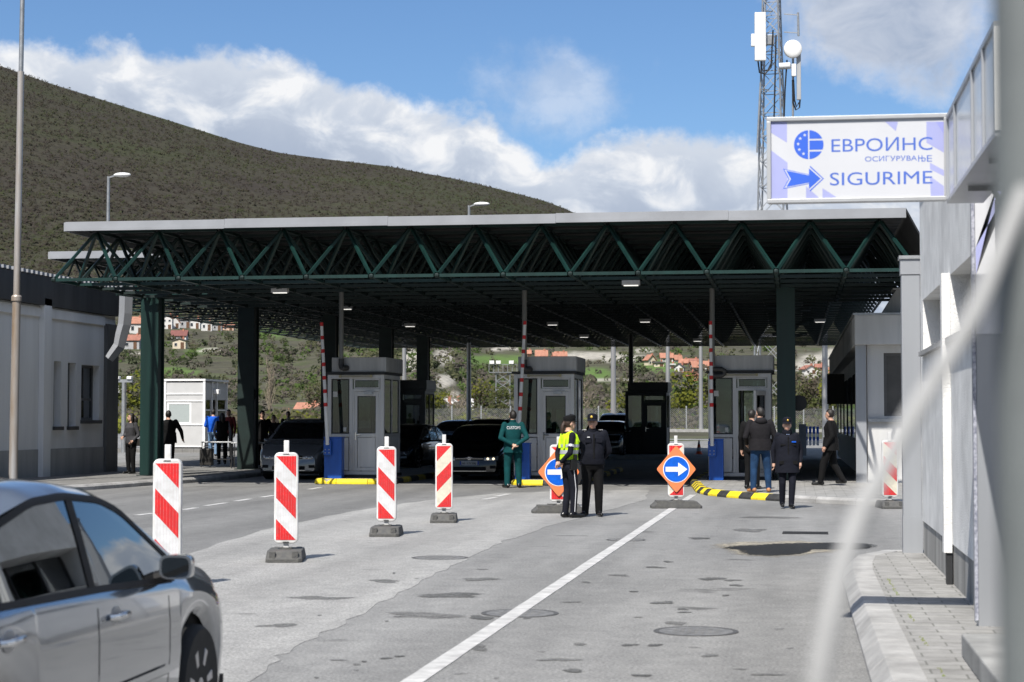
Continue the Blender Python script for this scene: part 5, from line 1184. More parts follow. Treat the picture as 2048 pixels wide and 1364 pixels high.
for px, yb_, D, r, lab in [(1227, 880, 100, .16, 'pale mast behind the blue van'), (1336, 864, 140, .19, 'pale mast right of the unlit booth'), (1402, 864, 140, .17, 'pale mast just left of the right striped barrier arm'), (1651, 870, 110, .20, 'thick pale mast behind the walking man'), (808, 870, 100, .13, 'pale mast glimpsed behind the left booth')]:
    p = P(px, yb_, D); b = Vector((p.x, p.y, gz(p.x, p.y))); tapered('mast', lab, 'mast', b, 11.5, r, r*.6, M_pole, 'pale masts beyond the canopy')
p = P(290, 884, 68); tag(MB().box(-.075, .075, -.05, .05, 0, (884-638)*68/3700).build('white_post', M_white, loc=p), 'flat white post directly left of the front green column', 'post')
p = P(247, 905, 74); t = tapered('camera_post', 'grey post with a double lamp bar left of the green column', 'post', p, 2.8, .10, .09, M_galv)
MB().box(-.35, .35, -.06, .06, 2.8, 2.92).build('crossbar', M_galv, t); MB().box(-.36, -.16, -.12, .1, 2.92, 3.04).build('lamp_head', M_white, t, bevel=.02); MB().box(.14, .34, -.12, .1, 2.92, 3.04).build('lamp_head', M_white, t, bevel=.02)
m = MB(); p = G(250, 912); 

# ------------------------------------------------------------------ antenna tower
D = 100.0; b = P(1548, 870, D); b.z = gz(b.x, b.y)
t = thing('antenna_tower', 'galvanised lattice tower carrying white antenna panels and a dish', 'antenna tower', b, YAW-.3)
Ht = 26.0; hw = lambda z: 1.0*(1-z/Ht)+.37*(z/Ht)
m = MB()
for sx, sy in ((-1, -1), (1, -1), (1, 1), (-1, 1)): m.tube([(sx*hw(0), sy*hw(0), 0), (sx*hw(Ht), sy*hw(Ht), Ht)], .05, 8)
m.build('legs', M_galv, t)
br = MB(); z = 0
while z < Ht-.5:
    dz = 2.0*hw(z)*1.05; z2 = min(z+dz, Ht); a, c2 = hw(z), hw(z2); cs = [(-1, -1), (1, -1), (1, 1), (-1, 1)]
    for k in range(4):
        p, q_ = cs[k], cs[(k+1) % 4]
        br.bar((p[0]*a, p[1]*a, z), (q_[0]*c2, q_[1]*c2, z2), .035); br.bar((q_[0]*a, q_[1]*a, z), (p[0]*c2, p[1]*c2, z2), .035); br.bar((p[0]*a, p[1]*a, z), (q_[0]*a, q_[1]*a, z), .04)
    z = z2
br.build('bracing', M_galv, t)
loc = lambda px, py, dd=0.0: Matrix.Rotation(-(YAW-.3), 4, 'Z') @ (P(px, py, D+dd)-b)
def tbox(name, pxa, pya, pxb, pyb, dep, dd, mt, bev=.03):
    A, B = P(pxa, pya, D+dd), P(pxb, pyb, D+dd); w = (B-A).dot(RT); h = abs(A.z-B.z); c = (A+B)/2-b; o = MB().box(-w/2, w/2, -dep/2, dep/2, -h/2, h/2).build(name, mt, t, bevel=bev)
    o.location = Matrix.Rotation(-(YAW-.3), 4, 'Z') @ c; o.rotation_euler = (0, 0, .3); return o
tbox('antenna_panel', 1509, 25, 1532, 122, .25, -1.0, M_white, .05); tbox('radio_unit', 1502, 68, 1510, 93, .2, -.9, M_white); tbox('antenna_panel', 1593, 108, 1602, 200, .18, -.8, M_offwhite)
tbox('radio_unit', 1583, 128, 1592, 153, .2, -.9, M_white); tbox('mount_bracket', 1530, 70, 1548, 90, .3, -.6, M_galv)
c = loc(1586, 98, -1.1); m = MB(); m.lathe([(.08, .32), (.34, .28), (.49, .12), (.495, -.02), (.47, -.05), (.3, -.075)], axis='y', n=32); o = m.build('dish', M_white, t, smooth=50); o.location = c; o.rotation_euler = (0, 0, .3+.1)
c = loc(1570, 132, -.8); m = MB(); m.lathe([(.16, -.3), (.18, -.28), (.18, .28), (.16, .3)], axis='x', n=16); o = m.build('radio_unit', M_white, t, smooth=50); o.location = c
m = MB(); m.tube([loc(1521, 165, -.7), loc(1514, 305, -.7)], .05, 8); m.bar(loc(1521, 178, -.7), loc(1538, 180, -.4), .05); m.bar(loc(1514, 295, -.7), loc(1530, 296, -.4), .05)
m.build('mount_pipe', M_galv, t); m = MB()
m.tube([loc(1596, 25, -.5), loc(1597, 72, -.5)], .06, 8); m.bar(loc(1596, 30, -.5), loc(1568, 28, -.3), .05); m.bar(loc(1597, 66, -.5), loc(1568, 64, -.3), .05); m.build('mount_pipe', M_galv, t); m = MB(); m.tube([loc(1530, 8, -.9), loc(1530, 30, -.9)], .05, 8); m.bar(loc(1530, 22, -.9), loc(1545, 23, -.5), .05)
m.build('mount_pipe', M_galv, t)
m = MB()
for pts in ([(1516, 122), (1519, 145), (1530, 148), (1542, 135), (1546, 60)], [(1522, 122), (1524, 142), (1536, 140), (1545, 120)], [(1585, 160), (1586, 205), (1592, 220), (1599, 215), (1600, 200)], [(1587, 160), (1589, 200), (1593, 214), (1598, 205)], [(1552, 70), (1550, 160), (1548, 240), (1545, 330)], [(1574, 120), (1570, 180), (1566, 300)]):
    m.tube([loc(*p, -.75) for p in pts], .045, 6)
m.build('cables', M_black, t)
MB().tube([loc(1586, 100, -.6), loc(1586, 250, -.6)], .06, 8).build('mount_pipe', M_galv, t)
# ------------------------------------------------------------------ people
M_skin = mat('skin', (0.54, 0.33, 0.24), .55, 0, .12, 14, spec=.35); M_skin2 = mat('skin_tanned', (0.48, 0.28, 0.20), .55, 0, .12, 14, spec=.35)
def cloth(n, c, v=.25, bump=.45): return mat(n, c, .85, 0, v, 7, bump, 13, spec=.2)
K_navy = cloth('navy_cloth', (0.007, 0.008, 0.014)); K_black = cloth('black_cloth', (0.0055, 0.0055, 0.006)); K_charc = cloth('charcoal_cloth', (0.013, 0.012, 0.014)); K_teal = cloth('teal_uniform', (0.002, 0.048, 0.052)); K_jeans = cloth('blue_denim', (0.014, 0.042, 0.10), .4); K_blue = cloth('bright_blue_cloth', (0.01, 0.10, 0.55)); K_ltjean = cloth('pale_denim', (0.18, 0.28, 0.42)); K_grey = cloth('grey_cloth', (0.25, 0.26, 0.30)); K_dkred = cloth('dark_red_cloth', (0.10, 0.015, 0.015)); K_hiv = cloth('high_visibility_yellow', (0.55, 0.85, 0.02), .1)
K_silv = mat('silver_reflective_band', (0.5, 0.51, 0.53), .35, .3, .1, 10); K_shoe = mat('black_leather', (0.008, 0.008, 0.008), .3, 0, .2, 9); K_tan = mat('tan_leather', (0.38, 0.17, 0.07), .6, 0, .2, 9); K_hair = mat('dark_hair', (0.012, 0.009, 0.007), .5, 0, .3, 30, .4, 90); K_hairb = mat('brown_hair', (0.035, 0.018, 0.010), .5, 0, .3, 30, .4, 90); K_bag = mat('dark_leather_bag', (0.03, 0.028, 0.026), .5); K_gold = mat('gold_badge', (0.55, 0.36, 0.06), .4, .4, .2, 20)
K_lip = mat('lips', (0.28, 0.10, 0.08), .5); K_eye = mat('dark_eye', (0.01, 0.008, 0.007), .3); K_whitecl = mat('white_cloth', (0.7, 0.7, 0.72), .8)
V = Vector
def person(loc, face, label, H=1.75, pose=None, top=K_black, legs=K_black, shoes=K_shoe, skin=M_skin, hair='short', hairm=K_hair, cap=None, bulk=1.0, female=False, belly=0.0, hem=.88, voxel=.013, hands=True, sleeves=None, turn=0.0, bend=0.0, group=None, loose=1.0):
    """one continuous body (remeshed from tapered limbs) with clothing, hair and headgear as children. faces +Y before turning"""
    t = thing('person', label, 'person', loc, face, group)
    s = H/1.75; b = bulk; J = dict(
        anL=(-.10, .0, .09), anR=(.10, .0, .09), knL=(-.105, .025, .49), knR=(.105, .025, .49), hiL=(-.095, 0, .90), hiR=(.095, 0, .90),
        shL=(-.185*b**.5, -.01, 1.425), shR=(.185*b**.5, -.01, 1.425), elL=(-.245*b**.6, -.04, 1.13), elR=(.245*b**.6, -.04, 1.13), wrL=(-.25*b**.6, .03, .88), wrR=(.25*b**.6, .03, .88), toL=(-.12, .17, .03), toR=(.12, .17, .03), nk=(0, -.005, 1.47), hd=(0, .02, 1.615))
    if female:
        for k in ('shL', 'shR'): J[k] = (J[k][0]*.88, J[k][1], J[k][2]-.005)
    if pose: J.update(pose)
    J = {k: V(v)*s for k, v in J.items()}
    caps = []  # (p, q, r0, r1, tag)
    def cap_(p, q_, r0, r1, tg): caps.append((V(p), V(q_), r0*s, r1*s, tg))
    lg = b**.5*loose
    for L_ in 'LR':
        cap_(J['hi'+L_]+V((0, 0, .02*s)), J['kn'+L_], .092*lg, .066*lg, 1); cap_(J['kn'+L_], J['an'+L_]+V((0, 0, .0)), .066*lg, .052*lg, 1)
        an, to = J['an'+L_], J['to'+L_]; dd = (to-an); dd.z = 0; dd = dd.normalized()
        cap_(V((an.x, an.y, an.z-.035*s))-dd*.045*s, V((to.x, to.y, an.z-.05*s)), .046, .034, 2)
        cap_(an+V((0, 0, .02*s)), an-V((0, 0, .03*s)), .045, .045, 2)
        sl = .060*b**.5*(.9 if female else 1)
        cap_(J['sh'+L_], J['el'+L_], sl*1.08, sl*.88, 0); cap_(J['el'+L_], J['wr'+L_], sl*.88, sl*.64, 0)
        wd = (J['wr'+L_]-J['el'+L_]).normalized()
        cap_(J['wr'+L_]+wd*.01*s, J['wr'+L_]+wd*.075*s, .030, .036, 3)
    cap_(J['nk']-V((0, 0, .03*s)), J['hd']-V((0, .02*s, .05*s)), .058, .054, 3)
    m = MB()
    for p, q_, r0, r1, tg in caps:
        d = q_-p; n = 6; pts = []; rs = []
        L0 = d.length; u = d.normalized() if L0 > 1e-5 else V((0, 0, 1))
        for k in range(4): a = rad(90*k/4); pts.append(p-u*r0*math.cos(a)); rs.append(max(r0*math.sin(a), .002))
        pts += [p, q_]; rs += [r0, r1]
        for k in range(1, 5): a = rad(90*k/4); pts.append(q_+u*r1*math.sin(a)); rs.append(max(r1*math.cos(a), .002))
        m.tube(pts, rs, 14)
    # torso: elliptical sections from hem to shoulders, following hips and shoulders
    hipc = (J['hiL']+J['hiR'])/2; shc = (J['shL']+J['shR'])/2; hx = .165*b*(1.04 if female else 1); cx_ = .178*b*(.92 if female else 1)
    secs = [(.80, .12*b, .10*b, 0), (.86, hx, .122*b, 0), (.96, hx*1.0, .125*b+belly*.5, belly*.3), (1.08, hx*(.90 if female else .97), .118*b+belly, belly*.6), (1.20, cx_*.98, .122*b+belly*.6, belly*.4+(.02 if female else .0)), (1.32, cx_*1.06, .125*b, .01+(.015 if female else 0)), (1.40, cx_*.98, .105*b, 0), (1.455, cx_*.62, .075*b, -.005), (1.49, .065, .06, -.005)]
    vs = []; n = 24
    for z, rx, ry, oy in secs:
        f = min(1, max(0, (z-.9)/.53)); c = hipc.lerp(shc, f)
        for k in range(n):
            a = 2*math.pi*k/n; vs.append((c.x+rx*s*math.copysign(abs(math.cos(a))**.85, math.cos(a)), c.y+oy*s+ry*s*math.copysign(abs(math.sin(a))**.85, math.sin(a)), z*s))
    k = len(secs); m.add(vs, [(i*n+j, i*n+(j+1) % n, (i+1)*n+(j+1) % n, (i+1)*n+j) for i in range(k-1) for j in range(n)]+[tuple(range(n-1, -1, -1)), tuple((k-1)*n+j for j in range(n))])
    # head
    hd = J['hd']; st_ = len(m.v)
    m.sphere(hd+V((0, -.008, .018))*s, (.074*s, .094*s, .105*s), n=18, k=14)
    m.sphere(hd+V((0, .022, -.045))*s, (.058*s, .070*s, .070*s), n=14, k=10)
    m.sphere(hd+V((0, .055, -.085))*s, (.03*s, .032*s, .026*s), n=10, k=8)
    m.tube([hd+V((0, .085, .018))*s, hd+V((0, .104, -.022))*s], [.010*s, .017*s], 8); m.sphere(hd+V((0, .098, -.028))*s, .016*s, n=8, k=6)
    for sx in (-1, 1): m.sphere(hd+V((sx*.077, -.005, -.008))*s, (.012*s, .024*s, .034*s), n=8, k=6)
    if turn:
        R_ = Matrix.Translation(hd) @ Matrix.Rotation(turn, 4, 'Z') @ Matrix.Translation(-hd); m.xform(R_, st_)
    tmp = m.build('temporary_body', [M_skin], fixn=True)
    rm = tmp.modifiers.new('r', 'REMESH'); rm.mode = 'VOXEL'; rm.voxel_size = voxel*s
    sm_ = tmp.modifiers.new('s', 'SMOOTH'); sm_.factor = .5; sm_.iterations = 4
    dg = bpy.context.evaluated_depsgraph_get(); dg.update()
    me = bpy.data.meshes.new_from_object(tmp.evaluated_get(dg)); old = tmp.data; bpy.data.objects.remove(tmp); bpy.data.meshes.remove(old)
    me.name = 'person_body'; me.materials.clear()
    # clothing regions
    nf = len(me.polygons); cc = np.empty(nf*3, dtype=np.float32); me.polygons.foreach_get('center', cc); cc = cc.reshape(-1, 3)
    best = np.full(nf, 1e9); tg_ = np.zeros(nf, dtype=np.int32)
    for p, q_, r0, r1, tg in caps:
        p_, d = np.array(p), np.array(q_-p); L2 = max(1e-9, (d*d).sum()); u = np.clip(((cc-p_)@d)/L2, 0, 1); ds = np.linalg.norm(cc-p_-u[:, None]*d, axis=1)-(r0+(r1-r0)*u)
        w = ds < best; best[w] = ds[w]; tg_[w] = tg
    ftor = np.abs(cc[:, 0]-shc.x) < .22*s*b; zt = cc[:, 2]/s
    intor = ftor & (zt > hem) & (zt < 1.475) & (tg_ != 3) & (best > -.02)
    tg_[intor & (tg_ != 2)] = 0
    tg_[(tg_ == 1) & (zt > hem)] = 0; tg_[(tg_ == 0) & (zt < hem) & ftor & (np.abs(cc[:, 0]-hipc.x) < .15*s) & (zt > .5) & (best > -.03)] = np.where(True, tg_[(tg_ == 0) & (zt < hem) & ftor & (np.abs(cc[:, 0]-hipc.x) < .15*s) & (zt > .5) & (best > -.03)], 0)
    tg_[(zt < hem) & ftor & (zt > .72) & (tg_ == 0) & (np.abs(cc[:, 0]-hipc.x)/s < .17*b)] = 1
    tg_[np.linalg.norm((cc-np.array(hd))*np.array([1, 1, .8]), axis=1) < .125*s] = 3
    tg_[(zt < 1.49) & (np.linalg.norm(cc[:, :2]-np.array(J['nk'])[:2], axis=1) > .072*s) & (tg_ == 3) & (zt > 1.35)] = 0
    for mm in (top, legs, shoes, skin, K_eye, K_lip, sleeves or top): me.materials.append(mm)
    tg_[(tg_ == 3) & (zt < 1.462) & (zt > 1.15)] = 0
    if sleeves:
        arm = (np.abs(cc[:, 0]-shc.x) > .19*s*b**.5) & (tg_ == 0); tg_[arm] = 6
    # extra pieces of the same body mesh: fingers, eyes, mouth
    x = MB()
    if hands:
        for L_ in 'LR':
            wd = (J['wr'+L_]-J['el'+L_]).normalized(); sx = -1 if L_ == 'L' else 1
            side = wd.cross(V((0, 1, 0.001))).normalized(); nrm = side.cross(wd).normalized(); base = J['wr'+L_]+wd*.095*s
            fv = nrm*1.0
            for k in range(4):
                o = base+fv*((k-1.5)*.018*s)-wd*(.004*abs(k-1.3)*s); ln = (.062, .072, .068, .052)[k]*s; cur = side*(-.25*sx*(1 if sx < 0 else -1))
                x.tube([o-wd*.02*s, o+wd*ln*.45, o+(wd*.8+cur).normalized()*ln*.8+wd*ln*.05, o+(wd*.6+cur*1.8).normalized()*ln], [.0092*s, .0088*s, .008*s, .0055*s], 6, 3)
            o = J['wr'+L_]+wd*.045*s+fv*.03*s; x.tube([o, o+(wd*.7+fv*.6).normalized()*.035*s, o+(wd*.95+fv*.3).normalized()*.062*s], [.012*s, .0105*s, .007*s], 6, 3)
    h0 = len(x.v)
    for sx in (-1, 1):
        x.sphere(hd+V((sx*.031, .077, .010))*s, (.013*s, .008*s, .006*s), 4, 8, 6); x.bar(hd+V((sx*.014, .088, .029))*s, hd+V((sx*.05, .075, .030))*s, .012*s, .006*s, 4)
    x.bar(hd+V((-.022, .086, -.062))*s, hd+V((.022, .086, -.062))*s, .010*s, .010*s, 5)
    if turn: x.xform(Matrix.Translation(hd) @ Matrix.Rotation(turn, 4, 'Z') @ Matrix.Translation(-hd), h0)
    nv = len(me.vertices); co = np.empty(nv*3, dtype=np.float32); me.vertices.foreach_get('co', co); polys = [tuple(p.vertices) for p in me.polygons]
    allv = [tuple(v) for v in co.reshape(-1, 3).tolist()]+x.v; allf = polys+[tuple(i+nv for i in f) for f in x.f]
    me2 = bpy.data.meshes.new('person_body'); me2.from_pydata(allv, [], allf)
    for mm in me.materials: me2.materials.append(mm)
    me2.polygons.foreach_set('material_index', np.concatenate([tg_, np.array(x.m, dtype=np.int32)]).astype(np.int32)); me2.polygons.foreach_set('use_smooth', [True]*len(allf)); me2.update()
    bpy.data.meshes.remove(me); body = bpy.data.objects.new('body', me2); COL.objects.link(body); body.parent = t
    # hair and cap
    hm = MB(); c = hd+V((0, -.012, .022))*s
    def shell(rx, ry, rz, zmin, ymaxlow, extra=None):
        vs = []; n_, k_ = 22, 12
        for i in range(k_+1):
            th = math.pi*.5-(math.pi*.5+.75)*i/k_
            for j in range(n_):
                a = 2*math.pi*j/n_; y = math.sin(a); th2 = max(th, ymaxlow if y > .15 else -9)
                vs.append(c+V((rx*math.cos(th2)*math.cos(a), ry*math.cos(th2)*math.sin(a), rz*math.sin(th2)))*s)
        hm.add(vs, [(i*n_+j, i*n_+(j+1) % n_, (i+1)*n_+(j+1) % n_, (i+1)*n_+j) for i in range(k_) for j in range(n_)])
    if hair != 'none':
        shell(.083, .101, .113, 0, .42)
        if hair in ('pony', 'long'):
            w = .035 if hair == 'pony' else .07
            hm.tube([c+V((0, -.08, .02))*s, c+V((0, -.12, -.06))*s, c+V((0, -.125, -.16))*s, c+V((0, -.10, -.25))*s], [.03*s, w*s, w*.95*s, .015*s], 10)
        if hair == 'long':
            for sx in (-1, 1): hm.tube([c+V((sx*.06, .02, .06))*s, c+V((sx*.082, .0, -.04))*s, c+V((sx*.08, -.02, -.14))*s, c+V((sx*.07, -.03, -.2))*s], [.02*s, .03*s, .035*s, .015*s], 8)
        if turn: hm.xform(Matrix.Translation(hd) @ Matrix.Rotation(turn, 4, 'Z') @ Matrix.Translation(-hd))
        hm.build('hair', hairm, t, smooth=True)
    if cap:
        cm = MB(); pr = [(1.0, -.0), (1.02, .03), (1.06, .06), (.98, .092), (.62, .108), (.05, .112)]; n_ = 24; vs = []
        c2 = hd+V((0, -.008, .045))*s
        for r_, z in pr:
            for j in range(n_): a = 2*math.pi*j/n_; vs.append(c2+V((.087*r_*math.cos(a), .106*r_*math.sin(a), z+.012*math.sin(a)*(z > .05)))*s)
        cm.add(vs, [(i*n_+j, i*n_+(j+1) % n_, (i+1)*n_+(j+1) % n_, (i+1)*n_+j) for i in range(5) for j in range(n_)]+[tuple(range(5*n_, 6*n_))])
        Rm = Matrix.Translation(hd) @ Matrix.Rotation(turn, 4, 'Z') @ Matrix.Translation(-hd)
        cp = cm.xform(Rm).build('cap', cap, t, smooth=50)
        vm = MB(); vs = []
        for k_, (ex, dz) in enumerate(((0, 0), (.06, -.018))):
            for j in range(13): a = rad(20+140*j/12); vs.append(c2+V(((.088+ex*.25)*math.cos(a), (.106+ex)*math.sin(a), .012+dz))*s)
        vs += [v-V((0, 0, .006*s)) for v in vs]
        vm.add(vs, [(j, j+1, 14+j, 13+j) for j in range(12)]+[(26+j+1, 26+j, 39+j, 40+j) for j in range(12)]+[(13+j, 14+j, 40+j, 39+j) for j in range(12)])
        vm.xform(Rm).build('peak', cap, cp, smooth=40)
    t['_s'] = s
    J['_s'] = s; J['_c'] = shc
    return t, J
def extra(t, nm, m, mt, parent=None, **k): return m.build(nm, mt, parent or t, **k)
def torso_shell(t, nm, J, z0, z1, grow, mt, b=1.0, belly=0, female=False, n=28, open_front=0.0, ang=None, zz=6, taper=0):
    """a garment wrapped round the trunk between two heights"""
    s = J['_s']; hipc = (J['hiL']+J['hiR'])/2; shc = (J['shL']+J['shR'])/2; vs = []; hx = .165*b*(1.04 if female else 1); cx_ = .178*b*(.92 if female else 1)
    Z = [.80, .86, .96, 1.08, 1.20, 1.32, 1.40, 1.455]; RX = [hx, hx, hx, hx*(.90 if female else .97), cx_*.98, cx_*1.06, cx_*.98, cx_*.66]; RY = [.122*b, .122*b, .125*b+belly*.5, .118*b+belly, .122*b+belly*.6, .125*b, .105*b, .08*b]; OY = [0, 0, belly*.3, belly*.6, belly*.4+(.02 if female else 0), .01+(.015 if female else 0), 0, -.005]
    a0, a1 = ang or (0, 360); m_ = n if not ang else n+1
    for i in range(zz+1):
        z = z0+(z1-z0)*i/zz; f = min(1, max(0, (z-.9)/.53)); c = hipc.lerp(shc, f); g = grow+taper*(1-i/zz)
        rx, ry, oy = np.interp(z, Z, RX)+g, np.interp(z, Z, RY)+g, np.interp(z, Z, OY)
        for k in range(m_):
            a = rad(a0+(a1-a0)*k/n); vs.append((c.x+rx*s*math.copysign(abs(math.cos(a))**.85, math.cos(a)), c.y+oy*s+ry*s*math.copysign(abs(math.sin(a))**.85, math.sin(a)), z*s))
    fs = [(i*m_+j, i*m_+(j+1) % m_, (i+1)*m_+(j+1) % m_, (i+1)*m_+j) for i in range(zz) for j in range(n)]
    return MB().add(vs, fs).build(nm, mt, t, smooth=60)
def shoes_trim(): pass
CAMDIR = math.pi+YAW           # facing this way looks straight at the camera
AWAY = YAW                     # facing away from the camera
# customs officer, seen from behind, hands clasped at the back
p = G(1026, 976)
back = dict(elL=(-.30, -.13, 1.13), elR=(.30, -.13, 1.13), wrL=(-.06, -.19, .99), wrR=(.06, -.20, .975), anL=(-.135, -.02, .09), anR=(.14, .0, .09), knL=(-.125, .02, .49), knR=(.125, .02, .49), toL=(-.20, .15, .03), toR=(.19, .16, .03))
t, J = person(p, AWAY+rad(8), 'man in teal customs uniform seen from behind, hands clasped at his back', 1.86, back, K_teal, K_teal, bulk=1.10, hair='short', hem=.90, loose=1.16, turn=rad(8))
s_ = J['_s']
torso_shell(t, 'jacket', J, .80, 1.10, .020, K_teal, 1.10, taper=.02)
m = MB(); extra(t, 'collar', MB().lathe([(.068, 1.455), (.078, 1.47), (.070, 1.535), (.06, 1.535)], (0, -.006*s_, 0), n=20).xform(Matrix.Scale(s_, 4)), K_teal, smooth=60)
text_mesh('CUSTOMS', 'lettering', K_whitecl, .33, .07, frame_M((.165, -.150*s_, 1.325*s_), (-1, 0, 0), (0, -.05, 1)) @ Matrix.Identity(4), t)
for o in t.children:
    if o.name.startswith('lettering'):
        # wrap the lettering onto the back of the jacket
        bt = None
        body = [c for c in t.children if c.name.startswith('body')][0]; bvh = BVHTree.FromPolygons([v.co for v in body.data.vertices], [q_.vertices for q_ in body.data.polygons])
        for v in o.data.vertices:
            h = bvh.ray_cast(V((-v.co.x, -1, v.co.z)), V((0, 1, 0)))
            if h[0]: v.co = V((-v.co.x, h[0].y-.006, v.co.z))
            else: v.co.x = -v.co.x
        o.data.update()
# mirror the lettering so that it reads from behind
    # (reading direction from behind runs towards +X of the wearer's back view)
# policewoman in high visibility vest
p = G(1138, 1036)
pw_ = dict(elL=(-.25, -.10, 1.12), elR=(.24, -.09, 1.12), wrL=(-.10, -.17, .96), wrR=(.08, -.18, .97), anL=(-.07, -.04, .09), anR=(.07, .05, .09), toL=(-.08, .14, .03), toR=(.08, .23, .03), knR=(.085, .06, .50))
t, J = person(p, -rad(58), 'policewoman in yellow high visibility vest and black cap with a ponytail', 1.70, pw_, K_navy, K_navy, female=True, hair='pony', hairm=K_hairb, cap=K_black, hem=.95, bulk=1.04, loose=1.05, turn=-rad(6))
s_ = J['_s']
vst = torso_shell(t, 'vest', J, 1.00, 1.445, .016, K_hiv, 1.04, female=True, zz=8)
torso_shell(vst, 'reflective_band', J, 1.10, 1.165, .022, K_silv, 1.04, female=True, zz=1); torso_shell(vst, 'reflective_band', J, 1.215, 1.265, .022, K_silv, 1.04, female=True, zz=1)
for sx in (-1, 1):
    m = MB(); m.tube([V((sx*.085, -.13, 1.20))*s_, V((sx*.10, -.125, 1.33))*s_, V((sx*.105, -.08, 1.44))*s_, V((sx*.10, 0, 1.475))*s_, V((sx*.09, .09, 1.42))*s_, V((sx*.085, .14, 1.30))*s_], .026*s_, 8); m.build('shoulder_strap', K_hiv, vst, smooth=60)
bl = torso_shell(t, 'belt', J, .945, 1.0, .020, K_shoe, 1.04, female=True, zz=1)
m = MB(); m.box(.15, .22, -.06, .05, .80, .98); m.build('holster', K_shoe, bl, bevel=.012); MB().box(.19, .235, -.01, .05, .97, 1.06).build('radio', K_shoe, bl, bevel=.008)
m = MB()
for L_ in 'R': m.tube([J['hiR']+V((.098, 0, -.02))*s_, J['knR']+V((.071, -.0, 0))*s_, J['anR']+V((.058, 0, .02))*s_], .0065, 6)
m.build('trouser_stripe', K_whitecl, t)
extra(t, 'sleeve_patch', MB().tube([J['shR'].lerp(J['elR'], .55), J['shR'].lerp(J['elR'], .68)], .066*s_, 12), K_silv, smooth=60)
# policeman, stout, looking to his right
p = G(1185, 1033)
pm_ = dict(elL=(-.30, -.06, 1.13), elR=(.30, -.05, 1.13), wrL=(-.17, -.16, .96), wrR=(.16, -.16, .95), anL=(-.11, 0, .09), anR=(.13, .02, .09), toL=(-.13, .18, .03), toR=(.24, .17, .03))
t, J = person(p, CAMDIR+rad(6), 'stout policeman in navy uniform and peaked cap facing the camera', 1.72, pm_, K_navy, K_black, skin=M_skin2, cap=K_navy, bulk=1.20, belly=.03, hem=.93, loose=1.10, turn=-rad(18))
s_ = J['_s']
torso_shell(t, 'shirt_hem', J, .90, 1.0, .012, K_navy, 1.20, belly=.03, zz=2)
for sx in (-1, 1):
    ep = MB().bar(V((sx*.09, -.01, 1.482))*s_, V((sx*.19, -.015, 1.475))*s_, .055, .012); eo = ep.build('epaulette', K_black, t)
    for k in range(3): MB().box(sx*(.115+.028*k)*s_-.006, sx*(.115+.028*k)*s_+.006, -.03, .03, 1.488*s_, 1.497*s_).build('rank_bar', K_whitecl, eo)
    MB().box(sx*.095*s_-.055, sx*.095*s_+.055, .150*s_, .168*s_, 1.27*s_, 1.36*s_).build('breast_pocket', K_navy, t, bevel=.006)
hd = J['hd']; Rm = Matrix.Translation(hd) @ Matrix.Rotation(-rad(18), 4, 'Z') @ Matrix.Translation(-hd)
MB().box(.07, .115, .178*s_, .186*s_, 1.36*s_, 1.375*s_).build('name_badge', K_whitecl, t); MB().box(-.012, .012, .185*s_, .192*s_, 1.0*s_, 1.42*s_).build('shirt_placket', K_black, t)
MB().lathe([(.022, .0), (.022, .012), (.012, .016)], tuple(hd+V((0, .095, .10))*s_), 'y', 14).xform(Rm).build('cap_badge', K_gold, t)
extra(t, 'collar', MB().lathe([(.072, 1.44), (.082, 1.46), (.068, 1.515), (.06, 1.515)], (0, 0, 0), n=20).xform(Matrix.Scale(s_, 4)), K_navy, smooth=60)
# woman officer in dark parka walking towards the camera
p = G(1575, 1017)
wo_ = dict(elL=(-.27, -.05, 1.13), elR=(.27, -.05, 1.13), wrL=(-.25, .02, .90), wrR=(.26, -.04, .90), anL=(-.06, .10, .09), anR=(.09, -.08, .11), toL=(-.08, .27, .03), toR=(.10, .09, .03), knL=(-.085, .09, .50), knR=(.10, .03, .50))
t, J = person(p, CAMDIR, 'woman officer in quilted dark parka and badged cap walking towards the camera', 1.66, wo_, K_navy, K_navy, female=True, cap=K_navy, hairm=K_hairb, bulk=1.14, hem=.78)
s_ = J['_s']
pk = torso_shell(t, 'parka', J, .70, 1.40, .035, K_pk if False else K_navy, 1.12, female=False, zz=10, taper=.02)
MB().box(-.012, .012, .158*s_, .176*s_, .74*s_, 1.40*s_).build('zip_flap', K_black, pk)
for sx in (-1, 1): MB().box(sx*.11*s_-.065, sx*.11*s_+.065, .150*s_, .178*s_, .86*s_, .93*s_).build('pocket_flap', K_black, pk, bevel=.005); MB().box(sx*.10*s_-.05, sx*.10*s_+.05, .145*s_, .172*s_, 1.22*s_, 1.25*s_).build('pocket_flap', K_black, pk, bevel=.005)
extra(t, 'collar', MB().lathe([(.085, 1.42), (.105, 1.45), (.095, 1.53), (.08, 1.53)], (0, 0, 0), n=20).xform(Matrix.Scale(s_, 4)), K_navy, smooth=60)
MB().add([(-.028, .10*s_, 1.44*s_), (.028, .10*s_, 1.44*s_), (.032, .085*s_, 1.49*s_), (-.032, .085*s_, 1.49*s_)], [(0, 1, 2, 3)]).build('shirt_collar', mat('pale_blue_shirt', (.35, .45, .7), .8), t)
MB().box(-.14, -.06, .168*s_, .18*s_, 1.285*s_, 1.31*s_).build('name_strip', K_blue, t)
MB().lathe([(.018, .0), (.018, .012), (.010, .016)], tuple(J['hd']+V((0, .095, .10))*s_), 'y', 14).build('cap_badge', K_gold, t)
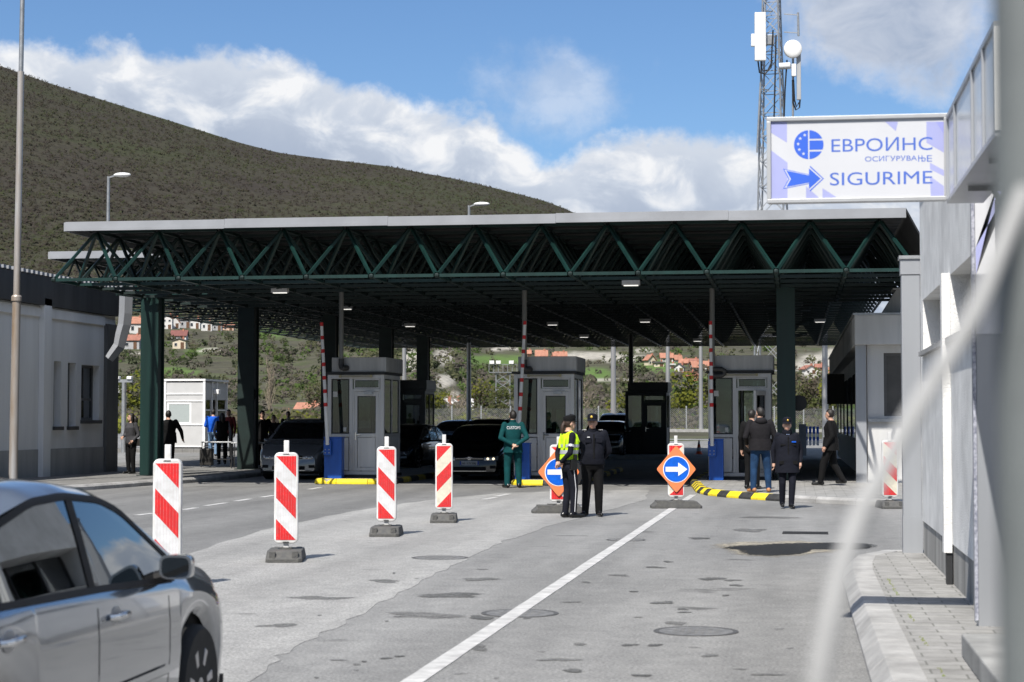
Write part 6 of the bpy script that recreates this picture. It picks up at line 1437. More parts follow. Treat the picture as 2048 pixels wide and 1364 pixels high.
# man in jeans, from behind, at the booth door
p = G(1521, 985, .125)
jm_ = dict(elL=(-.31, -.03, 1.13), elR=(.31, -.03, 1.12), wrL=(-.25, .14, 1.0), wrR=(.25, .14, 1.0), anL=(-.15, .0, .09), anR=(.17, .0, .09), knL=(-.13, .02, .49), knR=(.15, .02, .49), toL=(-.22, .16, .03), toR=(.22, .17, .03))
t, J = person(p, AWAY+rad(4), 'man in blue jeans, hooded black jacket and tan shoes at the booth', 1.78, jm_, K_charc, K_jeans, K_tan, bulk=1.24, hem=.90, loose=1.05, turn=rad(25))
s_ = J['_s']
torso_shell(t, 'jacket', J, .86, 1.10, .022, K_charc, 1.24, taper=.008, zz=4)
m = MB(); m.sphere(V((0, -.105, 1.46))*s_, (.125*s_, .065*s_, .075*s_), 0, 16, 10); m.build('hood', K_charc, t, smooth=True)
# man half hidden behind him
p = G(1504, 979, .125)
t, J = person(p+V((0, .15, 0)), AWAY+rad(-30), 'man in black half hidden behind the man in jeans', 1.74, dict(anL=(-.12, 0, .09), anR=(.10, .05, .09)), K_black, K_black, bulk=1.08)
# walking man in black at the right
p = G(1662, 971, .125)
wm_ = dict(elL=(-.25, -.08, 1.13), elR=(.24, .04, 1.13), wrL=(-.26, .06, .90), wrR=(.26, .14, .91), anL=(-.09, .22, .09), anR=(.10, -.26, .13), toL=(-.10, .40, .04), toR=(.11, -.11, .04), knL=(-.10, .15, .50), knR=(.10, -.04, .50), hiL=(-.09, .0, .89), hiR=(.09, -.0, .89))
t, J = person(p, rad(78), 'man in black jacket and trousers striding left on the right pavement', 1.76, wm_, K_black, K_black, skin=M_skin2, bulk=1.20, hem=.86, loose=1.12, turn=-rad(10))
torso_shell(t, 'jacket', J, .80, 1.10, .020, K_black, 1.20, taper=.014, zz=4)
# woman with shoulder bag at the left
p = P(262, 944, 51.5); p.z = .125
t, J = person(p, CAMDIR-rad(38), 'woman with long dark hair and shoulder bag beside the green column', 1.70, dict(elR=(.22, .05, 1.12), wrR=(.12, .20, 1.06), elL=(-.25, -.06, 1.12), wrL=(-.20, .10, .96)), cloth('grey_jumper', (.05, .05, .055)), K_black, female=True, hair='long', bulk=1.05, hem=.88, loose=1.1, turn=-rad(30))
bg_ = MB(); bg_.box(-.34, -.12, -.17, -.02, .78, .98); bo = bg_.build('shoulder_bag', K_bag, t, bevel=.03); MB().tube([(-.23, -.09, .97), (-.19, -.05, 1.25), (-.15, .0, 1.47), (-.14, .06, 1.40), (-.2, .02, .98)], .010, 6).build('strap', K_bag, bo)
# dark man behind the green column
p = P(336, 941, 53.5); p.z = .125
t, J = person(p, AWAY+rad(10), 'man in bulky black jacket half behind the front green column', 1.78, dict(elR=(.36, -.02, 1.15), wrR=(.40, .10, .96)), K_black, K_black, bulk=1.22, hem=.88)
torso_shell(t, 'jacket', J, .82, 1.12, .025, K_black, 1.22, taper=.02, zz=4)
gp = lambda px, D: (lambda q_: V((q_.x, q_.y, gz(q_.x, q_.y)+.125)))(P(px, 900, D))
t, J = person(gp(426, 69), AWAY, 'man in bright blue jacket and pale jeans by the white kiosk', 1.76, dict(elL=(-.29, 0, 1.14), elR=(.29, 0, 1.14), wrL=(-.2, .16, 1.08), wrR=(.2, .16, 1.08)), K_blue, K_ltjean, bulk=1.22, hem=.90)
t, J = person(gp(444, 60.5), AWAY+rad(20), 'woman in dark vest with pale grey sleeves at the inspection table', 1.70, dict(elL=(-.26, .03, 1.14), wrL=(-.2, .15, .98)), K_black, K_black, K_shoe, female=True, hair='long', bulk=1.15, hem=.6, sleeves=K_grey)
t, J = person(gp(457, 67.5), CAMDIR-rad(20), 'man in dark red shirt facing the camera beside the dark column', 1.76, None, K_dkred, K_black, bulk=1.05)
t, J = person(gp(524, 58), CAMDIR+rad(30), 'man in black standing beside the front of the grey minivan', 1.80, dict(elL=(-.34, .02, 1.16), wrL=(-.36, .1, .98)), K_black, K_black, bulk=1.2)
t, J = person(gp(547, 61), CAMDIR, 'shorter dark figure right behind the man in black near the minivan', 1.66, None, K_black, K_black, bulk=1.1, female=True)
t, J = person(gp(576, 66), CAMDIR, 'dark figure whose head shows above the minivan roof', 1.76, None, K_black, K_black, bulk=1.1)
q_ = P(1241, 880, 97); t, J = person(V((q_.x, q_.y, gz(q_.x, q_.y))), CAMDIR, 'distant person in a black cap behind the blue van', 1.92, None, K_black, K_black, cap=K_black)
# inspection table with bag beneath
p = gp(435, 58.5); t = thing('inspection_table', 'grey folding inspection table between the two left columns', 'table', p, YAW)
MB().box(-.47, .47, -.3, .3, .76, .80).build('tabletop', M_offwhite, t, bevel=.006)
for sx in (-1, 1):
    for sy in (-1, 1): MB().tube([(sx*.44, sy*.26, .76), (sx*.46, sy*.27, 0)], .016, 8).build('leg', M_dark, t)
MB().box(-.44, .44, -.012, .012, .22, .25).build('stretcher', M_dark, t)
b_ = thing('suitcase', 'black suitcase standing under the inspection table', 'suitcase', p+V((-.32, -.1, 0)), YAW-.2)
MB().box(-.20, .20, -.12, .12, .05, .58).build('shell', K_bag, b_, bevel=.03); MB().tube([(-.1, 0, .57), (-.1, 0, .66), (.1, 0, .66), (.1, 0, .57)], .012, 8).build('handle', M_dark, b_)
for sx in (-.15, .15): MB().lathe([(.03, -.015), (.03, .015)], (sx, -.08, .03), 'x', 10).build('wheel', M_dark, b_)
p = gp(497, 57.5); t = thing('inspection_table', 'second inspection table partly hidden behind the dark column', 'table', p, YAW)
MB().box(-.5, .5, -.3, .3, .76, .80).build('tabletop', M_offwhite, t, bevel=.006)
for sx in (-1, 1):
    for sy in (-1, 1): MB().tube([(sx*.47, sy*.26, .76), (sx*.48, sy*.27, 0)], .016, 8).build('leg', M_dark, t)
# ------------------------------------------------------------------ cars
def paint(name, c, metal=.5, rough=.25, coat=1.0):
    m = mat(name, c, rough, metal, .05, 3, coat=coat); return m
M_glcar = mat('car_glass_dark', (0.006, 0.008, 0.010), .03, 0, .1, 3, spec=.9, coat=.6)
M_trim = mat('black_trim', (0.010, 0.010, 0.011), .6, spec=.2); M_tyre = mat('tyre_rubber', (0.014, 0.014, 0.014), .8, 0, .3, 12); M_rim = mat('alloy_rim', (.45, .45, .47), .3, .8, .1, 5)
M_headl = mat('headlamp', (.35, .36, .38), .08, .5, .3, 14, coat=1); M_headon = mat('headlamp_lit', (.8, .75, .65), .2, emit=(1, .85, .6, 1.2)); M_tail = mat('tail_lamp', (.3, .01, .01), .15, coat=1)
M_plate = mat('number_plate', (.55, .55, .55), .4); M_plblue = mat('plate_blue', (.01, .06, .4), .4); M_cseat = mat('car_seat', (.10, .10, .105), .9, 0, .2, 8); M_under = mat('underbody', (.006, .006, .006), .9)
def car(loc, rz, label, L=4.4, Wd=1.78, Hh=1.47, pm=None, kind='wagon', group=None, hollow=False, detail='far', sill=.20, plate=None, emblem=None, front_y=None, rails=False, lit=False, wheel_r=.315):
    t = thing('car', label, 'car', loc, rz, group); h = L/2; wb = L*.585; fa = h-(.86 if kind != 'sedan' else .78)*(L/4.4); ra = fa-wb; r = wheel_r; hw = Wd/2
    # side profile: x forward, top line and belt line
    if kind == 'sedan': top = [(-h, .78), (-h+.06, .98), (-h+.38, 1.06), (-h+.62, 1.10), (-1.05, Hh-.10), (-.55, Hh-.01), (-.15, Hh), (.28, Hh-.035), (.53, Hh-.10), (1.24, 1.02), (1.75, .93), (h-.35, .82), (h-.10, .70), (h, .56)]; belt = [(-h, .80), (-1.2, .985), (0, .955), (1.3, .90), (h, .70)]; dlo = [(-1.48, -.14), (-.09, 1.04)]; cp = (-h+.62, -1.05); ws = (.53, 1.24)
    elif kind == 'mpv': top = [(-h, .9), (-h+.04, 1.05), (-h+.28, Hh-.12), (-h+.6, Hh-.02), (-.4, Hh), (.35, Hh-.03), (.62, Hh-.10), (1.42, 1.06), (1.72, .97), (h-.28, .86), (h-.06, .72), (h, .58)]; belt = [(-h, .95), (0, 1.0), (1.4, .96), (h, .75)]; dlo = [(-1.9, -1.15), (-1.08, -.12), (-.05, 1.1)]; cp = (-h+.04, -h+.28); ws = (.62, 1.42)
    elif kind == 'suv': top = [(-h, .95), (-h+.04, 1.12), (-h+.42, Hh-.12), (-h+.75, Hh-.02), (-.5, Hh), (.05, Hh-.03), (.30, Hh-.09), (1.08, 1.12), (1.35, 1.05), (h-.25, .97), (h-.04, .80), (h, .62)]; belt = [(-h, 1.05), (0, 1.07), (1.1, 1.03), (h, .85)]; dlo = [(-1.85, -1.2), (-1.13, -.28), (-.2, .85)]; cp = (-h+.04, -h+.42); ws = (.30, 1.08)
    else: top = [(-h, .85), (-h+.04, 1.0), (-h+.5, Hh-.14), (-h+.85, Hh-.03), (-.4, Hh), (.2, Hh-.03), (.46, Hh-.09), (1.22, 1.0), (1.55, .93), (h-.3, .82), (h-.06, .70), (h, .56)]; belt = [(-h, .95), (0, .97), (1.2, .91), (h, .72)]; dlo = [(-1.85, -1.1), (-1.03, -.1), (-.02, 1.02)]; cp = (-h+.04, -h+.5); ws = (.46, 1.22)
    tx, tz = zip(*top); bx_, bz = zip(*belt)
    def zt(x):
        # smoothed profile
        return sum(float(np.interp(x+d, tx, tz)) for d in (-.06, -.03, 0, .03, .06))/5
    zb = lambda x: float(np.interp(x, bx_, bz))
    def hwid(x): u = abs(x)/h; return hw*(1-.035*u**2-(.15 if kind != 'sedan' else .26)*max(0, (u-.80)/.20)**2.2)
    def low(x):
        z = sill+.04*max(0, (abs(x)/h-.88)/.12)
        for a in (fa, ra):
            d = abs(x-a); R_ = r+.055
            if d < R_: z = max(z, r+math.sqrt(R_*R_-d*d))
        return z
    xs = sorted(set([round(-h+L*k/64, 4) for k in range(65)]+[round(a+s*(r+.055)*math.sin(rad(q_)), 4) for a in (fa, ra) for s in (-1, 1) for q_ in (10, 25, 40, 52, 63, 72, 79, 85, 89, 90.0)]+[h-.02, -h+.02]))
    def section(x):
        w = hwid(x); l0 = low(x); T_ = zt(x); B = min(zb(x), T_-.035); hh = T_-B; tum = .30
        l0 = min(l0, B-.10)
        mid = l0+(B-l0)*.5; wb_ = w*.965
        wr = max(wb_-tum*hh-.03, .3)
        k = min(1, hh/.25)
        sh = w*.94*(1-k)+wb_*k
        return [(w*.93, l0), (w*.965, l0+.03), (w*.985, l0+(mid-l0)*.55), (w, mid), (w*1.0, mid+(B-mid)*.45), (w*.988, B-.055), (wb_, B-.008), (wb_-.012-.0*k, B+.006*k),
                (wb_-.012-tum*hh*.45, B+hh*.48), (wb_-.012-tum*hh*.86, B+hh*.86-.0), (wr-.035*k-.04*(1-k), T_-.022*k-.004), (wr*.72, T_-.004), (wr*.36, T_+.004), (0, T_+.006)]
    secs = [section(x) for x in xs]; ns = len(secs[0]); n = len(xs); vs = []
    for x, sc in zip(xs, secs): vs += [(x, y, z) for y, z in sc]+[(x, -y, z) for y, z in sc[-2::-1]]
    m_ = 2*ns-1; fs = [(i*m_+j, i*m_+j+1, (i+1)*m_+j+1, (i+1)*m_+j) for i in range(n-1) for j in range(m_-1)]
    full = list(fs); fs_end = [tuple(range(m_-1, -1, -1)), tuple((n-1)*m_+j for j in range(m_))]
    bvh = BVHTree.FromPolygons([V(v) for v in vs], full+fs_end)
    # window outlines in the side view
    def wtop(x): return zt(x)-.085
    wins = []
    for a, b in dlo: wins.append((a, b))
    a_front = ws
    def in_side(x, y, z):
        for a, b in wins:
            if a+.05 < x < b-.05 and zb(x)+.045 < z < wtop(x)-.03 and abs(y) > .3: return True
        return False
    if hollow:
        keep = []
        for f in fs:
            c = sum((V(vs[i]) for i in f), V())/4
            if in_side(*c): continue
            if ws[0]+.08 < c.x < ws[1]-.10 and abs(c.y) < hw*.72 and c.z > zb(c.x)+.02 and c.z > zt(c.x)-.06: continue
            if cp[0]+.12 < c.x < cp[1]-.06 and abs(c.y) < hw*.66 and c.z > zt(c.x)-.05: continue
            keep.append(f)
        fs = keep
    b = MB(); b.add(vs, fs+fs_end); body = b.build('body', pm, t, smooth=42)
    MB().box(-h+.12, h-.14, -hw*.90, hw*.90, .16, .30).build('underbody', M_under, t)
    for a in (fa, ra): MB().box(a-r-.06, a+r+.06, -hw*.88, hw*.88, .22, r*2+.10).build('wheel_housing', M_under, t)
    # projected patches
    def side_patch(nm, xa, xb, f0, f1, sgn, mt, off=.004, parent=None, nx=14, nz=6, th=False, flat=None):
        vv = []
        for i in range(nx+1):
            x = xa+(xb-xa)*i/nx; z0, z1 = f0(x), f1(x)
            for j in range(nz+1):
                z = z0+(z1-z0)*j/nz; hit = bvh.ray_cast(V((x, sgn*3, z)), V((0, -sgn, 0)))
                vv.append(V((x, hit[0].y+sgn*off, z)) if hit[0] else V((x, sgn*hw*.9, z)))
        return MB().add(vv, [(i*(nz+1)+j, (i+1)*(nz+1)+j, (i+1)*(nz+1)+j+1, i*(nz+1)+j+1) for i in range(nx) for j in range(nz)]).build(nm, mt, parent or t, smooth=True)
    gm = M_glcar if not hollow else M_glcar2
    for sgn in (-1, 1):
        allx0, allx1 = min(a for a, b_ in wins), max(b_ for a, b_ in wins)
        fr = lambda nm, a, b_, f0, f1, o: side_patch(nm, a, b_, f0, f1, sgn, M_trim, o)
        e = .028
        for a, b_ in wins:
            tp_ = lambda x: max(wtop(x), zb(x)+.03)
            w = side_patch('side_window', a+.01, b_-.01, lambda x: zb(x)+.02, tp_, sgn, gm, .006)
            side_patch('window_frame', a-.035, b_+.035, lambda x: zb(x)-.004, lambda x: zb(x)+.022, sgn, M_trim, .010, w, nz=1)
            side_patch('window_frame', a-.035, b_+.035, lambda x: max(wtop(x)-.012, zb(x)+.022), lambda x: max(wtop(x)+.022, zb(x)+.024), sgn, M_trim, .010, w, nz=2)
        for (a, b_), (c, d) in zip(wins, wins[1:]): side_patch('door_pillar', b_-.015, c+.015, lambda x: zb(x)+.02, lambda x: wtop(x)+.0, sgn, M_trim, .011, nx=3)
        # door gaps, handles, moulding, mirror
        gaps = [wins[0][0]+.12, (wins[0][1]+wins[1][0])/2, wins[-1][1]-.12] if len(wins) == 2 else [(wins[0][1]+wins[1][0])/2, (wins[1][1]+wins[2][0])/2, wins[-1][1]-.05]
        for x in gaps: side_patch('door_gap', x-.004, x+.004, lambda q_: max(sill+.05, low(q_)+.03), lambda q_: zb(q_)-.005, sgn, M_under, .0015, nx=1, nz=10)
        for x in gaps[0:2] if len(wins) == 2 else gaps[0:2]:
            hx_ = x+.13 if not (len(wins) == 2) else x+.14
            hit = bvh.ray_cast(V((hx_+.08, sgn*3, zb(hx_)-.125)), V((0, -sgn, 0)))
            if hit[0]:
                y = hit[0].y; hm_ = MB(); z = zb(hx_)-.125; hm_.tube([(hx_-.01, y+sgn*.006, z), (hx_+.02, y+sgn*.036, z), (hx_+.16, y+sgn*.036, z+.004), (hx_+.19, y+sgn*.006, z+.004)], [.013, .016, .016, .013], 10)
                ho = hm_.build('door_handle', M_handle if hollow else pm, t, smooth=60)
                if hollow: MB().sphere((hx_+.095, y, z), (.07, .004, .045), 0, 14, 8).build('handle_recess', M_recess, ho, smooth=True)
        side_patch('side_moulding', gaps[0]+.02, wins[-1][1]-.14, lambda x: .475, lambda x: .515, sgn, pm, .014, nz=2, nx=20); side_patch('moulding_shadow', gaps[0]+.02, wins[-1][1]-.14, lambda x: .468, lambda x: .476, sgn, M_under, .004, nz=1, nx=20)
        x = wins[-1][1]-(.22 if kind != 'sedan' else .26); hit = bvh.ray_cast(V((x, sgn*3, zb(x)-.01)), V((0, -sgn, 0))); y = hit[0].y
        mm = MB(); mm.add([(x+.02+dx*k, y+sgn*.112+yy*k2*.64, zb(x)+.080+zz*k2*.76) for dx, k, k2 in ((-.065, 1, 1), (-.01, 1, 1.0), (.06, 1, .70), (.085, 1, .35)) for yy, zz in [(.13*math.copysign(abs(math.cos(a))**.5, math.cos(a)), .078*math.copysign(abs(math.sin(a))**.5, math.sin(a))) for a in [2*math.pi*q_/24 for q_ in range(24)]]], [(24*i+j, 24*i+(j+1) % 24, 24*i+24+(j+1) % 24, 24*i+24+j) for i in range(3) for j in range(24)]+[tuple(range(24)), tuple(range(72, 96))]); mo = mm.build('door_mirror', pm, t, smooth=50)
        MB().tube([(x+.02, y-sgn*.01, zb(x)+.02), (x+.02, y+sgn*.09, zb(x)+.045)], [.035, .028], 8).build('mirror_arm', M_trim, mo)
        MB().prism([(x-.047, y+sgn*.112+.070*math.copysign(abs(math.cos(a))**.5, math.cos(a)), zb(x)+.080+.047*math.copysign(abs(math.sin(a))**.5, math.sin(a))) for a in [2*math.pi*q_/24 for q_ in range(24)]], (-.002, 0, 0)).build('mirror_glass', M_mirror, mo)
    # wheels
    for a in (fa, ra):
        for sgn in (-1, 1):
            wt = bpy.data.objects.new('wheel', None); COL.objects.link(wt); wt.parent = t; wt.location = (a, sgn*(hw-.115), r); wt.empty_display_size = .1
            MB().lathe([(r*.66, -.10), (r*.93, -.105), (r, -.08), (r, .08), (r*.93, .105), (r*.66, .10)], axis='y', n=36).build('tyre', M_tyre, wt, smooth=50)
            m = MB(); m.lathe([(r*.67, -.09), (r*.67, .09), (r*.61, .095), (r*.60, .05), (r*.05, .04)], axis='y', n=36) if sgn > 0 else m.lathe([(r*.67, .09), (r*.67, -.09), (r*.61, -.095), (r*.60, -.05), (r*.05, -.04)], axis='y', n=36)
            m.build('rim', M_trim if False else M_rimdk, wt, smooth=40)
            sp_m = MB()
            for k in range(7):
                an = 2*math.pi*k/7+.2; c_, s_2 = math.cos(an), math.sin(an); yy = sgn*.085
                sp_m.add([(c_*r*.10-s_2*.022, yy-sgn*.02, s_2*r*.10+c_*.022), (c_*r*.10+s_2*.022, yy-sgn*.02, s_2*r*.10-c_*.022), (c_*r*.63+s_2*.034, yy, s_2*r*.63-c_*.034), (c_*r*.63-s_2*.034, yy, s_2*r*.63+c_*.034), (c_*r*.10-s_2*.012, yy+sgn*.012, s_2*r*.10+c_*.012), (c_*r*.10+s_2*.012, yy+sgn*.012, s_2*r*.10-c_*.012), (c_*r*.63+s_2*.022, yy+sgn*.018, s_2*r*.63-c_*.022), (c_*r*.63-s_2*.022, yy+sgn*.018, s_2*r*.63+c_*.022)], [(0, 3, 2, 1), (4, 5, 6, 7), (0, 1, 5, 4), (1, 2, 6, 5), (2, 3, 7, 6), (3, 0, 4, 7)])
            sp_m.lathe([(r*.15, sgn*.05), (r*.15, sgn*.10), (r*.05, sgn*.105)], axis='y', n=16); sp_m.lathe([(r*.62, sgn*.088), (r*.67, sgn*.10), (r*.69, sgn*.09)], axis='y', n=36)
            sp_m.build('spokes', M_rim, wt)
    # windscreen, rear window, front furniture: projected along the length
    def front_patch(nm, ya, yb, f0, f1, mt, off=.006, d=1, parent=None, ny=10, nz=5):
        vv = []
        for i in range(ny+1):
            y = ya+(yb-ya)*i/ny; z0, z1 = f0(y), f1(y)
            for j in range(nz+1):
                z = z0+(z1-z0)*j/nz; hit = bvh.ray_cast(V((d*9, y, z)), V((-d, 0, 0)))
                vv.append(hit[0]+V((d*off, 0, off*.5)) if hit[0] else V((d*h*.9, y, z)))
        return MB().add(vv, [(i*(nz+1)+j, (i+1)*(nz+1)+j, (i+1)*(nz+1)+j+1, i*(nz+1)+j+1) for i in range(ny) for j in range(nz)]).build(nm, mt, parent or t, smooth=True)
    zc, zr_ = zt(ws[1]), zt(ws[0])
    def shield(nm, z0, z1, w0, w1, d, mt, off=.006):
        vv = []; ny, nz = 16, 8
        for j in range(nz+1):
            f = j/nz; z = z0+(z1-z0)*f; wv = w0+(w1-w0)*f
            for i in range(ny+1):
                y = -wv+2*wv*i/ny; hit = bvh.ray_cast(V((d*9, y, z-.0*abs(y))), V((-d, 0, 0))); vv.append(hit[0]+V((d*off, 0, off*.6)) if hit[0] else V((0, y, z)))
        return MB().add(vv, [(j*(ny+1)+i, j*(ny+1)+i+1, (j+1)*(ny+1)+i+1, (j+1)*(ny+1)+i) for j in range(nz) for i in range(ny)]).build(nm, mt, t, smooth=True)
    shield('windscreen', zc+.035, zr_-.015, hw*.80, hw*.655, 1, gm)
    zc2, zr2 = zt(cp[0]), zt(cp[1]); shield('rear_window', max(zc2, 1.0)+.06, zr2-.02, hw*.74, hw*.62, -1, gm)
    hz = zt(h-.12)-.015 if front_y is None else front_y
    nz_ = zt(h-.04)
    g0, g1 = nz_-.10, nz_-.015
    gr = front_patch('grille', -hw*.42, hw*.42, lambda y: g0, lambda y: g1, M_trim, .010)
    for k in range(2): front_patch('grille_bar', -hw*.42, hw*.42, lambda y: g0+.028+.03*k, lambda y: g0+.036+.03*k, M_chrome if kind != 'sedan' else M_trim, .016, 1, gr, nz=1)
    for sgn in (-1, 1):
        ya, yb = (sgn*hw*.45, sgn*hw*.86)
        hl = front_patch('headlight', ya, yb, lambda y: g0-.02+.02*abs(y)/hw, lambda y: g1+.05*max(0, (abs(y)/hw-.5)), M_headl, .012)
        for k in (.56, .73):
            hit = bvh.ray_cast(V((9, sgn*hw*k, (g0+g1)/2)), V((-1, 0, 0)))
            if hit[0]: MB().sphere(hit[0]+V((.006, 0, 0)), (.02, .038, .034), 0, 12, 8).build('lamp_lens', M_headon if (lit and sgn > 0) else M_chrome, hl, smooth=True)
        front_patch('fog_lamp', sgn*hw*.62, sgn*hw*.80, lambda y: .32, lambda y: .40, M_trim, .010)
    front_patch('lower_intake', -hw*.5, hw*.5, lambda y: .27, lambda y: .37, M_trim, .010); front_patch('bumper_strip', -hw*.80, hw*.80, lambda y: .245, lambda y: .256, M_chrome, .012, nz=1)
    pz = g0-.14
    pl = front_patch('number_plate', -.26, .26, lambda y: pz, lambda y: pz+.11, M_plate, .020, nz=1); front_patch('plate_band', -.26 if True else 0, -.215, lambda y: pz+.004, lambda y: pz+.106, M_plblue, .023, 1, pl, 2, 1); front_patch('plate_band', .215, .26, lambda y: pz+.004, lambda y: pz+.106, M_plblue, .023, 1, pl, 2, 1)
    px_ = bvh.ray_cast(V((9, 0, pz+.05)), V((-1, 0, 0)))[0].x+.026
    if plate: text_mesh(plate, 'plate_lettering', M_trim, .38, .065, frame_M((px_+.012, -.20, pz+.022), (0, 1, 0), (0, 0, 1)), pl)
    ex = bvh.ray_cast(V((9, 0, (g0+g1)/2)), V((-1, 0, 0)))[0].x+.024; ez = (g0+g1)/2+.005
    if emblem == 'round':
        m = MB(); R0 = .062
        vv = []; 
        for k in range(28):
            a = 2*math.pi*k/28; vv += [(ex, R0*math.cos(a), ez+R0*math.sin(a)), (ex, R0*.84*math.cos(a), ez+R0*.84*math.sin(a)), (ex+.006, R0*.92*math.cos(a), ez+R0*.92*math.sin(a))]
        m.add(vv, [(3*k, 3*((k+1) % 28), 3*((k+1) % 28)+2, 3*k+2) for k in range(28)]+[(3*k+2, 3*((k+1) % 28)+2, 3*((k+1) % 28)+1, 3*k+1) for k in range(28)])
        for a_, b_ in (((-.024, .052), (0, .006)), ((0, .006), (.024, .052)), ((-.050, .02), (-.022, -.046)), ((-.022, -.046), (0, .0)), ((0, .0), (.022, -.046)), ((.022, -.046), (.050, .02))):
            m.bar((ex+.002, a_[0], ez+a_[1]), (ex+.002, b_[0], ez+b_[1]), .006, .010)
        m.build('emblem', M_chrome, t)
    elif emblem == 'rings':
        for k in range(4):
            m = MB(); vv = []; yc = (k-1.5)*.062
            for q_ in range(20):
                a = 2*math.pi*q_/20; vv += [(ex, yc+.042*math.cos(a), ez+.042*math.sin(a)), (ex, yc+.033*math.cos(a), ez+.033*math.sin(a))]
            m.add(vv, [(2*q_, 2*((q_+1) % 20), 2*((q_+1) % 20)+1, 2*q_+1) for q_ in range(20)]).build('emblem_ring', M_chrome, t)
    for sgn in (-1, 1):
        front_patch('tail_light', sgn*hw*.55, sgn*hw*.88, lambda y: zt(-h+.05)-.20, lambda y: zt(-h+.05)-.04, M_tail, .008, -1)
        if rails:
            MB().tube([(-h*.62, sgn*hw*.66, zt(-h*.62)+.0), (-h*.58, sgn*hw*.66, zt(-h*.58)+.055), (.05, sgn*hw*.66, zt(.05)+.05), (.18, sgn*hw*.66, zt(.18)-.01)], .016, 8).build('roof_rail', M_rim, t)
    if hollow:
        # cabin
        MB().box(-1.5, 1.25, -hw*.82, hw*.82, .30, .36).build('floor', M_under, t); MB().add([(.85, -hw*.8, .55), (.85, hw*.8, .55), (.80, hw*.8, .90), (.80, -hw*.8, .90), (1.35, -hw*.8, .55), (1.35, hw*.8, .55), (1.35, hw*.8, .93), (1.35, -hw*.8, .93)], [(0, 1, 2, 3), (3, 2, 6, 7), (0, 3, 7, 4), (1, 5, 6, 2)]).build('dashboard', M_trim, t)
        for sgn in (-1, 1):
            s_ = bpy.data.objects.new('front_seat', None); COL.objects.link(s_); s_.parent = t; s_.location = (.05, sgn*.38, 0)
            m = MB(); m.box(-.05, .48, -.24, .24, .42, .60); m.build('seat_cushion', M_cseat, s_, bevel=.05)
            m = MB(); m.add([(-.10, -.25, .52), (.02, -.25, .50), (.02, .25, .50), (-.10, .25, .52), (-.34, -.21, 1.12), (-.24, -.20, 1.14), (-.24, .20, 1.14), (-.34, .21, 1.12)], [(0, 3, 2, 1), (4, 5, 6, 7), (0, 1, 5, 4), (1, 2, 6, 5), (2, 3, 7, 6), (3, 0, 4, 7)]); m.build('seat_back', M_cseat, s_, bevel=.05)
            m = MB(); m.sphere((-.30, 0, 1.25), (.055, .135, .095), 0, 14, 10); m.build('headrest', M_cseat, s_, smooth=True)
        m = MB(); m.box(-1.05, -.55, -.62, .62, .42, .62); m.add([(-1.05, -.62, .55), (-.93, -.62, .55), (-.93, .62, .55), (-1.05, .62, .55), (-1.30, -.55, 1.10), (-1.22, -.55, 1.12), (-1.22, .55, 1.12), (-1.30, .55, 1.10)], [(0, 3, 2, 1), (4, 5, 6, 7), (0, 1, 5, 4), (1, 2, 6, 5), (2, 3, 7, 6), (3, 0, 4, 7)]); m.build('rear_seat', M_cseat, t, bevel=.04)
        m = MB(); c = V((.66, .38, .92)); ring = [c+Matrix.Rotation(rad(-25), 3, 'Y') @ V((0, .185*math.cos(a), .185*math.sin(a))) for a in [2*math.pi*k/24 for k in range(25)]]; m.tube(ring, .016, 8); m.build('steering_wheel', M_trim, t)
    return t
M_rimdk = mat('rim_barrel', (.05, .05, .05), .5, .3); M_mirror = mat('mirror_glass', (.10, .11, .12), .02, .9); M_handle = mat('chrome_handle', (.66, .67, .68), .16, .9); M_recess = mat('handle_recess', (.30, .31, .33), .3, .6)
M_glcar2 = glass('tinted_car_glass', (0.30, 0.38, 0.42), 0.16, .14)
M_silver = mat('silver_car_paint', (0.32, 0.335, 0.36), .17, .8, .03, 4, coat=1.0); M_cgrey = paint('graphite_car_paint', (.24, .245, .26)); M_cblack = paint('black_car_paint', (.006, .006, .007), 0, .2); M_cblue = paint('dark_blue_car_paint', (.008, .016, .035), .2, .2); M_cvan = paint('blue_van_paint', (.015, .05, .13), .2, .25)
# foreground silver saloon: front axle projected under the photo's front wheel, heading a little right of the view axis
HEAD = YAW-rad(7.5)             # heading measured from +Y, counter-clockwise
fwd = V((-math.sin(HEAD), math.cos(HEAD), 0)); rgt = V((fwd.y, -fwd.x, 0))
wheel = P(384, 1372, 9.35); Lc, Wc = 4.60*.935, 1.78*.935
c = wheel-fwd*(Lc/2-.78*(Lc/4.4))-rgt*(Wc/2-.06); c.z = 0
car(c, HEAD+math.pi/2, 'silver saloon car in the left foreground driving away from the camera', 4.60, 1.78, 1.46, M_silver, 'sedan', hollow=True, wheel_r=.322).scale = (.935, .935, .96)
dn = -math.pi/2                  # facing the camera along the lane
g3 = lambda px, D: (lambda p: V((p.x, p.y, max(0, gz(p.x, p.y) if p.x > -15 else 0))))(P(px, 900, D))
def front_at(px, D, L): p = g3(px, D); return p+V((0, L/2, 0))
car(front_at(577, 50.3, 4.4), dn, 'graphite minivan with round emblem facing the camera in the left lane', 4.4, 1.82, 1.67, M_cgrey, 'mpv', 'cars waiting under the canopy', plate='TE 4482', emblem='round') if False else car(front_at(577, 50.3, 4.4), dn, 'graphite minivan with round emblem facing the camera in the left lane', 4.4, 1.82, 1.67, M_cgrey, 'mpv', 'cars waiting under the canopy', emblem='round', rails=True)
car(front_at(939, 49.6, 4.6), dn, 'black estate car with one lit headlight facing the camera in the middle lane', 4.6, 1.78, 1.50, M_cblack, 'wagon', 'cars waiting under the canopy', plate='SK·2712BJ', emblem='round', lit=True)
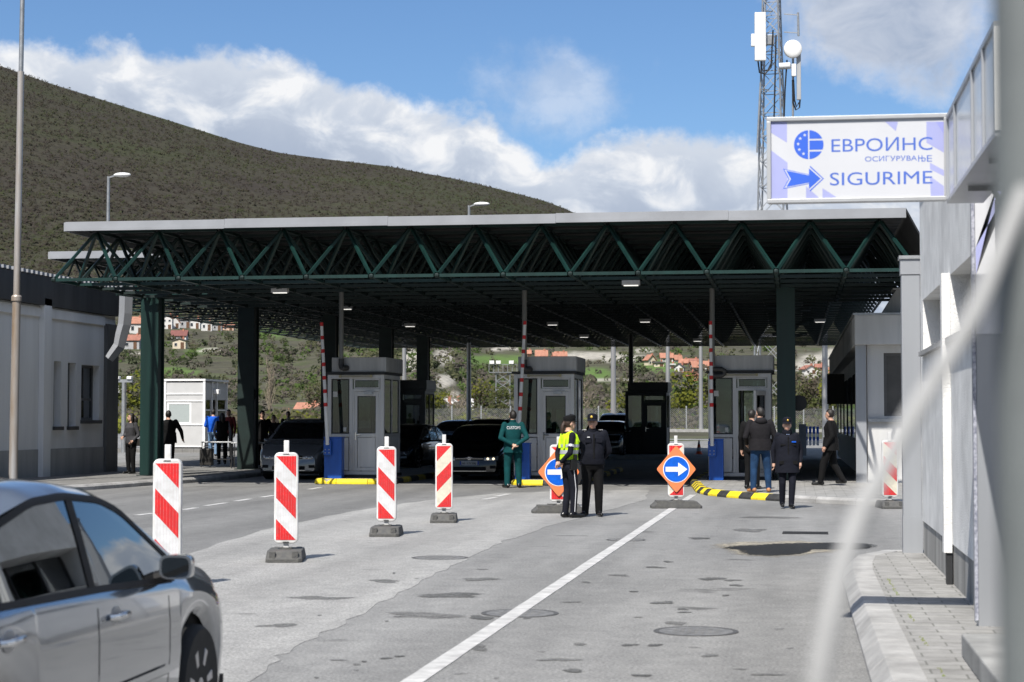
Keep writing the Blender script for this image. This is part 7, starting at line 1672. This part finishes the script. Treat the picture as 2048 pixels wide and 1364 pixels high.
car(front_at(958, 57.5, 4.6), dn, 'black car with roof rails right behind the black estate car', 4.6, 1.84, 1.66, M_cblack, 'suv', 'cars waiting under the canopy', rails=True)
car(front_at(778, 57.5, 4.5), dn+rad(-4), 'black car half hidden behind the left booth', 4.5, 1.80, 1.50, M_cblack, 'wagon', 'cars waiting under the canopy')
car(front_at(897, 82, 4.7)+V((0, 0, 0)), dn-rad(14), 'dark blue car with ringed grille in the sun left of the black estate car', 4.7, 1.90, 1.62, M_cblue, 'suv', 'cars waiting under the canopy', emblem='rings')
car(front_at(1203, 78, 4.6), dn, 'black car behind the two officers in the right lane', 4.6, 1.84, 1.58, M_cblack, 'suv', 'cars waiting under the canopy')
car(front_at(1222, 88, 4.9), dn, 'taller blue van behind the black car in the right lane', 4.9, 1.95, 1.95, M_cvan, 'mpv', 'cars waiting under the canopy')
# ------------------------------------------------------------------ houses on the hillside
WC = {'w': mat('house_white', (.62, .61, .59), .85, 0, .12, .6), 'c': mat('house_cream', (.60, .52, .40), .85, 0, .12, .6), 'p': mat('house_peach', (.60, .42, .32), .85, 0, .12, .6), 'b': mat('house_brick', (.40, .17, .11), .9, 0, .3, 1.5), 'g': mat('house_grey', (.36, .36, .37), .85, 0, .12, .6)}
RC = {'o': mat('roof_orange', (.36, .165, .11), .85, 0, .25, 1.2), 'r': mat('roof_red_brown', (.17, .065, .055), .85, 0, .25, 1.2), 'n': mat('roof_rust', (.28, .12, .085), .85, 0, .3, 1.2), 'w': mat('roof_pale', (.55, .54, .53), .7, 0, .15, 1.2), 'd': mat('roof_dark', (.08, .075, .075), .8, 0, .25, 1.2)}
M_win = mat('house_window', (.03, .035, .045), .15); M_doorb = mat('house_door', (.12, .06, .03), .6)
def house(px, ybase, wpx, hpx, rpx, wc, rc, label, gable=False, yaw=0.0, D=None, flat=False, oculus=False, depth=.85, group='houses on the hillside'):
    """px: middle, ybase: foot, wpx/hpx/rpx: wall width, wall height and roof height in photo pixels"""
    D = D or find_D(px, ybase); b = P(px, ybase, D); k = D/FPX; w, h, r = wpx*k, hpx*k, rpx*k; d = w*depth
    t = thing('house', label, 'house', b, YAW+yaw, group); e = .35
    low_ = -max(1.5, h*.4)
    if gable:   # gable end towards the camera
        MB().prism([(-w/2, 0, low_), (w/2, 0, low_), (w/2, 0, h), (0, 0, h+r), (-w/2, 0, h)], (0, d, 0)).build('wall', WC[wc], t)
        m = MB()
        for sx in (-1, 1):
            n_ = V((sx*r, 0, w/2)).normalized()*.15; a, c = V((sx*(w/2+e), -e, h-e*r/(w/2))), V((0, -e, h+r)); m.prism([a+n_*.05, c+V((0, 0, .02)), c+V((0, 0, .2)), a+n_], (0, d+2*e, 0))
        rf = m.build('roof', RC[rc], t)
    elif flat:
        MB().box(-w/2, w/2, 0, d, low_, h).build('wall', WC[wc], t); rf = MB().box(-w/2-e, w/2+e, -e, d+e, h+.002, h+max(.25, r)).build('roof', RC[rc], t)
    else:
        MB().prism([(-w/2, 0, low_), (-w/2, 0, h), (-w/2, d/2, h+r), (-w/2, d, h), (-w/2, d, low_)], (w, 0, 0)).build('wall', WC[wc], t)
        m = MB()
        for y0_, y1_ in ((-e, d/2), (d+e, d/2)):
            z0_ = h-e*r/(d/2); m.prism([(-w/2-e, y0_, z0_+.05), (-w/2-e, y1_, h+r+.05), (-w/2-e, y1_, h+r+.24), (-w/2-e, y0_, z0_+.24)], (w+2*e, 0, 0))
        rf = m.build('roof', RC[rc], t)
    MB().box(w*.2, w*.2+.5, d*.4, d*.4+.5, h+r*.4, h+r+.6).build('chimney', WC['b'], rf)
    n = 2 if w < 9 else 3; rows = 1 if h < 3.6 else 2
    for ro in range(rows):
        for i in range(n):
            cx = -w/2+w*(i+.5)/n; z0_ = h*(ro+.32)/rows
            if ro == 0 and i == n-1:
                MB().box(cx-.5, cx+.5, -.06, -.002, .0, min(2.1, h*.8/rows)).build('door', M_doorb, t); continue
            wn = MB().box(cx-w*.11, cx+w*.11, -.07, -.002, z0_, z0_+h*.42/rows).build('window', WC['w'], t); MB().box(cx-w*.095, cx+w*.095, -.10, -.072, z0_+.1, z0_+h*.42/rows-.1).build('pane', M_win, wn)
    if oculus:
        MB().lathe([(1.0, -.12), (1.0, -.002)], (0, 0, h+r*.38), 'y', 24).build('round_window', WC['w'], t); MB().lathe([(.68, -.16), (.68, -.122)], (0, 0, h+r*.38), 'y', 24).build('pane', M_win, t)
    return t
for px, yb_, w_, h_, r_, wc, rc, lab, kind, yw in HS:
    house(px, yb_, w_, h_, r_, wc, rc, lab, gable=(kind == 1), flat=(kind == 2), yaw=yw, D=HD[px, yb_])
house(893, 846, 98, 20, 26, 'w', 'w', 'big house with pale roof and brick gable behind the black estate car', D=255, depth=.7)
house(884, 845, 54, 26, 20, 'b', 'd', 'brick gable wing with a round window on the big pale roofed house', gable=True, D=249, oculus=True, depth=.3)
house(1209, 846, 40, 16, 3, 'g', 'w', 'grey flat building with pale roof above the blue van', flat=True, D=230)
# ------------------------------------------------------------------ trees, hedges
def tree(p, h, r, label, mats, nleaf=420, leaf=.085, trunk_h=.4, group=None, seed=1, bare=False, slim=False):
    t = thing('tree' if not bare else 'bare_tree', label, 'tree', p, 0, group); q = random.Random(seed); m = MB(); tips = []
    m.tube([(0, 0, -.2), (.05*h*.1, 0, h*trunk_h*.6), (0, .02*h, h*trunk_h), (0, 0, h*.8)], [h*.022, h*.018, h*.013, h*.003], 8)
    nb = 26 if bare else 11
    for k in range(nb):
        z = h*(trunk_h*.5+(1-trunk_h*.5)*.8*k/nb); a = q.uniform(0, 6.28); L_ = r*q.uniform(.6, 1.05)*(1-.35*k/nb); up = L_*(q.uniform(.5, 1.0) if not slim else q.uniform(1.8, 2.8)); L_ *= (.55 if slim else 1)
        a_, b_ = V((0, 0, z)), V((math.cos(a)*L_, math.sin(a)*L_, min(z+up, h))); mid = a_.lerp(b_, .5)+V((0, 0, -.06*L_))
        m.tube([a_, mid, b_], [h*.009, h*.006, h*.002], 5); tips.append(b_)
        if bare:
            for j in range(5):
                c = a_.lerp(b_, q.uniform(.3, 1)); m.tube([c, c+V((q.uniform(-.3, .3)*r, q.uniform(-.3, .3)*r, q.uniform(.15, .5)*r*(2 if slim else 1)))], [h*.0035, h*.001], 4)
    m.build('trunk', mat('bark', (.13, .11, .09), .9, 0, .3, 3) if not bare else mat('pale_bark', (.24, .20, .15), .9, 0, .3, 3), t)
    if not bare:
        items = []; 
        for k in range(16):
            a = q.uniform(0, 6.28); z = h*q.uniform(trunk_h*.9, .92); rr = r*q.uniform(.1, .75)*(1-.5*abs(z/h-.6)); items.append(((math.cos(a)*rr, math.sin(a)*rr, z), r*q.uniform(.28, .5), r*q.uniform(.24, .42), q.randrange(len(mats))))
        o = leafy('crown', items, mats, nleaf//16*2, .16, seed, None, None); del o['kind']; o.parent = t
    return t
LV = [leafmat('leaf_olive', (.10, .115, .04)), leafmat('leaf_yellow_green', (.17, .18, .03)), leafmat('leaf_dark_green', (.04, .06, .02))]
LV2 = [leafmat('bud_brown', (.13, .11, .08)), leafmat('bud_olive', (.12, .12, .06)), LV[0]]
gb = lambda px, D: (lambda p: V((p.x, p.y, terr_z(px, D) if D > 112 else gz(p.x, p.y))))(P(px, 860, D))
tree(gb(1379, 175), 5.2, 2.6, 'yellow green bushy tree left of the right barrier arm', [LV[1], LV[1], LV[2]], trunk_h=.25, seed=3)
tree(gb(1342, 165), 3.6, 1.0, 'slim green shrub at the foot of the right masts', [LV[1], LV[0]], trunk_h=.15, seed=4)
tree(gb(1423, 190), 7.5, 2.2, 'dark leafless tree behind the right barrier arm', LV2, 500, seed=5)
tree(gb(1625, 175), 6.0, 2.6, 'greyish budding tree left of the thick mast', LV2, 560, trunk_h=.25, seed=6)
tree(gb(1672, 165), 4.8, 2.4, 'green budding tree right of the thick mast', [LV[0], LV[1], LV2[1]], 560, trunk_h=.2, seed=7)
tree(gb(1600, 180), 4.6, 2.0, 'low budding tree beside the right column', LV2, 420, trunk_h=.2, seed=8)
tree(gb(540, 235), 6.8, 1.5, 'pale leafless poplar above the minivan', None, bare=True, slim=True, seed=9, trunk_h=.1)
tree(gb(915, 190), 3.6, 2.2, 'bare twiggy tree before the big pale roofed house', None, bare=True, seed=10, trunk_h=.2)
tree(gb(960, 185), 4.4, 2.4, 'rusty olive bush by the tall mast', [LV2[0], LV2[1], LV[1]], 460, trunk_h=.15, seed=12)
tree(gb(1000, 180), 4.0, 2.4, 'olive bush left of the middle booth', [LV2[1], LV[0]], 460, trunk_h=.15, seed=13)
tree(gb(868, 175), 3.2, 1.8, 'low yellowish bush left of the black estate car', [LV2[1], LV[0], LV[1]], 420, trunk_h=.15, seed=14)
tree(gb(1250, 180), 3.9, 2.0, 'green bush right of the blue van mast', [LV[0], LV[1]], 420, trunk_h=.15, seed=15)
tree(gb(1170, 185), 4.6, 1.8, 'grey twiggy tree right of the middle booth', None, bare=True, seed=16, trunk_h=.2)
tree(gb(262, 200), 5.5, 3.0, 'yellow green bush behind the double lamp post', [LV[1], LV[0]], 500, trunk_h=.15, seed=17)
tree(gb(640, 230), 5.0, 2.4, 'greyish bush right of the orange roofed house', LV2, 420, trunk_h=.15, seed=18)
# verge behind the fence, grass strip and kerb line
items = []; q = random.Random(23)
for k in range(520):
    px = q.uniform(830, 1730); D = q.uniform(150, 190); p = gb(px, D); r = q.uniform(.35, .95); items.append(((p.x, p.y, p.z+r*.5), r, r*.8, q.choice([0, 0, 1, 2, 3])))
leafy('roadside_scrub', items, [LV2[0], LV2[1], LV[0], LV[1]], 30, .26, 24, 'low tangled scrub growing behind the wire fence', 'scrub')
items = []
for k in range(900):
    px = q.uniform(835, 1725); D = q.uniform(141, 147); p = gb(px, D); items.append(((p.x, p.y, p.z+.05), .3, .12, q.choice([0, 1])))
leafy('verge_grass', items, [mat('grass_blade', (.10, .16, .03), .9, 0, .3, 2), LV[1]], 12, .3, 25, 'narrow grass verge along the far kerb', 'grass')
items = []
for k in range(700):
    px = q.uniform(215, 660); D = q.uniform(118, 200); p = gb(px, D); r = q.uniform(.3, 1.3); items.append(((p.x, p.y, p.z+r*.4), r, r*.8, q.choice([0, 0, 1, 2, 3])))
leafy('roadside_scrub', items, [LV2[0], LV2[1], LV[0], LV[1]], 26, .28, 26, 'mixed low scrub on the rise behind the white kiosk', 'scrub')
# wire fence
M_wire = bpy.data.materials.new('wire_mesh'); M_wire.use_nodes = True; n = M_wire.node_tree; b = n.nodes['Principled BSDF']; b.inputs['Base Color'].default_value = (.3, .31, .31, 1); b.inputs['Metallic'].default_value = .5
tcw = n.nodes.new('ShaderNodeTexCoord'); mpw = n.nodes.new('ShaderNodeMapping'); mpw.inputs['Rotation'].default_value = (0, rad(45), 0); mpw.inputs['Scale'].default_value = (9, 9, 9); n.links.new(tcw.outputs['Object'], mpw.inputs[0])
sw = n.nodes.new('ShaderNodeSeparateXYZ'); n.links.new(mpw.outputs[0], sw.inputs[0]); prev = None
for i in (0, 2):
    f1 = n.nodes.new('ShaderNodeMath'); f1.operation = 'FRACT'; n.links.new(sw.outputs[i], f1.inputs[0]); l1 = n.nodes.new('ShaderNodeMath'); l1.operation = 'LESS_THAN'; l1.inputs[1].default_value = .13; n.links.new(f1.outputs[0], l1.inputs[0])
    if prev: mxw = n.nodes.new('ShaderNodeMath'); mxw.operation = 'MAXIMUM'; n.links.new(prev, mxw.inputs[0]); n.links.new(l1.outputs[0], mxw.inputs[1]); prev = mxw.outputs[0]
    else: prev = l1.outputs[0]
n.links.new(prev, b.inputs['Alpha'])
a, c = gb(845, 149), gb(1725, 149); t = thing('wire_fence', 'long wire mesh fence on pale posts beyond the far road', 'fence', a, math.atan2(c.y-a.y, c.x-a.x)); Lf = (c-a).length; dz = (c.z-a.z)
MB().add([(0, 0, .05), (Lf, 0, .05+dz), (Lf, 0, 1.75+dz), (0, 0, 1.75)], [(0, 1, 2, 3)]).build('mesh', M_wire, t)
for k in range(16): MB().tube([(Lf*k/15, .05, -.1+dz*k/15), (Lf*k/15, .05, 1.95+dz*k/15)], .055, 6).build('post', M_offwhite, t)
k0, k1 = gb(845, 140), gb(1725, 140); struct(MB().bar(k0, k1, .5, .45).build('kerb', M_kerb))
# far road paving, markings
for ya_ in (869, 877, 888):
    p, q2 = G(1330, ya_), G(1420, ya_+1)
for (x0_, y0_, x1_, y1_) in [(1345, 898, 1412, 896), (1345, 890, 1412, 889)]:
    a, c = P(x0_, y0_, 98), P(x1_, y1_, 98); strip('road_marking', (a.x, a.y), (c.x, c.y), .22, gz(0, a.y)+.03, 6)
# white kiosk at the left
p = P(408, 897, 79.5); t = thing('white_kiosk', 'white panelled control kiosk in the sun left of the dark column', 'kiosk', (p.x, p.y, p.z), 0, None)
Wk, Dk, Hk = 2.5, 3.2, 2.85; M_kw = mat('kiosk_white', (.50, .50, .495), .5, 0, .08, 2)
m = MB(); m.box(-Wk, -.06, .0, .08, .08, 1.02); m.box(-Wk, -.06, 0, .08, 2.0, Hk); m.box(-Wk, -2.45, 0, .08, 1.02, 2.0); m.box(-1.85, -1.66, 0, .08, 1.02, 2.0); m.box(-.58, -.06, 0, .08, 1.02, 2.0)
m.box(-.08, 0, .06, 1.0, .08, 1.05); m.box(-.08, 0, .06, Dk, 2.1, Hk); m.box(-.08, 0, 1.75, Dk, .08, 1.05); m.box(-Wk, -.08, Dk-.08, Dk, .08, Hk); m.box(-Wk, -Wk+.08, .08, Dk-.08, .08, Hk)
m.build('wall', M_kw, t)
for x in (-Wk+.05, -1.75, 0.0): MB().box(x-.05, x+.05, -.04, .05, 0, Hk+.05).build('corner_post', M_white, t)
for z in (.06, 1.0, 2.02, 2.32): MB().box(-Wk, .02, -.03, -.002, z, z+.05).build('rail', M_white, t)
for y in (1.02, 1.70, Dk-.05): MB().box(-.06, .04, y-.04, y+.04, 0, Hk+.02).build('corner_post', M_white, t)
MB().box(-Wk-.06, .06, -.06, Dk+.06, Hk+.052, Hk+.14).build('roof', M_white, t)
M_blind = mat('pale_green_blind', (.34, .38, .37), .7, 0, .06, 20)
w = MB().box(-1.66, -.58, .0, .06, 1.04, 1.12).box(-1.66, -.58, 0, .06, 1.9, 1.99).box(-1.66, -1.58, 0, .06, 1.12, 1.9).box(-.66, -.58, 0, .06, 1.12, 1.9).build('window', M_white, t); MB().box(-1.58, -.66, .012, .018, 1.12, 1.9).build('blind', M_blind, w)
MB().box(-2.45, -1.85, .02, .05, 1.02, 2.0).build('pane', M_glassdk, t); MB().box(-2.2, -1.86, -.012, -.002, 1.75, 2.0).build('blue_sticker', M_blue, t)
for ya_, yb_ in ((.12, .95), (1.82, Dk-.15)):
    w = MB().box(-.05, .0, ya_, ya_+.05, 1.05, 2.08).box(-.05, 0, yb_-.05, yb_, 1.05, 2.08).box(-.05, 0, ya_+.05, yb_-.05, 1.62, 1.68).build('side_window', M_white, t); MB().box(-.03, -.02, ya_+.05, yb_-.05, 1.05, 2.08).build('pane', M_glassdk, w)
MB().box(-.30, -.26, 1.06, 1.66, .08, 2.1).build('door', M_black, t); MB().box(.0, .25, 1.2, 1.5, 2.35, 2.55).build('lamp', M_white, t, bevel=.02)
slab('pavement', [(p.x-4.2, p.y-.9), (p.x+.7, p.y-.9), (p.x+.7, p.y+4.5), (p.x-4.2, p.y+4.5)], p.z-.32, p.z+.002, M_pave2)
# floodlight gantry far behind
p = gb(1006, 200); t = thing('floodlight_tower', 'far lattice tower with white floodlights left of the middle booth', 'tower', (p.x, p.y, p.z), YAW); m = MB(); hw_ = .75; Hf = 5.4
for sx, sy in ((-1, -1), (1, -1), (1, 1), (-1, 1)): m.tube([(sx*hw_, sy*hw_, -1), (sx*hw_, sy*hw_, Hf)], .07, 6)
for k in range(6):
    z = k*.9; m.bar((-hw_, -hw_, z), (hw_, -hw_, z+.9), .06); m.bar((hw_, -hw_, z), (-hw_, -hw_, z+.9), .06); m.bar((-hw_, -hw_, z), (hw_, -hw_, z), .06)
m.box(-1.5, 1.5, -1, 1, Hf, Hf+.08)
for k in range(7): m.bar((-1.5+k*.5, -1, Hf+.08), (-1.5+k*.5, -1, Hf+.9), .05)
m.bar((-1.5, -1, Hf+.9), (1.5, -1, Hf+.9), .06)
m.build('frame', M_galv, t)
for k in (-1.2, -.5, .9): MB().box(k-.25, k+.25, -1.3, -1, Hf+.95, Hf+1.3).build('floodlight', M_white, t)
